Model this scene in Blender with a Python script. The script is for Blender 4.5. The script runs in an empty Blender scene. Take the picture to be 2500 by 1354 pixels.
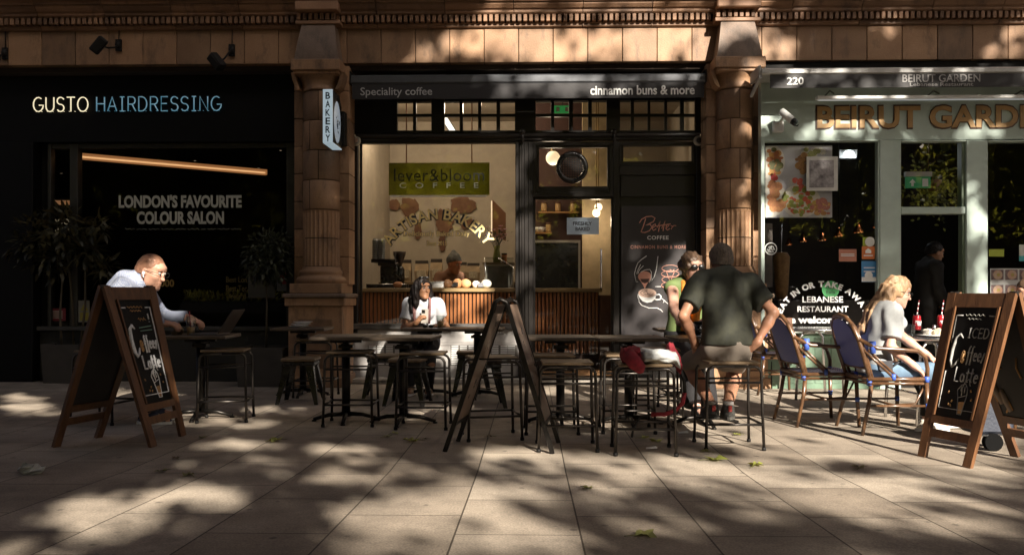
import bpy, math, random
import numpy as np
from mathutils import Vector, Matrix

random.seed(7)
RNG = np.random.default_rng(7)
SC = bpy.context.scene
COL = SC.collection
R = math.radians

# ------------------------------------------------------------------ camera
CAM_H = 1.05            # eye height of the sitting photographer
FPX = 2050.0            # focal length in photo pixels (2500 wide)
YH, CX = 721.0, 1250.0  # horizon row, centre column of the photo
YAW = 0.0227
CY_, SY_ = math.cos(YAW), math.sin(YAW)
cam_d = bpy.data.cameras.new("camera")
cam_d.sensor_width = 36.0
cam_d.lens = 36.0 * FPX / 2500.0
cam_d.shift_y = (YH - 677.0) / 2500.0
cam_d.clip_start = 0.05
cam_d.clip_end = 800.0
cam = bpy.data.objects.new("camera", cam_d)
cam.location = (0, 0, CAM_H)
cam.rotation_euler = (R(90), 0, YAW)
COL.objects.link(cam)
SC.camera = cam

# ------------------------------------------------------------------ sky, sun, exposure
SUN_EL, SUN_AZ = R(29.0), math.atan2(0.40, -0.92)
SUN = Vector((math.cos(SUN_EL) * math.sin(SUN_AZ), math.cos(SUN_EL) * math.cos(SUN_AZ), math.sin(SUN_EL)))
w = bpy.data.worlds.new("World")
SC.world = w
w.use_nodes = True
nt = w.node_tree
bg = nt.nodes["Background"]
sky = nt.nodes.new("ShaderNodeTexSky")
sky.sky_type = 'NISHITA'
sky.sun_disc = False
sky.sun_elevation = SUN_EL
sky.sun_rotation = SUN_AZ
sky.air_density = 0.3
sky.dust_density = 8.0
sky.ozone_density = 0.0
nt.links.new(sky.outputs[0], bg.inputs[0])
bg.inputs[1].default_value = 0.05
sl = bpy.data.lights.new("sun", 'SUN')
sl.energy = 5.0
sl.angle = R(0.53)
sl.color = (1.0, 0.91, 0.79)
so = bpy.data.objects.new("sun", sl)
so.rotation_euler = SUN.to_track_quat('Z', 'Y').to_euler()
so.location = (6, -14, 12)
COL.objects.link(so)
vs = SC.view_settings
vs.view_transform = 'Standard'
vs.look = 'None'
vs.exposure = 1.63
vs.gamma = 1.0
SC.cycles.max_bounces = 8
SC.cycles.transparent_max_bounces = 12
SC.cycles.sample_clamp_indirect = 4.0
SC.cycles.caustics_reflective = False
SC.cycles.caustics_refractive = False

# ------------------------------------------------------------------ photo pixel -> place
def FP(px, py, Y):
    """point of the vertical plane y=Y seen at a photo pixel -> (x, z)"""
    u = (px - CX) / FPX; v = (YH - py) / FPX
    t = Y / (u * SY_ + CY_)
    return (u * CY_ - SY_) * t, CAM_H + v * t

def GP(px, py, z=0.0):
    """point at height z seen at a photo pixel -> (x, y)"""
    u = (px - CX) / FPX; v = (YH - py) / FPX
    d = (z - CAM_H) / v
    return d * (u * CY_ - SY_), d * (u * SY_ + CY_)

def DP(px, d):
    """ground x, y at photo column px and depth d"""
    u = (px - CX) / FPX
    return d * (u * CY_ - SY_), d * (u * SY_ + CY_)

# ------------------------------------------------------------------ tags
def tag(o, label=None, cat=None, group=None, kind=None):
    if label: o["label"] = label
    if cat: o["category"] = cat
    if group: o["group"] = group
    if kind: o["kind"] = kind
    return o

def thing(name, label, cat, loc=(0, 0, 0), rz=0.0, group=None):
    o = bpy.data.objects.new(name, None)
    o.empty_display_size = 0.1
    o.location = loc
    o.rotation_euler = (0, 0, rz)
    COL.objects.link(o)
    return tag(o, label, cat, group)

def wloc(o):
    v = Vector((0, 0, 0))
    while o is not None:
        v += Vector(o.location); o = o.parent
    return v

def copy_tree(o, parent=None, loc=None, rz=None, label=None, group=None):
    c = o.copy()
    COL.objects.link(c)
    if parent is not None: c.parent = parent
    if loc is not None: c.location = loc
    if rz is not None: c.rotation_euler = (0, 0, rz)
    if label: c["label"] = label
    if group: c["group"] = group
    for ch in list(o.children):
        copy_tree(ch, c)
    return c

# ------------------------------------------------------------------ mesh builder
def frame_of(d):
    d = Vector(d).normalized()
    up = Vector((0, 0, 1)) if abs(d.z) < 0.95 else Vector((1, 0, 0))
    a = d.cross(up).normalized()
    return a, a.cross(d).normalized()

class MB:
    def __init__(s):
        s.V = []; s.F = []; s.S = []
    def add(s, verts, faces, smooth=False, M=None):
        o = len(s.V)
        if M is not None: verts = [M @ Vector(v) for v in verts]
        s.V.extend(tuple(v) for v in verts)
        for f in faces:
            s.F.append(tuple(i + o for i in f)); s.S.append(smooth)
        return s
    def box(s, x0, x1, y0, y1, z0, z1, M=None):
        if x0 > x1: x0, x1 = x1, x0
        if y0 > y1: y0, y1 = y1, y0
        if z0 > z1: z0, z1 = z1, z0
        v = [(x0, y0, z0), (x1, y0, z0), (x1, y1, z0), (x0, y1, z0), (x0, y0, z1), (x1, y0, z1), (x1, y1, z1), (x0, y1, z1)]
        f = [(0, 3, 2, 1), (4, 5, 6, 7), (0, 1, 5, 4), (1, 2, 6, 5), (2, 3, 7, 6), (3, 0, 4, 7)]
        return s.add(v, f, False, M)
    def cbox(s, x0, x1, y0, y1, z0, z1, c=0.004, M=None):
        """box with chamfered edges"""
        xs, ys, zs = (x0, x1), (y0, y1), (z0, z1)
        v = []; idx = {}
        for i in (0, 1):
            for j in (0, 1):
                for k in (0, 1):
                    p = (xs[i], ys[j], zs[k]); sg = (1 if i == 0 else -1, 1 if j == 0 else -1, 1 if k == 0 else -1)
                    for a in range(3):
                        q = [p[n] + (sg[n] * c if n != a else 0) for n in range(3)]
                        idx[(i, j, k, a)] = len(v); v.append(tuple(q))
        f = []
        def g(i, j, k, a): return idx[(i, j, k, a)]
        for b in (0, 1):
            q = [g(b, 0, 0, 0), g(b, 1, 0, 0), g(b, 1, 1, 0), g(b, 0, 1, 0)]; f.append(q if b else q[::-1])
            q = [g(0, b, 0, 1), g(0, b, 1, 1), g(1, b, 1, 1), g(1, b, 0, 1)]; f.append(q if b else q[::-1])
            q = [g(0, 0, b, 2), g(1, 0, b, 2), g(1, 1, b, 2), g(0, 1, b, 2)]; f.append(q if b else q[::-1])
        for i in (0, 1):
            for j in (0, 1):
                q = [g(i, j, 0, 0), g(i, j, 1, 0), g(i, j, 1, 1), g(i, j, 0, 1)]; f.append(q if i == j else q[::-1])
                q = [g(i, 0, j, 0), g(i, 0, j, 2), g(i, 1, j, 2), g(i, 1, j, 0)]; f.append(q if i == j else q[::-1])
                q = [g(0, i, j, 1), g(1, i, j, 1), g(1, i, j, 2), g(0, i, j, 2)]; f.append(q if i == j else q[::-1])
                for k in (0, 1):
                    q = [g(i, j, k, 0), g(i, j, k, 1), g(i, j, k, 2)]; f.append(q if (i + j + k) % 2 else q[::-1])
        return s.add(v, f, False, M)
    def bar(s, a, b, wa, wb=None, up=None):
        """square bar from a to b, section wa x wb"""
        a = Vector(a); b = Vector(b); wb = wb or wa
        d = (b - a).normalized()
        if up is None: p, q = frame_of(d)
        else:
            q = (Vector(up) - d * Vector(up).dot(d)).normalized(); p = d.cross(q)
        v = []
        for c in (a, b):
            for sx, sy in ((-1, -1), (1, -1), (1, 1), (-1, 1)):
                v.append(c + p * sx * wa / 2 + q * sy * wb / 2)
        return s.add(v, [(3, 2, 1, 0), (4, 5, 6, 7), (0, 1, 5, 4), (1, 2, 6, 5), (2, 3, 7, 6), (3, 0, 4, 7)])
    def tube(s, pts, r, n=8, cap=True, closed=False):
        pts = [Vector(p) for p in pts]
        m = len(pts)
        rr = list(r) if hasattr(r, '__len__') else [r] * m
        rings = []; q = None
        for i in range(m):
            if closed: d = pts[(i + 1) % m] - pts[i - 1]
            elif i == 0: d = pts[1] - pts[0]
            elif i == m - 1: d = pts[-1] - pts[-2]
            else: d = (pts[i + 1] - pts[i]).normalized() + (pts[i] - pts[i - 1]).normalized()
            if d.length < 1e-9: d = Vector((0, 0, 1))
            d.normalize()
            if q is None: p, q = frame_of(d)
            else:
                q = q - d * q.dot(d)
                if q.length < 1e-6: p, q = frame_of(d)
                q.normalize(); p = d.cross(q)
            p = d.cross(q)
            rings.append([pts[i] + (p * math.cos(2 * math.pi * k / n) + q * math.sin(2 * math.pi * k / n)) * rr[i] for k in range(n)])
        v = [p for ring in rings for p in ring]
        f = []
        for i in range(m if closed else m - 1):
            j = (i + 1) % m
            for k in range(n):
                l = (k + 1) % n
                f.append((i * n + k, i * n + l, j * n + l, j * n + k))
        s.add(v, f, True)
        if cap and not closed:
            o = len(s.V) - len(v)
            s.F.append(tuple(o + k for k in range(n))[::-1]); s.S.append(False)
            s.F.append(tuple(o + (m - 1) * n + k for k in range(n))); s.S.append(False)
        return s
    def lathe(s, prof, n=24, c=(0, 0, 0), a0=0.0, a1=2 * math.pi, M=None, smooth=True):
        full = abs(a1 - a0 - 2 * math.pi) < 1e-6
        k = n if full else n + 1
        v = []
        for r, z in prof:
            for i in range(k):
                a = a0 + (a1 - a0) * i / n
                v.append((c[0] + r * math.cos(a), c[1] + r * math.sin(a), c[2] + z))
        f = []
        for j in range(len(prof) - 1):
            for i in range(n):
                l = (i + 1) % k
                f.append((j * k + i, j * k + l, (j + 1) * k + l, (j + 1) * k + i))
        return s.add(v, f, smooth, M)
    def ell(s, c, r, nu=14, nv=9, M=None):
        v = [(c[0], c[1], c[2] - r[2])]
        for j in range(1, nv):
            t = -math.pi / 2 + math.pi * j / nv
            for i in range(nu):
                a = 2 * math.pi * i / nu
                v.append((c[0] + r[0] * math.cos(t) * math.cos(a), c[1] + r[1] * math.cos(t) * math.sin(a), c[2] + r[2] * math.sin(t)))
        v.append((c[0], c[1], c[2] + r[2]))
        f = [(0, 1 + (i + 1) % nu, 1 + i) for i in range(nu)]
        for j in range(nv - 2):
            for i in range(nu):
                l = (i + 1) % nu
                f.append((1 + j * nu + i, 1 + j * nu + l, 1 + (j + 1) * nu + l, 1 + (j + 1) * nu + i))
        t = len(v) - 1; o = 1 + (nv - 2) * nu
        f += [(o + i, o + (i + 1) % nu, t) for i in range(nu)]
        return s.add(v, f, True, M)
    def plate(s, poly, y, depth):
        """flat outline [(x, z)...] facing -y, its front at y, with thickness"""
        n = len(poly)
        v = [(p[0], y, p[1]) for p in poly] + [(p[0], y + depth, p[1]) for p in poly]
        ar = sum(poly[i][0] * poly[(i + 1) % n][1] - poly[(i + 1) % n][0] * poly[i][1] for i in range(n))
        f = [tuple(range(n)) if ar > 0 else tuple(range(n))[::-1]]
        f.append(tuple(n + i for i in f[0][::-1]))
        for i in range(n):
            j = (i + 1) % n
            q = (i, n + i, n + j, j)
            f.append(q if ar > 0 else q[::-1])
        return s.add(v, f)
    def disc(s, x, z, r, y, depth, n=20, rz=None):
        return s.plate([(x + r * math.cos(2 * math.pi * i / n), z + (rz or r) * math.sin(2 * math.pi * i / n)) for i in range(n)], y, depth)
    def build(s, name, mat, parent=None, local=False):
        me = bpy.data.meshes.new(name)
        off = Vector((0, 0, 0)) if (local or parent is None) else wloc(parent)
        V = [(v[0] - off.x, v[1] - off.y, v[2] - off.z) for v in s.V]
        me.from_pydata(V, [], s.F)
        me.polygons.foreach_set("use_smooth", s.S)
        me.materials.append(mat)
        me.update()
        o = bpy.data.objects.new(name, me)
        COL.objects.link(o)
        if parent is not None: o.parent = parent
        return o

# ------------------------------------------------------------------ lettering
_tc = {}
def text_raw(body, bold=0.0, space=1.0):
    key = (body, bold, space)
    if key in _tc: return _tc[key]
    cu = bpy.data.curves.new("lettering", 'FONT')
    cu.body = body; cu.size = 1.0; cu.offset = bold; cu.space_character = space
    cu.resolution_u = 3; cu.extrude = 0.5; cu.fill_mode = 'BOTH'
    ob = bpy.data.objects.new("lettering", cu)
    COL.objects.link(ob)
    dg = bpy.context.evaluated_depsgraph_get()
    me = bpy.data.meshes.new_from_object(ob.evaluated_get(dg))
    v = np.array([tuple(p.co) for p in me.vertices]) if len(me.vertices) else np.zeros((0, 3))
    f = [tuple(p.vertices) for p in me.polygons]
    bpy.data.objects.remove(ob); bpy.data.curves.remove(cu); bpy.data.meshes.remove(me)
    _tc[key] = (v, f)
    return _tc[key]

def text_fit(mb, body, x0, x1, z0, z1, y, depth=0.004, bold=0.0, space=1.0):
    """lettering stretched to fill x0..x1, z0..z1 facing -y, its front at y"""
    v, f = text_raw(body, bold, space)
    lo, hi = v.min(0), v.max(0)
    X = x0 + (v[:, 0] - lo[0]) / (hi[0] - lo[0]) * (x1 - x0)
    Z = z0 + (v[:, 1] - lo[1]) / (hi[1] - lo[1]) * (z1 - z0)
    Yv = y + depth * (0.5 - (v[:, 2] - lo[2]) / max(hi[2] - lo[2], 1e-9)) + depth * 0.5
    mb.add(list(zip(X, Yv, Z)), f)

def ptext(mb, body, px0, py0, px1, py1, Y, depth=0.004, bold=0.0, space=1.0):
    x0, z1 = FP(px0, py0, Y); x1, z0 = FP(px1, py1, Y)
    text_fit(mb, body, x0, x1, z0, z1, Y - depth, depth, bold, space)

def arc_text(mb, body, cx, cz, rad, a0, a1, h, y, depth=0.004, bold=0.0, wide=1.0):
    """letters standing on an arc, angles from a0 to a1 (degrees, 90 = top)"""
    adv = []
    for ch in body:
        if ch == ' ': adv.append(0.42)
        else:
            v, f = text_raw(ch, bold); adv.append((v[:, 0].max() - v[:, 0].min()) + 0.12)
    tot = sum(adv); p = 0.0
    capv, _ = text_raw("H", bold); ch_ = capv[:, 1].max() - capv[:, 1].min()
    sc = h / ch_
    for ch, a in zip(body, adv):
        if ch != ' ':
            v, f = text_raw(ch, bold)
            th = R(a0 + (a1 - a0) * (p + a / 2) / tot)
            lx = (v[:, 0] - (v[:, 0].min() + v[:, 0].max()) / 2) * sc * wide
            lz = v[:, 1] * sc
            tx, tz = math.sin(th), -math.cos(th)
            nx, nz = math.cos(th), math.sin(th)
            X = cx + nx * (rad + lz) + tx * lx
            Z = cz + nz * (rad + lz) + tz * lx
            Yv = y + depth * (0.5 - v[:, 2])
            mb.add(list(zip(X, Yv, Z)), f)
        p += a

def strokes(mb, lines, fn, r, n=5):
    """hand drawn lines: fn maps drawing (x, y) to a point"""
    for ln in lines:
        mb.tube([fn(*p) for p in ln], r, n)

def arcpts(cx, cy, rx, ry, a0, a1, n=10):
    return [(cx + rx * math.cos(R(a0 + (a1 - a0) * i / n)), cy + ry * math.sin(R(a0 + (a1 - a0) * i / n))) for i in range(n + 1)]

# stroke alphabet for neon and chalk, in a box 0..w x 0..1
LET = {
 'G': (0.86, [arcpts(.45, .5, .42, .5, 55, 330) + [(.86, .45), (.5, .45)]]),
 'U': (0.74, [[(.04, 1), (.04, .35)] + arcpts(.37, .35, .33, .35, 180, 360) + [(.70, 1)]]),
 'S': (0.66, [[(.60, .86)] + arcpts(.33, .75, .28, .25, 50, 250, 8) + arcpts(.33, .25, .29, .25, 70, -150, 8)]),
 'T': (0.70, [[(.02, 1), (.68, 1)], [(.35, 1), (.35, 0)]]),
 'O': (0.92, [arcpts(.46, .5, .43, .5, 0, 360, 18)]),
 'H': (0.76, [[(.05, 0), (.05, 1)], [(.70, 0), (.70, 1)], [(.05, .52), (.70, .52)]]),
 'A': (0.78, [[(.02, 0), (.39, 1), (.76, 0)], [(.15, .34), (.63, .34)]]),
 'I': (0.50, [[(.25, 0), (.25, 1)], [(.08, 1), (.42, 1)], [(.08, 0), (.42, 0)]]),
 'R': (0.70, [[(.06, 0), (.06, 1), (.36, 1)] + arcpts(.38, .74, .26, .26, 90, -90, 8) + [(.06, .48)], [(.38, .48), (.68, 0)]]),
 'D': (0.78, [[(.06, 0), (.06, 1), (.30, 1)] + arcpts(.30, .5, .42, .5, 90, -90, 10) + [(.06, 0)]]),
 'E': (0.64, [[(.60, 1), (.06, 1), (.06, 0), (.60, 0)], [(.06, .52), (.52, .52)]]),
 'N': (0.78, [[(.06, 0), (.06, 1), (.70, 0), (.70, 1)]]),
 'C': (0.80, [arcpts(.46, .5, .42, .5, 50, 310, 12)]),
 'L': (0.60, [[(.06, 1), (.06, 0), (.56, 0)]]),
 'a': (0.52, [arcpts(.24, .27, .2, .27, 0, 360, 10), [(.44, .52), (.46, 0)]]),
 'c': (0.46, [arcpts(.24, .27, .2, .27, 50, 310, 8)]),
 'e': (0.50, [[(.05, .28), (.44, .32)] + arcpts(.25, .28, .2, .27, 15, 320, 10)]),
 'f': (0.36, [[(.36, .95), (.26, 1), (.17, .85), (.15, -.3)], [(.0, .55), (.34, .58)]]),
 't': (0.38, [[(.18, .95), (.16, .1), (.30, 0)], [(.0, .62), (.38, .66)]]),
 'o': (0.50, [arcpts(.25, .27, .21, .27, 0, 360, 10)]),
 'r': (0.36, [[(.05, .5), (.06, 0)], [(.06, .36), (.2, .5), (.34, .46)]]),
 '!': (0.20, [[(.1, 1), (.1, .3)], [(.1, .06), (.1, 0)]]),
 '/': (0.3, [[(.0, -.1), (.28, .6)]]),
 ' ': (0.40, []),
}
def stroke_text(mb, body, fn, x0, y0, h, r, space=0.16, n=5, wide=1.0, jit=0.0):
    x = x0
    for ch in body:
        wd, ls = LET[ch]
        jy = random.uniform(-jit, jit) * h
        for ln in ls:
            mb.tube([fn(x + p[0] * h * wide, y0 + jy + p[1] * h) for p in ln], r, n)
        x += (wd * wide + space) * h
    return x
# ------------------------------------------------------------------ materials
def _new(name):
    m = bpy.data.materials.new(name); m.use_nodes = True
    n = m.node_tree.nodes; return m, n, m.node_tree.links, n["Principled BSDF"]

def mat(name, col, rough=0.6, metal=0.0, var=0.18, scale=6.0, bump=0.0, bscale=60.0, stretch=(1, 1, 1), spec=0.5, col2=None, rvar=0.12, sheen=0.0, coat=0.0):
    m, n, l, b = _new(name)
    tc = n.new("ShaderNodeTexCoord"); mp = n.new("ShaderNodeMapping")
    mp.inputs['Scale'].default_value = stretch
    l.new(tc.outputs['Object'], mp.inputs[0])
    no = n.new("ShaderNodeTexNoise"); no.inputs['Scale'].default_value = scale; no.inputs['Detail'].default_value = 6; no.inputs['Roughness'].default_value = 0.65
    l.new(mp.outputs[0], no.inputs[0])
    rp = n.new("ShaderNodeValToRGB")
    c2 = col2 or tuple(min(1, c * (1 + var)) for c in col)
    c1 = tuple(c * (1 - var) for c in col) if col2 is None else col
    rp.color_ramp.elements[0].color = (*c1, 1); rp.color_ramp.elements[0].position = 0.32
    rp.color_ramp.elements[1].color = (*c2, 1); rp.color_ramp.elements[1].position = 0.68
    l.new(no.outputs[0], rp.inputs[0]); l.new(rp.outputs[0], b.inputs['Base Color'])
    mr = n.new("ShaderNodeMapRange"); mr.inputs[3].default_value = max(0.02, rough - rvar); mr.inputs[4].default_value = min(1, rough + rvar)
    l.new(no.outputs[0], mr.inputs[0]); l.new(mr.outputs[0], b.inputs['Roughness'])
    b.inputs['Metallic'].default_value = metal
    b.inputs['Specular IOR Level'].default_value = spec
    if coat: b.inputs['Coat Weight'].default_value = coat; b.inputs['Coat Roughness'].default_value = 0.15
    if sheen: b.inputs['Sheen Weight'].default_value = sheen
    if bump:
        n2 = n.new("ShaderNodeTexNoise"); n2.inputs['Scale'].default_value = bscale; n2.inputs['Detail'].default_value = 5
        l.new(mp.outputs[0], n2.inputs[0])
        bp = n.new("ShaderNodeBump"); bp.inputs['Strength'].default_value = bump; bp.inputs['Distance'].default_value = 0.01
        l.new(n2.outputs[0], bp.inputs['Height']); l.new(bp.outputs[0], b.inputs['Normal'])
    return m

def stone_mat(name, c_lo, c_hi, soot):
    m, n, l, b = _new(name)
    tc = n.new("ShaderNodeTexCoord")
    a = n.new("ShaderNodeTexNoise"); a.inputs['Scale'].default_value = 2.2; a.inputs['Detail'].default_value = 8; a.inputs['Roughness'].default_value = 0.62
    f = n.new("ShaderNodeTexNoise"); f.inputs['Scale'].default_value = 75; f.inputs['Detail'].default_value = 4
    s_ = n.new("ShaderNodeTexNoise"); s_.inputs['Scale'].default_value = 5.5; s_.inputs['Detail'].default_value = 7; s_.inputs['Roughness'].default_value = 0.7
    mp = n.new("ShaderNodeMapping"); mp.inputs['Scale'].default_value = (1, 1, 0.35)
    l.new(tc.outputs['Object'], a.inputs[0]); l.new(tc.outputs['Object'], f.inputs[0]); l.new(tc.outputs['Object'], mp.inputs[0]); l.new(mp.outputs[0], s_.inputs[0])
    r1 = n.new("ShaderNodeValToRGB"); r1.color_ramp.elements[0].color = (*c_lo, 1); r1.color_ramp.elements[0].position = .3
    r1.color_ramp.elements[1].color = (*c_hi, 1); r1.color_ramp.elements[1].position = .7
    l.new(a.outputs[0], r1.inputs[0])
    # every block its own tint: island random
    geo = n.new("ShaderNodeNewGeometry")
    hv = n.new("ShaderNodeHueSaturation")
    mv = n.new("ShaderNodeMapRange"); mv.inputs[3].default_value = 0.62; mv.inputs[4].default_value = 1.25
    l.new(geo.outputs['Random Per Island'], mv.inputs[0]); l.new(mv.outputs[0], hv.inputs['Value']); l.new(r1.outputs[0], hv.inputs['Color'])
    r2 = n.new("ShaderNodeValToRGB"); r2.color_ramp.elements[0].position = .52; r2.color_ramp.elements[1].position = .70
    r2.color_ramp.elements[0].color = (0, 0, 0, 1); r2.color_ramp.elements[1].color = (.75, .75, .75, 1)
    l.new(s_.outputs[0], r2.inputs[0])
    mx = n.new("ShaderNodeMix"); mx.data_type = 'RGBA'
    l.new(r2.outputs[0], mx.inputs[0]); l.new(hv.outputs[0], mx.inputs[6]); mx.inputs[7].default_value = (*soot, 1)
    m2 = n.new("ShaderNodeMix"); m2.data_type = 'RGBA'; m2.blend_type = 'MULTIPLY'; m2.inputs[0].default_value = .35
    l.new(mx.outputs[2], m2.inputs[6]); l.new(f.outputs[0], m2.inputs[7])
    l.new(m2.outputs[2], b.inputs['Base Color'])
    b.inputs['Roughness'].default_value = .62
    bp = n.new("ShaderNodeBump"); bp.inputs['Strength'].default_value = .35; bp.inputs['Distance'].default_value = .008
    l.new(f.outputs[0], bp.inputs['Height']); l.new(bp.outputs[0], b.inputs['Normal'])
    return m

def wood_mat(name, c1, c2, rough=.5, axis=2, scale=14, wear=None):
    st = [5, 5, 5]; st[axis] = .35
    m = mat(name, c1, rough, col2=c2, scale=scale / 3, stretch=tuple(st), bump=.15, bscale=30)
    return m

def emis(name, col, strength, base=(0.8, 0.8, 0.8)):
    m, n, l, b = _new(name)
    b.inputs['Base Color'].default_value = (*base, 1)
    b.inputs['Emission Color'].default_value = (*col, 1); b.inputs['Emission Strength'].default_value = strength
    return m

def glass_mat(name, refl=1.0, tint=(1, 1, 1), rough=0.0):
    m = bpy.data.materials.new(name); m.use_nodes = True
    n = m.node_tree.nodes; l = m.node_tree.links; n.clear()
    out = n.new("ShaderNodeOutputMaterial"); mx = n.new("ShaderNodeMixShader")
    tr = n.new("ShaderNodeBsdfTransparent"); gl = n.new("ShaderNodeBsdfGlossy"); fr = n.new("ShaderNodeLayerWeight"); pw = n.new("ShaderNodeMath"); pw.operation = 'POWER'; pw.inputs[1].default_value = 5; ad = n.new("ShaderNodeMath"); ad.operation = 'MULTIPLY_ADD'; ad.inputs[1].default_value = .9; ad.inputs[2].default_value = .045
    tr.inputs[0].default_value = (*tint, 1); gl.inputs['Roughness'].default_value = rough
    mu = n.new("ShaderNodeMath"); mu.operation = 'MULTIPLY'; mu.inputs[1].default_value = refl; mu.use_clamp = True
    nb = n.new("ShaderNodeTexNoise"); nb.inputs['Scale'].default_value = 1.3
    bp = n.new("ShaderNodeBump"); bp.inputs['Strength'].default_value = .03; bp.inputs['Distance'].default_value = .05
    tc = n.new("ShaderNodeTexCoord"); l.new(tc.outputs['Object'], nb.inputs[0]); l.new(nb.outputs[0], bp.inputs['Height']); l.new(bp.outputs[0], gl.inputs['Normal'])
    l.new(fr.outputs['Facing'], pw.inputs[0]); l.new(pw.outputs[0], ad.inputs[0]); l.new(ad.outputs[0], mu.inputs[0]); l.new(mu.outputs[0], mx.inputs[0]); l.new(tr.outputs[0], mx.inputs[1]); l.new(gl.outputs[0], mx.inputs[2]); l.new(mx.outputs[0], out.inputs[0])
    return m

def leaf_mat(name, c1, c2, trans=0.5, scale=3.0):
    m = bpy.data.materials.new(name); m.use_nodes = True
    n = m.node_tree.nodes; l = m.node_tree.links; b = n["Principled BSDF"]; out = n["Material Output"]
    geo = n.new("ShaderNodeNewGeometry"); rp = n.new("ShaderNodeValToRGB")
    rp.color_ramp.elements[0].color = (*c1, 1); rp.color_ramp.elements[1].color = (*c2, 1)
    l.new(geo.outputs['Random Per Island'], rp.inputs[0]); l.new(rp.outputs[0], b.inputs['Base Color'])
    b.inputs['Roughness'].default_value = .5
    if trans:
        t = n.new("ShaderNodeBsdfTranslucent"); mx = n.new("ShaderNodeMixShader"); mx.inputs[0].default_value = trans
        hs = n.new("ShaderNodeHueSaturation"); hs.inputs['Value'].default_value = 2.2; hs.inputs['Hue'].default_value = .47
        l.new(rp.outputs[0], hs.inputs['Color']); l.new(hs.outputs[0], t.inputs[0])
        l.new(b.outputs[0], mx.inputs[1]); l.new(t.outputs[0], mx.inputs[2]); l.new(mx.outputs[0], out.inputs[0])
    return m

def paving_mat():
    m, n, l, b = _new("paving_slabs")
    tc = n.new("ShaderNodeTexCoord"); sp = n.new("ShaderNodeSeparateXYZ"); cb = n.new("ShaderNodeCombineXYZ")
    l.new(tc.outputs['Object'], sp.inputs[0]); l.new(sp.outputs[1], cb.inputs[0])
    ad = n.new("ShaderNodeMath"); ad.operation = 'SUBTRACT'; ad.inputs[1].default_value = 0.2065
    l.new(sp.outputs[0], ad.inputs[0]); l.new(ad.outputs[0], cb.inputs[1])
    br = n.new("ShaderNodeTexBrick"); br.offset = .5; br.offset_frequency = 2
    br.inputs['Scale'].default_value = 1.0; br.inputs['Brick Width'].default_value = .70; br.inputs['Row Height'].default_value = .526
    br.inputs['Mortar Size'].default_value = .0045; br.inputs['Mortar Smooth'].default_value = .25; br.inputs['Bias'].default_value = 0.0
    br.inputs['Color1'].default_value = (.245, .20, .152, 1); br.inputs['Color2'].default_value = (.385, .325, .255, 1); br.inputs['Mortar'].default_value = (.06, .045, .03, 1)
    l.new(cb.outputs[0], br.inputs[0])
    a = n.new("ShaderNodeTexNoise"); a.inputs['Scale'].default_value = 1.7; a.inputs['Detail'].default_value = 9; a.inputs['Roughness'].default_value = .65
    g = n.new("ShaderNodeTexNoise"); g.inputs['Scale'].default_value = 110; g.inputs['Detail'].default_value = 3
    v = n.new("ShaderNodeTexVoronoi"); v.inputs['Scale'].default_value = 5.0
    for q in (a, g, v): l.new(tc.outputs['Object'], q.inputs[0])
    ra = n.new("ShaderNodeMapRange"); ra.inputs[1].default_value = .3; ra.inputs[2].default_value = .7; ra.inputs[3].default_value = .55; ra.inputs[4].default_value = 1.22
    l.new(a.outputs[0], ra.inputs[0])
    rg = n.new("ShaderNodeMapRange"); rg.inputs[1].default_value = .3; rg.inputs[2].default_value = .7; rg.inputs[3].default_value = .72; rg.inputs[4].default_value = 1.25
    l.new(g.outputs[0], rg.inputs[0])
    rv = n.new("ShaderNodeMapRange"); rv.inputs[1].default_value = .05; rv.inputs[2].default_value = .11; rv.inputs[3].default_value = .45; rv.inputs[4].default_value = 1.0   # gum spots
    l.new(v.outputs['Distance'], rv.inputs[0])
    st = n.new('ShaderNodeTexNoise'); st.inputs['Scale'].default_value = .95; st.inputs['Detail'].default_value = 11; st.inputs['Roughness'].default_value = .72; l.new(tc.outputs['Object'], st.inputs[0])
    rs = n.new('ShaderNodeMapRange'); rs.inputs[1].default_value = .54; rs.inputs[2].default_value = .66; rs.inputs[3].default_value = 1.0; rs.inputs[4].default_value = .68; l.new(st.outputs[0], rs.inputs[0])   # old spills
    m0 = n.new('ShaderNodeMath'); m0.operation = 'MULTIPLY'; l.new(ra.outputs[0], m0.inputs[0]); l.new(rs.outputs[0], m0.inputs[1])
    m1 = n.new("ShaderNodeMath"); m1.operation = 'MULTIPLY'; l.new(m0.outputs[0], m1.inputs[0]); l.new(rg.outputs[0], m1.inputs[1])
    m3 = n.new("ShaderNodeMath"); m3.operation = 'MULTIPLY'; l.new(m1.outputs[0], m3.inputs[0]); l.new(rv.outputs[0], m3.inputs[1])
    mx = n.new("ShaderNodeMix"); mx.data_type = 'RGBA'; mx.blend_type = 'MULTIPLY'; mx.inputs[0].default_value = 1
    l.new(br.outputs[0], mx.inputs[6]); l.new(m3.outputs[0], mx.inputs[7]); l.new(mx.outputs[2], b.inputs['Base Color'])
    b.inputs['Roughness'].default_value = .78
    bp = n.new("ShaderNodeBump"); bp.inputs['Strength'].default_value = .4; bp.inputs['Distance'].default_value = .006
    h = n.new("ShaderNodeMath"); h.operation = 'SUBTRACT'; l.new(g.outputs[0], h.inputs[0]); l.new(br.outputs['Fac'], h.inputs[1])
    l.new(h.outputs[0], bp.inputs['Height']); l.new(bp.outputs[0], b.inputs['Normal'])
    return m

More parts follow.
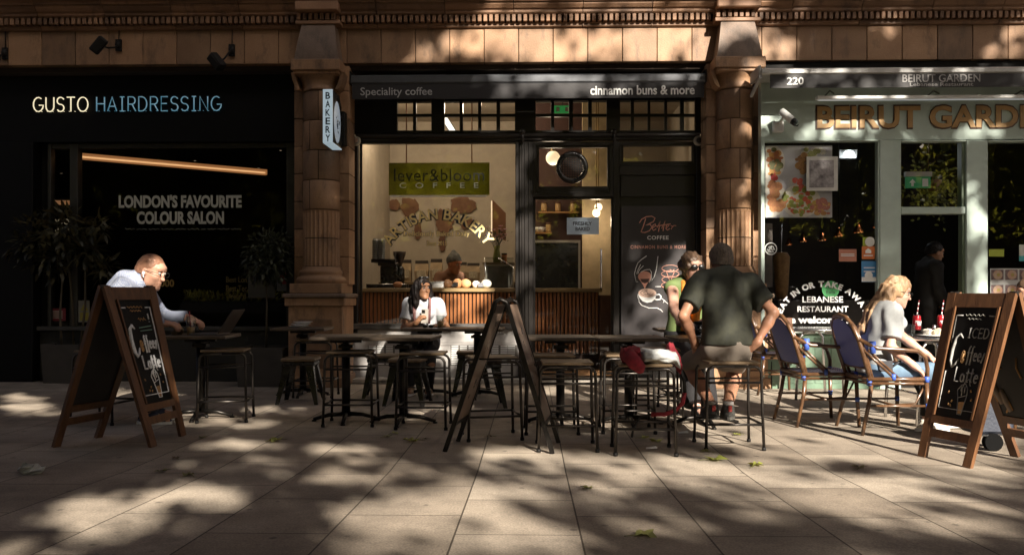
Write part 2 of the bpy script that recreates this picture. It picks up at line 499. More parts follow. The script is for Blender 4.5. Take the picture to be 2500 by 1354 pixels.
def check_mat(name, c1, c2, s=90.0, rough=.6, rot=0.0):
    """fine woven check"""
    m, n, l, b = _new(name)
    tc = n.new("ShaderNodeTexCoord"); mp = n.new("ShaderNodeMapping"); mp.inputs['Rotation'].default_value = (rot, rot, rot)
    ck = n.new("ShaderNodeTexChecker"); ck.inputs['Scale'].default_value = s
    ck.inputs['Color1'].default_value = (*c1, 1); ck.inputs['Color2'].default_value = (*c2, 1)
    l.new(tc.outputs['Object'], mp.inputs[0]); l.new(mp.outputs[0], ck.inputs[0]); l.new(ck.outputs[0], b.inputs['Base Color']); b.inputs['Roughness'].default_value = rough
    return m

PAVE = paving_mat()
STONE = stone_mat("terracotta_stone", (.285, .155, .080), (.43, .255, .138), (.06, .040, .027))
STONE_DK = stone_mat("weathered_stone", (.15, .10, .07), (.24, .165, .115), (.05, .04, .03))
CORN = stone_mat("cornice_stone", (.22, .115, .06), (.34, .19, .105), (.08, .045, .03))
JOINT = mat("joint_dark", (.035, .022, .014), .9)
BLACK = mat("black_paint", (.012, .011, .010), .28, var=.4, bump=.05, spec=.5)
BLACKM = mat("black_matt", (.009, .008, .007), .65, var=.3, spec=.25)
SALON = mat("salon_panel", (.0035, .0035, .0038), .5, var=.3, scale=2, spec=.16)
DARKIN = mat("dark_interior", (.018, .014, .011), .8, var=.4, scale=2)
FRAME = mat("bakery_frame", (.016, .0135, .012), .3, var=.25, bump=.03, bscale=30, spec=.5, scale=3, rvar=.06)
GREEN = mat("pale_green_paint", (.44, .535, .475), .45, var=.10, scale=3, bump=.04, bscale=80)
GREEN_DK = mat("green_trim", (.15, .20, .13), .5, var=.15)
GLASS = glass_mat("window_glass", .6)
GLASS_D = glass_mat("dark_window_glass", .07, (.9, .9, .9))
CLEAR = glass_mat("clear_glass", 1.0, (.93, .95, .93))
WOOD_B = wood_mat("board_wood", (.080, .034, .014), (.165, .074, .030), .45)
WOOD_T = wood_mat("table_wood", (.062, .044, .030), (.125, .09, .062), .45, axis=0)
WOOD_S = wood_mat("seat_wood", (.10, .068, .036), (.19, .13, .072), .45, axis=0)
SLAT = wood_mat("slat_wood", (.22, .075, .022), (.36, .14, .045), .4)
STEEL = mat("dark_steel", (.028, .025, .022), .38, .85, var=.35, bump=.06)
STEEL_L = mat("worn_steel", (.06, .053, .047), .36, .9, var=.3, bump=.05)
CHROME = mat("aluminium", (.62, .62, .62), .22, 1.0, var=.1)
CHALK_B = mat("chalkboard", (.014, .013, .012), .62, var=.6, scale=5)
CHALK = mat("white_chalk", (.75, .75, .75), .9, var=.25, scale=40)
CHALK_T = mat("tan_chalk", (.42, .24, .10), .9, var=.25, scale=40)
CHALK_G = mat("green_chalk", (.22, .36, .28), .9)
WHITE = mat("white_paint", (.72, .72, .70), .5, var=.06)
GREYW = mat("grey_white_panel", (.42, .40, .38), .5, var=.15, scale=4)
CREAM = mat("cream_plaster", (.42, .365, .29), .8, var=.14, scale=2)
BROWNP = mat("brown_panel", (.13, .055, .026), .5)
GOLD = mat("gold_letter", (.42, .245, .085), .5, .0, var=.2)
GOLD_E = mat("letter_edge", (.07, .03, .012), .5)
TXT_W = mat("white_lettering", (.75, .75, .73), .6, var=.05)
TXT_GR = mat("grey_lettering", (.46, .46, .40), .6, var=.05)
TXT_Y = mat("yellow_lettering", (.85, .66, .28), .5, var=.08)
TXT_DK = mat("dark_lettering", (.012, .014, .022), .5)
TXT_DG = mat("dim_gold_lettering", (.12, .085, .02), .6)
PINK = mat("pink_lettering", (.62, .30, .22), .6, var=.1)
CONC = mat("planter_fibre", (.055, .048, .041), .8, var=.2, bump=.2)
RED = mat("red_fabric", (.20, .012, .02), .9, var=.35, scale=30, bump=.3, bscale=40)
# ------------------------------------------------------------------ ground
YC, YB, YS, YR = 9.85, 10.25, 10.2, 9.55      # facade planes: stone, bakery, salon, restaurant
ZNEAR = 5.0                                    # nearer than this the pavement rises gently towards the road
def gz(y):
    return 0.036 * (ZNEAR - y) if y < ZNEAR else 0.0
mb = MB()
rows = [-7.0, 0.0, 2.0, 4.0, ZNEAR, 6.5, 8.0, 10.0, 12.0]
for a, b in zip(rows[:-1], rows[1:]):
    mb.add([(-30, a, gz(a)), (30, a, gz(a)), (30, b, gz(b)), (-30, b, gz(b))], [(0, 1, 2, 3)])
tag(mb.build("pavement", PAVE), kind="structure")
mb = MB().box(-30, 30, -7.3, -7.0, 0.2, gz(-7.0) + .004)
tag(mb.build("kerb", mat("kerb_granite", (.25, .24, .22), .7)), kind="structure")
mb = MB(); mb.add([(-60, -60, .30), (60, -60, .30), (60, -7.3, .30), (-60, -7.3, .30)], [(0, 1, 2, 3)])
tag(mb.build("road", mat("asphalt", (.05, .05, .05), .85, bump=.3)), kind="structure")

def zc(py, Y=YC, px=1250): return FP(px, py, Y)[1]
def xc(px, Y=YC): return FP(px, 700, Y)[0]
def pbox(mb, px0, py0, px1, py1, Y, depth, ch=0.0):
    xm = (px0 + px1) / 2
    x0, x1 = FP(px0, py0, Y)[0], FP(px1, py0, Y)[0]
    z1, z0 = FP(xm, py0, Y)[1], FP(xm, py1, Y)[1]
    if ch: mb.cbox(x0, x1, Y, Y + depth, z0, z1, ch)
    else: mb.box(x0, x1, Y, Y + depth, z0, z1)

# ------------------------------------------------------------------ the stone building
bld = thing("stone_building", "terracotta stone building with dentil cornice and half-round columns over three shopfronts", "building", (0, YC, 0))
XL, XR = -9.0, 8.5
zf0, zf1 = zc(152), zc(69)
mb = MB()           # frieze: separate slabs with open joints
step = .405; x = xc(846) + .003
xs = [x + step * k for k in range(-24, 30)]
for a, b in zip(xs[:-1], xs[1:]):
    if b < XL or a > XR: continue
    mb.cbox(a + .004, b - .004, YC + random.uniform(0, .003), YC + .3, zf0, zf1, .004)
mb.build("frieze", STONE, bld)
mb = MB(); mb.box(XL, XR, YC + .02, YC + .32, zf0 + .01, zf1 + .02); mb.box(XL, XR, YC + .10, YC + .5, zf0 - .06, zf0 - .002)  # second box is a dark strip standing in for the lintel's shadow
mb.build("joint_shade_backing", JOINT, bld)
# cornice: stepped mouldings cut in lengths
def moulding(mb, prof, x0, x1, seg, gap=.004):
    x = x0; n = len(prof)
    while x < x1 - 1e-6:
        e = min(x + seg, x1)
        v = [(x + gap, p[0], p[1]) for p in prof] + [(e - gap, p[0], p[1]) for p in prof]
        f = [tuple(range(n)), tuple(range(2 * n - 1, n - 1, -1))]
        for i in range(n):
            j = (i + 1) % n
            f.append((i, n + i, n + j, j))
        mb.add(v, f); x = e
z0 = zf1
mb = MB()
moulding(mb, [(YC + .3, z0), (YC - .02, z0), (YC - .035, z0 + .012), (YC - .035, z0 + .035), (YC - .05, z0 + .045), (YC + .3, z0 + .045)], XL, XR, .80)
moulding(mb, [(YC + .3, z0 + .135), (YC - .10, z0 + .135), (YC - .115, z0 + .15), (YC - .115, z0 + .175), (YC - .14, z0 + .19), (YC - .165, z0 + .225), (YC - .17, z0 + .25), (YC + .3, z0 + .25)], XL, XR, .80)
moulding(mb, [(YC + .3, z0 + .252), (YC - .19, z0 + .252), (YC - .20, z0 + .275), (YC - .235, z0 + .30), (YC - .26, z0 + .345), (YC - .26, z0 + .38), (YC + .3, z0 + .42)], XL, XR, .80)
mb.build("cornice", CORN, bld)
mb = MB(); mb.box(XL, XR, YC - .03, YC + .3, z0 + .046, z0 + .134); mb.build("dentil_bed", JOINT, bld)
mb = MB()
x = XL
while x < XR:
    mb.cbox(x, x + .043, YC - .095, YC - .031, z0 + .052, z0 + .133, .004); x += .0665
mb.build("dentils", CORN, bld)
mb = MB()
rr = random.Random(3)
zz = z0 + .42; k = 0
while zz < 7.6:
    x = XL - (k % 2) * .4
    while x < XR:
        mb.cbox(max(x, XL) + .004, min(x + .8, XR) - .004, YC + .05, YC + .35, zz + .003, zz + .34, .006); x += .8
    zz += .345; k += 1
mb.build("upper_wall", STONE, bld)

def column(pxc, name_label):
    col = thing("column", None, None, (xc(pxc), YC, 0)); col.parent = bld
    col.location = (xc(pxc), 0, 0)
    cx = xc(pxc); w = .325; r = .215
    zt = zf0
    z_ab1, z_ab0, z_cap, z_fl1, z_fl0 = 3.752, 3.626, 3.415, 2.045, 1.385
    # flat pilaster behind, in courses
    mb = MB(); cz = 1.18; k = 0
    while cz < z_ab1 - .01:
        e = min(cz + .325, z_ab1)
        if k % 2: mb.cbox(cx - w, cx + w, YC - .012, YC + .3, cz + .004, e - .004, .004)
        else:
            mb.cbox(cx - w, cx - .04, YC - .012, YC + .3, cz + .004, e - .004, .004); mb.cbox(cx - .032, cx + w, YC - .012, YC + .3, cz + .004, e - .004, .004)
        cz = e; k += 1
    mb.build("pilaster", STONE, col)
    # plain drums of the half-round shaft
    mb = MB(); cz = z_fl1; k = 0
    while cz < z_cap - .01:
        e = min(cz + .343, z_cap)
        g = .005
        cuts = [math.pi, 1.52 * math.pi if k % 2 else 1.36 * math.pi, 2 * math.pi]
        for a0, a1 in zip(cuts[:-1], cuts[1:]):
            p = .004 / r
            mb.lathe([(.05, cz + g), (r - .003, cz + g), (r, cz + g + .005), (r, e - g - .005), (r - .003, e - g), (.05, e - g)], 10, (cx, YC - .01, 0), a0 + p, a1 - p)
        cz = e; k += 1
    mb.build("shaft", STONE, col)
    # fluted lower drums
    mb = MB(); cz = z_fl0
    nfl = 13; n = nfl * 6
    while cz < z_fl1 - .01:
        e = min(cz + .33, z_fl1)
        v = []; f = []
        top = e >= z_fl1 - .01
        for z in ([cz + .005, e - .04, e - .005] if top else [cz + .005, e - .005]):
            for i in range(n + 1):
                a = math.pi + math.pi * i / n
                ph = (i % 6) / 6.0
                d = 0 if (top and z > e - .02) else .016 * max(0, math.sin(math.pi * ph)) ** .7
                v.append((cx + (r - d) * math.cos(a), YC - .01 + (r - d) * math.sin(a), z))
        m_ = n + 1
        for j in range(len(v) // m_ - 1):
            for i in range(n): f.append((j * m_ + i, j * m_ + i + 1, (j + 1) * m_ + i + 1, (j + 1) * m_ + i))
        mb.add(v, f); cz = e
    mb.build("fluted_shaft", STONE, col)
    mb = MB(); mb.lathe([(r - .02, 1.38), (r - .02, z_cap)], 16, (cx, YC - .005, 0), math.pi, 2 * math.pi); mb.build("shaft_core", JOINT, col)
    # capital
    mb = MB()
    prof = [(r, z_cap + .004), (r + .012, z_cap + .012), (r + .012, z_cap + .03), (r + .004, z_cap + .04), (r + .006, z_cap + .10), (r + .02, z_cap + .135), (r + .05, z_cap + .17), (r + .055, z_cap + .205)]
    mb.lathe(prof, 22, (cx, YC - .01, 0), math.pi, 2 * math.pi)
    for sg in (-1, 1):          # scrolled brackets at both sides
        pts = [(cx + sg * .27, z_ab0), (cx + sg * .31, z_ab0), (cx + sg * .295, z_ab0 - .08), (cx + sg * .265, z_ab0 - .16), (cx + sg * .225, z_ab0 - .20), (cx + sg * .205, z_ab0 - .19), (cx + sg * .235, z_ab0 - .12)]
        mb.plate(pts if sg > 0 else pts[::-1], YC - .20, .19)
    mb.build("capital", STONE, col)
    mb = MB(); mb.cbox(cx - .285, cx + .285, YC - .31, YC + .02, z_ab0, z_ab1, .008)
    mb.cbox(cx - .26, cx + .26, YC - .285, YC + .02, z_ab0 - .035, z_ab0 - .001, .006)
    mb.build("abacus", STONE, col)
    # console block on the frieze, widening downwards
    mb = MB(); n = 8; zt1 = zf1 + .001
    prof = []
    for i in range(n + 1):
        t = i / n; z = z_ab1 + .002 + (zt1 - z_ab1 - .002) * t
        prof.append((.255 - .065 * t, YC - .27 + .09 * t ** 1.5, z))
    v = []; f = []
    for hw, y, z in prof:
        v += [(cx - hw, YC - .001, z), (cx - hw, y, z), (cx + hw, y, z), (cx + hw, YC - .001, z)]
    for i in range(n):
        o = i * 4
        for a, b in ((0, 1), (1, 2), (2, 3)): f.append((o + a, o + b, o + 4 + b, o + 4 + a))
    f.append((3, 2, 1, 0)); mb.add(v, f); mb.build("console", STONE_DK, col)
    mb = MB()   # break in the cornice over the console
    mb.cbox(cx - .26, cx + .26, YC - .20, YC - .05, zt1 + .002, zt1 + .043, .005)
    mb.cbox(cx - .25, cx + .25, YC - .27, YC - .116, zt1 + .14, zt1 + .245, .012)
    x = cx - .245
    while x < cx + .22:
        mb.cbox(x, x + .043, YC - .19, YC - .0955, zt1 + .052, zt1 + .133, .004); x += .0665
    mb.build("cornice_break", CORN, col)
    # base and pedestal
    mb = MB()
    mb.lathe([(r + .0, 1.384), (r + .01, 1.375), (r + .012, 1.35), (r + .035, 1.34), (r + .042, 1.315), (r + .03, 1.295), (r + .032, 1.275), (r + .065, 1.262), (r + .078, 1.23), (r + .066, 1.20), (r + .06, 1.19)], 22, (cx, YC - .01, 0), math.pi, 2 * math.pi)
    mb.build("base_moulding", STONE, col)
    mb = MB()
    mb.cbox(cx - .30, cx + .30, YC - .30, YC + .3, 1.075, 1.188, .006)
    mb.cbox(cx - .345, cx + .345, YC - .345, YC + .3, .93, 1.02, .008)
    mb.cbox(cx - .31, cx + .31, YC - .31, YC + .3, .10, .928, .006)
    mb.cbox(cx - .20, cx + .20, YC - .322, YC - .3, .22, .78, .008)
    mb.cbox(cx - .335, cx + .335, YC - .335, YC + .3, 0, .12, .008)
    mb.build("pedestal", STONE, col)
    mb = MB(); mb.cbox(cx - .365, cx + .365, YC - .375, YC + .3, 1.022, 1.072, .012); mb.build("ledge", STONE_DK, col)
    return col
column(786, ""); column(1792, "")

# party walls and room shells behind the shopfronts
XLC, XRC = xc(786), xc(1792)
ROOF = 4.05
def room(nm, x0, x1, y0, y1, m_wall, m_floor, m_ceil, zf=.02, H=3.93):
    yq = max(y0, YC + .37)
    for n_, a, m_ in (("floor", (x0, x1, y0, y1, zf - .05, zf), m_floor), ("ceiling", (x0, x1, yq, y1, H, H + .07), m_ceil),
                      ("wall", (x0, x1, y1, y1 + .1, zf, H), m_wall), ("wall", (x0 - .1, x0, yq, y1, zf, H), m_wall), ("wall", (x1, x1 + .1, yq, y1, zf, H), m_wall)):
        tag(MB().box(*a).build(nm + "_" + n_, m_), kind="structure")
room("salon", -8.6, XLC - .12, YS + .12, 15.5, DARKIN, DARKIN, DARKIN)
room("bakery", XLC + .12, XRC - .12, YB + .12, 13.9, CREAM, mat("bakery_tiles", (.2, .17, .13), .5), CREAM)
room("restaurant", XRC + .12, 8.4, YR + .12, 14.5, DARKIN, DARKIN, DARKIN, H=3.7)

# ------------------------------------------------------------------ salon
sal = thing("salon_shopfront", "black hairdressing shopfront with wide dark fascia and dim glass", "shopfront", (xc(360, YS), YS, 0))
XSL, XSR = xc(-150, YS), XLC - .33
mb = MB(); z1, z0 = zc(163, YS), zc(346, YS)
mb.cbox(XSL, XSR, YS - .09, YS + .1, z0, z1, .006); mb.build("fascia", SALON, sal)
mb = MB(); mb.box(XSL, XSR, YS - .02, YS + .1, z1 + .002, 3.93); mb.box(XSL, XSR, YS - .15, YS + .1, z1 - .004 + .006, z1 + .05); mb.build("header", BLACKM, sal)
mb = MB()
zs = zc(797, YS); zh = z0 - .002
for px0, px1, d in ((172, 191, .1), (118, 126, .08), (700, 724, .1)):
    mb.cbox(xc(px0, YS), min(xc(px1, YS), XSR), YS - .02, YS + d, zs, zh, .004)
mb.box(xc(126, YS), XSR, YS, YS + .08, zh - .06, zh - .001)
mb.build("window_frame", mat("bronze_frame", (.035, .033, .028), .4, .3), sal)
mb = MB(); mb.box(xc(126, YS), XSR, YS + .035, YS + .043, zs, zh - .06); mb.build("window", GLASS_D, sal)
mb = MB(); mb.cbox(xc(100, YS), XSR, YS - .10, YS + .1, zs - .05, zs, .006); mb.build("sill", mat("grey_sill", (.04, .037, .033), .6), sal)
mb = MB(); mb.cbox(xc(100, YS), XSR, YS - .03, YS + .1, .0, zs - .052, .006); mb.build("stall_riser", mat("slate_riser", (.014, .013, .011), .6, bump=.2), sal)
mb = MB(); mb.cbox(XSL, xc(96, YS), YS - .14, YS + .1, .0, z0 - .003, .008); mb.build("side_panel", SALON, sal)
mb = MB(); mb.box(xc(96, YS), xc(118, YS), YS + .05, YS + .1, 0, zh); mb.build("door_reveal", BLACKM, sal)
mb = MB()
ptext(mb, "LONDON'S FAVOURITE", 290, 476, 590, 507, YS + .033, .003, .04)
ptext(mb, "COLOUR SALON", 334, 516, 547, 547, YS + .033, .003, .04)
rr = random.Random(5)
x = 306
while x < 575:
    wd = rr.uniform(10, 30); p = [FP(x + wd * t / 6, 559 + 2.2 * math.sin(t * 2.4 + x), YS + .030) for t in range(7)]
    mb.tube([(a, YS + .030, b) for a, b in p], .0022, 4); x += wd + 5
mb.build("window_lettering", TXT_GR, sal)
mb = MB(); ptext(mb, "000", 391, 682, 425, 700, YS + .033, .003, .02); mb.build("yellow_window_lettering", mat("ochre_lettering", (.30, .19, .05), .6), sal)
mb = MB(); ptext(mb, "Best Lon", 552, 675, 603, 689, YS + .033, .003, .01); ptext(mb, "Best Tec", 552, 696, 603, 711, YS + .033, .003, .01); ptext(mb, "Award", 556, 716, 600, 728, YS + .033, .003, .01)
mb.build("gold_window_lettering", TXT_DG, sal)

# neon lettering on the fascia
neon = thing("neon_lettering", "thin neon tube lettering in cream and blue on black salon fascia", "neon sign", (xc(310, YS), YS - .09, zc(255, YS)))
def neon_word(word, px0, px1, py0, py1, m, nm):
    mb = MB(); tw = sum(LET[c][0] for c in word) + .16 * (len(word) - 1)
    x0, zt = FP(px0, py0, YS - .12); x1, zb = FP(px1, py1, YS - .12)
    h = zt - zb; wd = (x1 - x0 - .16 * h * (len(word) - 1)) / (h * (tw - .16 * (len(word) - 1)))
    stroke_text(mb, word, lambda x, y: (x, YS - .115, y), x0, zb, h, .0075, .16, 6, wd)
    for k in range(len(word) * 2):      # small clips that hold the tube off the panel
        xx = x0 + (x1 - x0) * (k + .5) / (len(word) * 2)
        mb.tube([(xx, YS - .112, zb + h * .02), (xx, YS - .092, zb + h * .02)], .003, 5)
    mb.build(nm, m, neon)
neon_word("GUSTO", 80, 215, 238, 272, emis("cream_neon", (1.0, .86, .55), .26), "cream_word")
neon_word("HAIRDRESSING", 234, 540, 237, 270, emis("blue_neon", (.08, .42, .62), .10), "blue_word")

# warm linear lamp inside the salon
lam = thing("linear_ceiling_lamp", "long warm linear lamp under the dark salon ceiling", "lamp", (-4.5, 11.2, 3.0))
xa, za = FP(190, 381, 10.75); xb, zb_ = FP(650, 421, 12.25)
mb = MB()
mb.bar((xa, 10.75, za), (xb, 12.25, za), .085, .075, (0, 0, 1)); mb.build("warm_strip", emis("warm_strip", (1.0, .40, .13), .10), lam)
mb = MB(); mb.bar((xa - .0, 10.7, za - .012), (xb - .0, 12.2, za - .012), .012, .02, (0, 0, 1)); mb.build("bright_line", emis("warm_line", (1.0, .55, .24), .34), lam)
mb = MB(); mb.bar((xa, 10.75, za + .046), (xb, 12.25, za + .046), .10, .014, (0, 0, 1))
for t in (.1, .5, .9):
    p = Vector((xa, 10.75, za)).lerp(Vector((xb, 12.25, za)), t); mb.tube([p + Vector((0, 0, .05)), (p.x, p.y, 3.93)], .006, 6)
mb.build("housing", BLACKM, lam)
lam2 = thing("wall_lamp_strip", "short warm light strip deep inside the salon doorway", "lamp", (xc(150, 12), 12.0, zc(495, 12)))
mb = MB(); pbox(mb, 128, 489, 168, 499, 12.0, .06); mb.build("strip", emis("dim_warm_strip", (1, .42, .14), .06), lam2)
mb = MB(); pbox(mb, 126, 484, 170, 489, 12.0, .08); mb.build("bracket", BLACKM, lam2)
ring = MB()
for i in range(3):
    for j in range(2):
        x_, z_ = FP(132 + i * 15, 541 + j * 17, 12.1)
        ring.tube([(x_ + .035 * math.cos(t * .5236), 12.1, z_ + .035 * math.sin(t * .5236)) for t in range(12)], .006, 5, closed=True)
tag(ring.build("ring_light_display", emis("ring_bulbs", (1, .8, .45), .05)), "cluster of small lit rings inside the salon door", "light")
for px, py in ((298, 384), (476, 393), (632, 411), (150, 424), (685, 368), (706, 449)):
    x_, z_ = FP(px, py, 11.6)
    s_ = thing("downlight", "tiny recessed downlight in the dark salon ceiling", "downlight", (x_, 11.6, z_), 0, "salon ceiling downlights")
    MB().lathe([(.0, .004), (.022, .004), (.022, .014), (.0, .014)], 10).build("lens", emis("downlight_lens%d" % px, (1, .75, .5), .25), s_, True)
    MB().lathe([(.023, .0), (.034, .0), (.034, .03), (.0, .03)], 12).build("trim_ring", BLACKM, s_, True)

def sign_card(name, label, cat, px0, py0, px1, py1, Y, m, th=.006):
    x0, z1 = FP(px0, py0, Y); x1, z0 = FP(px1, py1, Y)
    t = thing(name, label, cat, ((x0 + x1) / 2, Y, z0))
    MB().cbox(x0, x1, Y - th, Y, z0, z1, .001).build("card", m, t)
    return t
# notices on the salon glass
t = sign_card("notice", "small red notice low on the salon door glass", "notice", 122, 752, 161, 783, YS + .03, mat("red_card", (.20, .02, .03), .6))
mb = MB()
for k in range(4): pbox(mb, 129, 759 + k * 5, 153, 761 + k * 5, YS + .0225, .002)
mb.build("print", TXT_GR, t)
t = sign_card("notice", "white and yellow caution notice behind the left chalkboard", "notice", 192, 733, 219, 786, YS - .025, mat("pale_card", (.22, .21, .17), .6))
mb = MB(); x_, z_ = FP(206, 750, YS - .03); mb.plate([(x_ - .05, z_ - .04), (x_ + .05, z_ - .04), (x_, z_ + .05)], YS - .034, .003); pbox(mb, 195, 762, 216, 782, YS - .034, .003); mb.build("yellow_print", mat("yellow_card", (.30, .25, .04), .6), t)
t = sign_card("poster", "large pale price poster behind the bay tree in the salon window", "poster", 606, 650, 672, 727, YS + .03, mat("pale_poster", (.075, .068, .052), .6))
mb = MB()
for i in range(4):
    for j in range(3):
        x_, z_ = FP(617 + i * 13, 668 + j * 12, YS + .02); mb.disc(x_, z_, .017, YS + .0205, .003, 10)
mb.build("dots", TXT_DK, t)
t = sign_card("poster", "small pale poster with round red sticker beside the left column", "poster", 676, 655, 722, 710, YS + .03, mat("grey_poster", (.12, .12, .105), .6))
mb = MB(); x_, z_ = FP(695, 680, YS + .02); mb.disc(x_, z_, .068, YS + .0205, .003, 20); mb.build("red_sticker", mat("red_sticker", (.27, .03, .03), .5), t)
mb = MB(); pbox(mb, 684, 679, 706, 682, YS + .0175, .003); mb.build("sticker_print", TXT_GR, t)

# lamps on the frieze over the salon
def arm_lamp(label, px_w, py_w, px_h, py_h, flip, group="arm lamps over the salon"):
    xw, zw = FP(px_w, py_w, YC); xh, zh_ = FP(px_h, py_h, YC - .38)
    t = thing("arm_lamp", label, "wall lamp", (xw, YC, zw), 0, group)
    mb = MB(); mb.cbox(-.035, .035, -.03, 0, -.07, .07, .004); mb.ell((0, -.03, .0), (.035, .03, .05)); mb.build("wall_plate", BLACKM, t, True)
    d = Vector((xh - xw, -.38, zh_ - zw))
    mb = MB(); mb.tube([(0, -.03, 0), (0, -.10, -.05), d * .55 + Vector((0, 0, -.03)), d], .011, 7); mb.build("arm", BLACKM, t, True)
    mb = MB(); rot = Matrix.Translation(d) @ Matrix.Rotation(R(50) * flip, 4, 'Y') @ Matrix.Rotation(R(25), 4, 'X')
    mb.cbox(-.10, .10, -.05, .05, -.06, .05, .012, rot); mb.cbox(-.085, .085, -.065, -.05, -.05, .03, .004, rot); mb.build("lamp_head", BLACKM, t, True)
    mb = MB(); mb.tube([(0, -.01, .06), (.005, -.012, .2), (.0, -.012, .29)], .006, 5); mb.build("cable", BLACKM, t, True)
arm_lamp("black floodlight on arm over the salon sign, middle of three", 291, 112, 240, 110, -1)
arm_lamp("black floodlight on arm next to the left column", 567, 124, 530, 150, 1)
arm_lamp("black floodlight on arm cut by the photo's left edge", 14, 132, -24, 152, -1)

# planters with trees by the salon
def planter(label, px0, px1, py_t, py_b, m=CONC):
    xa_, ya_ = GP((px0 + px1) / 2, py_b)
    d = math.hypot(xa_, ya_); wd = (px1 - px0) / FPX * ya_; h = CAM_H - (py_t - YH) / FPX * ya_
    t = thing("planter", label, "planter", (xa_, ya_ + wd / 2, 0))
    mb = MB(); i = .035
    v = []
    for z, k in ((0, .90), (h, 1.0)):
        for sx, sy in ((-1, -1), (1, -1), (1, 1), (-1, 1)): v.append((sx * wd / 2 * k, sy * wd / 2 * k, z))
    for z in (h, h - .06):
        for sx, sy in ((-1, -1), (1, -1), (1, 1), (-1, 1)): v.append((sx * (wd / 2 - i), sy * (wd / 2 - i), z))
    f = [(3, 2, 1, 0)]
    for o in (0, 4, 8):
        for a in range(4):
            b = (a + 1) % 4; f.append((o + a, o + b, o + 4 + b, o + 4 + a))
    f.append((12, 13, 14, 15)); mb.add(v, f); mb.build("pot", m, t, True)
    mb = MB(); mb.box(-wd / 2 + i + .001, wd / 2 - i - .001, -wd / 2 + i + .001, wd / 2 - i - .001, h - .07, h - .045); mb.build("soil", mat("soil", (.02, .014, .009), .95, bump=.4), t, True)
    return t, (xa_, ya_ + wd / 2), h, wd
def leaf_shape(mb, c, d, n, L, W):
    """a pointed leaf of six faces from c along d"""
    d = Vector(d).normalized(); n = Vector(n); s = d.cross(n)
    if s.length < 1e-4: s = d.orthogonal()
    s.normalize(); n = s.cross(d)
    c = Vector(c)
    pts = [c, c + d * L * .35 + s * W * .5 + n * L * .04, c + d * L * .35 - s * W * .5 + n * L * .04, c + d * L * .7 + s * W * .38 - n * L * .02, c + d * L * .7 - s * W * .38 - n * L * .02, c + d * L - n * L * .12]
    mb.add(pts, [(0, 1, 2), (1, 3, 4, 2), (3, 5, 4)])
def small_tree(name, label, base, stems, clumps, nleaf, L, W, lm, tm, seed):
    rg = random.Random(seed)
    t = thing(name, label, "tree", base)
    mb = MB()
    for st in stems: mb.tube(st, [.016 - .009 * i / (len(st) - 1) for i in range(len(st))], 7)
    for c, rad in clumps:
        for k in range(4):
            e = Vector(c) + Vector((rg.uniform(-1, 1), rg.uniform(-1, 1), rg.uniform(-1, 1))) * rad * .7
            st = min(stems, key=lambda s: (Vector(s[-1]) - Vector(c)).length)
            a = Vector(st[-1]); mb.tube([a, a.lerp(e, .5) + Vector((0, 0, .03)), e], [.006, .005, .002], 5)
    mb.build("trunk", tm, t, True)
    mb = MB()
    tot = sum(r_ ** 2 for c, r_ in clumps)
    for c, rad in clumps:
        for k in range(int(nleaf * rad ** 2 / tot)):
            v = Vector((rg.gauss(0, 1), rg.gauss(0, 1), rg.gauss(0, 1))).normalized()
            p = Vector(c) + v * rad * (rg.random() ** .45)
            d = (v + Vector((rg.gauss(0, .5), rg.gauss(0, .5), rg.gauss(-.25, .5))))
            leaf_shape(mb, p, d, Vector((rg.gauss(0, .4), rg.gauss(0, .4), 1)), L * rg.uniform(.7, 1.2), W * rg.uniform(.8, 1.2))
    mb.build("crown", lm, t, True)
    return t
LEAF_DK = leaf_mat("dark_leaf", (.018, .026, .010), (.05, .060, .020), .25)
LEAF_Y = leaf_mat("yellowed_leaf", (.015, .018, .008), (.085, .07, .022), .2)
BARK = mat("thin_bark", (.09, .07, .045), .8)
t, (bx, by), ph, pw = planter("low grey planter behind the left chalkboard", 97, 192, 842, 936)
st = [[(-.10, 0, 0), (-.12, 0, .4), (-.09, .0, .85), (-.15, 0, 1.25)], [(.12, .02, 0), (.18, .02, .5), (.19, .0, 1.0), (.22, 0, 1.3)], [(.02, .05, 0), (.0, .06, .5), (-.05, .05, 1.1), (-.25, .05, 1.45)]]
small_tree("potted_tree", "dark drooping potted tree at the left edge of the salon", (bx, by, ph - .045), st,
           [((-.35, 0, 1.35), .25), ((-.05, 0, 1.42), .28), ((.2, 0, 1.18), .22), ((-.2, 0, 1.08), .24), ((.36, -.05, 1.45), .14), ((.45, 0, .95), .13), ((-.55, 0, 1.22), .16)], 950, .15, .042, LEAF_Y, BARK, 3)
t, (bx, by), ph, pw = planter("grey planter between laptop table and left column", 572, 690, 850, 945)
small_tree("bay_tree", "round-headed bay tree with bare stem in a grey planter", (bx, by, ph - .045), [[(0, 0, 0), (.01, 0, .5), (0, 0, 1.0)]],
           [((0.03, 0, 1.12), .29), ((.1, .02, 1.0), .22), ((-.08, 0, 1.0), .2), ((.12, 0, 1.22), .18)], 1300, .085, .03, leaf_mat("bay_leaf", (.018, .022, .012), (.06, .066, .03), .15), BARK, 4)
# window box planting behind the salon glass
mb = MB(); pbox(mb, 440, 735, 720, 762, YS + .3, .3); tb = thing("window_box", "dark trough of yellow-green plants inside the salon window", "window box", (xc(560, YS + .3), YS + .3, 1.0))
mb.build("trough", BLACKM, tb)
mb = MB(); rg = random.Random(9)
for k in range(420):
    px = rg.choice([rg.uniform(450, 520), rg.uniform(535, 720)]); x_, z_ = FP(px, rg.uniform(715, 738), YS + .35)
    leaf_shape(mb, (x_, YS + rg.uniform(.3, .5), z_), (rg.gauss(0, .6), rg.gauss(0, .5), 1), (rg.gauss(0, 1), -1, .3), .07, .018)
mb.build("leaves", leaf_mat("trough_leaf", (.06, .07, .008), (.22, .20, .02), .3), tb)
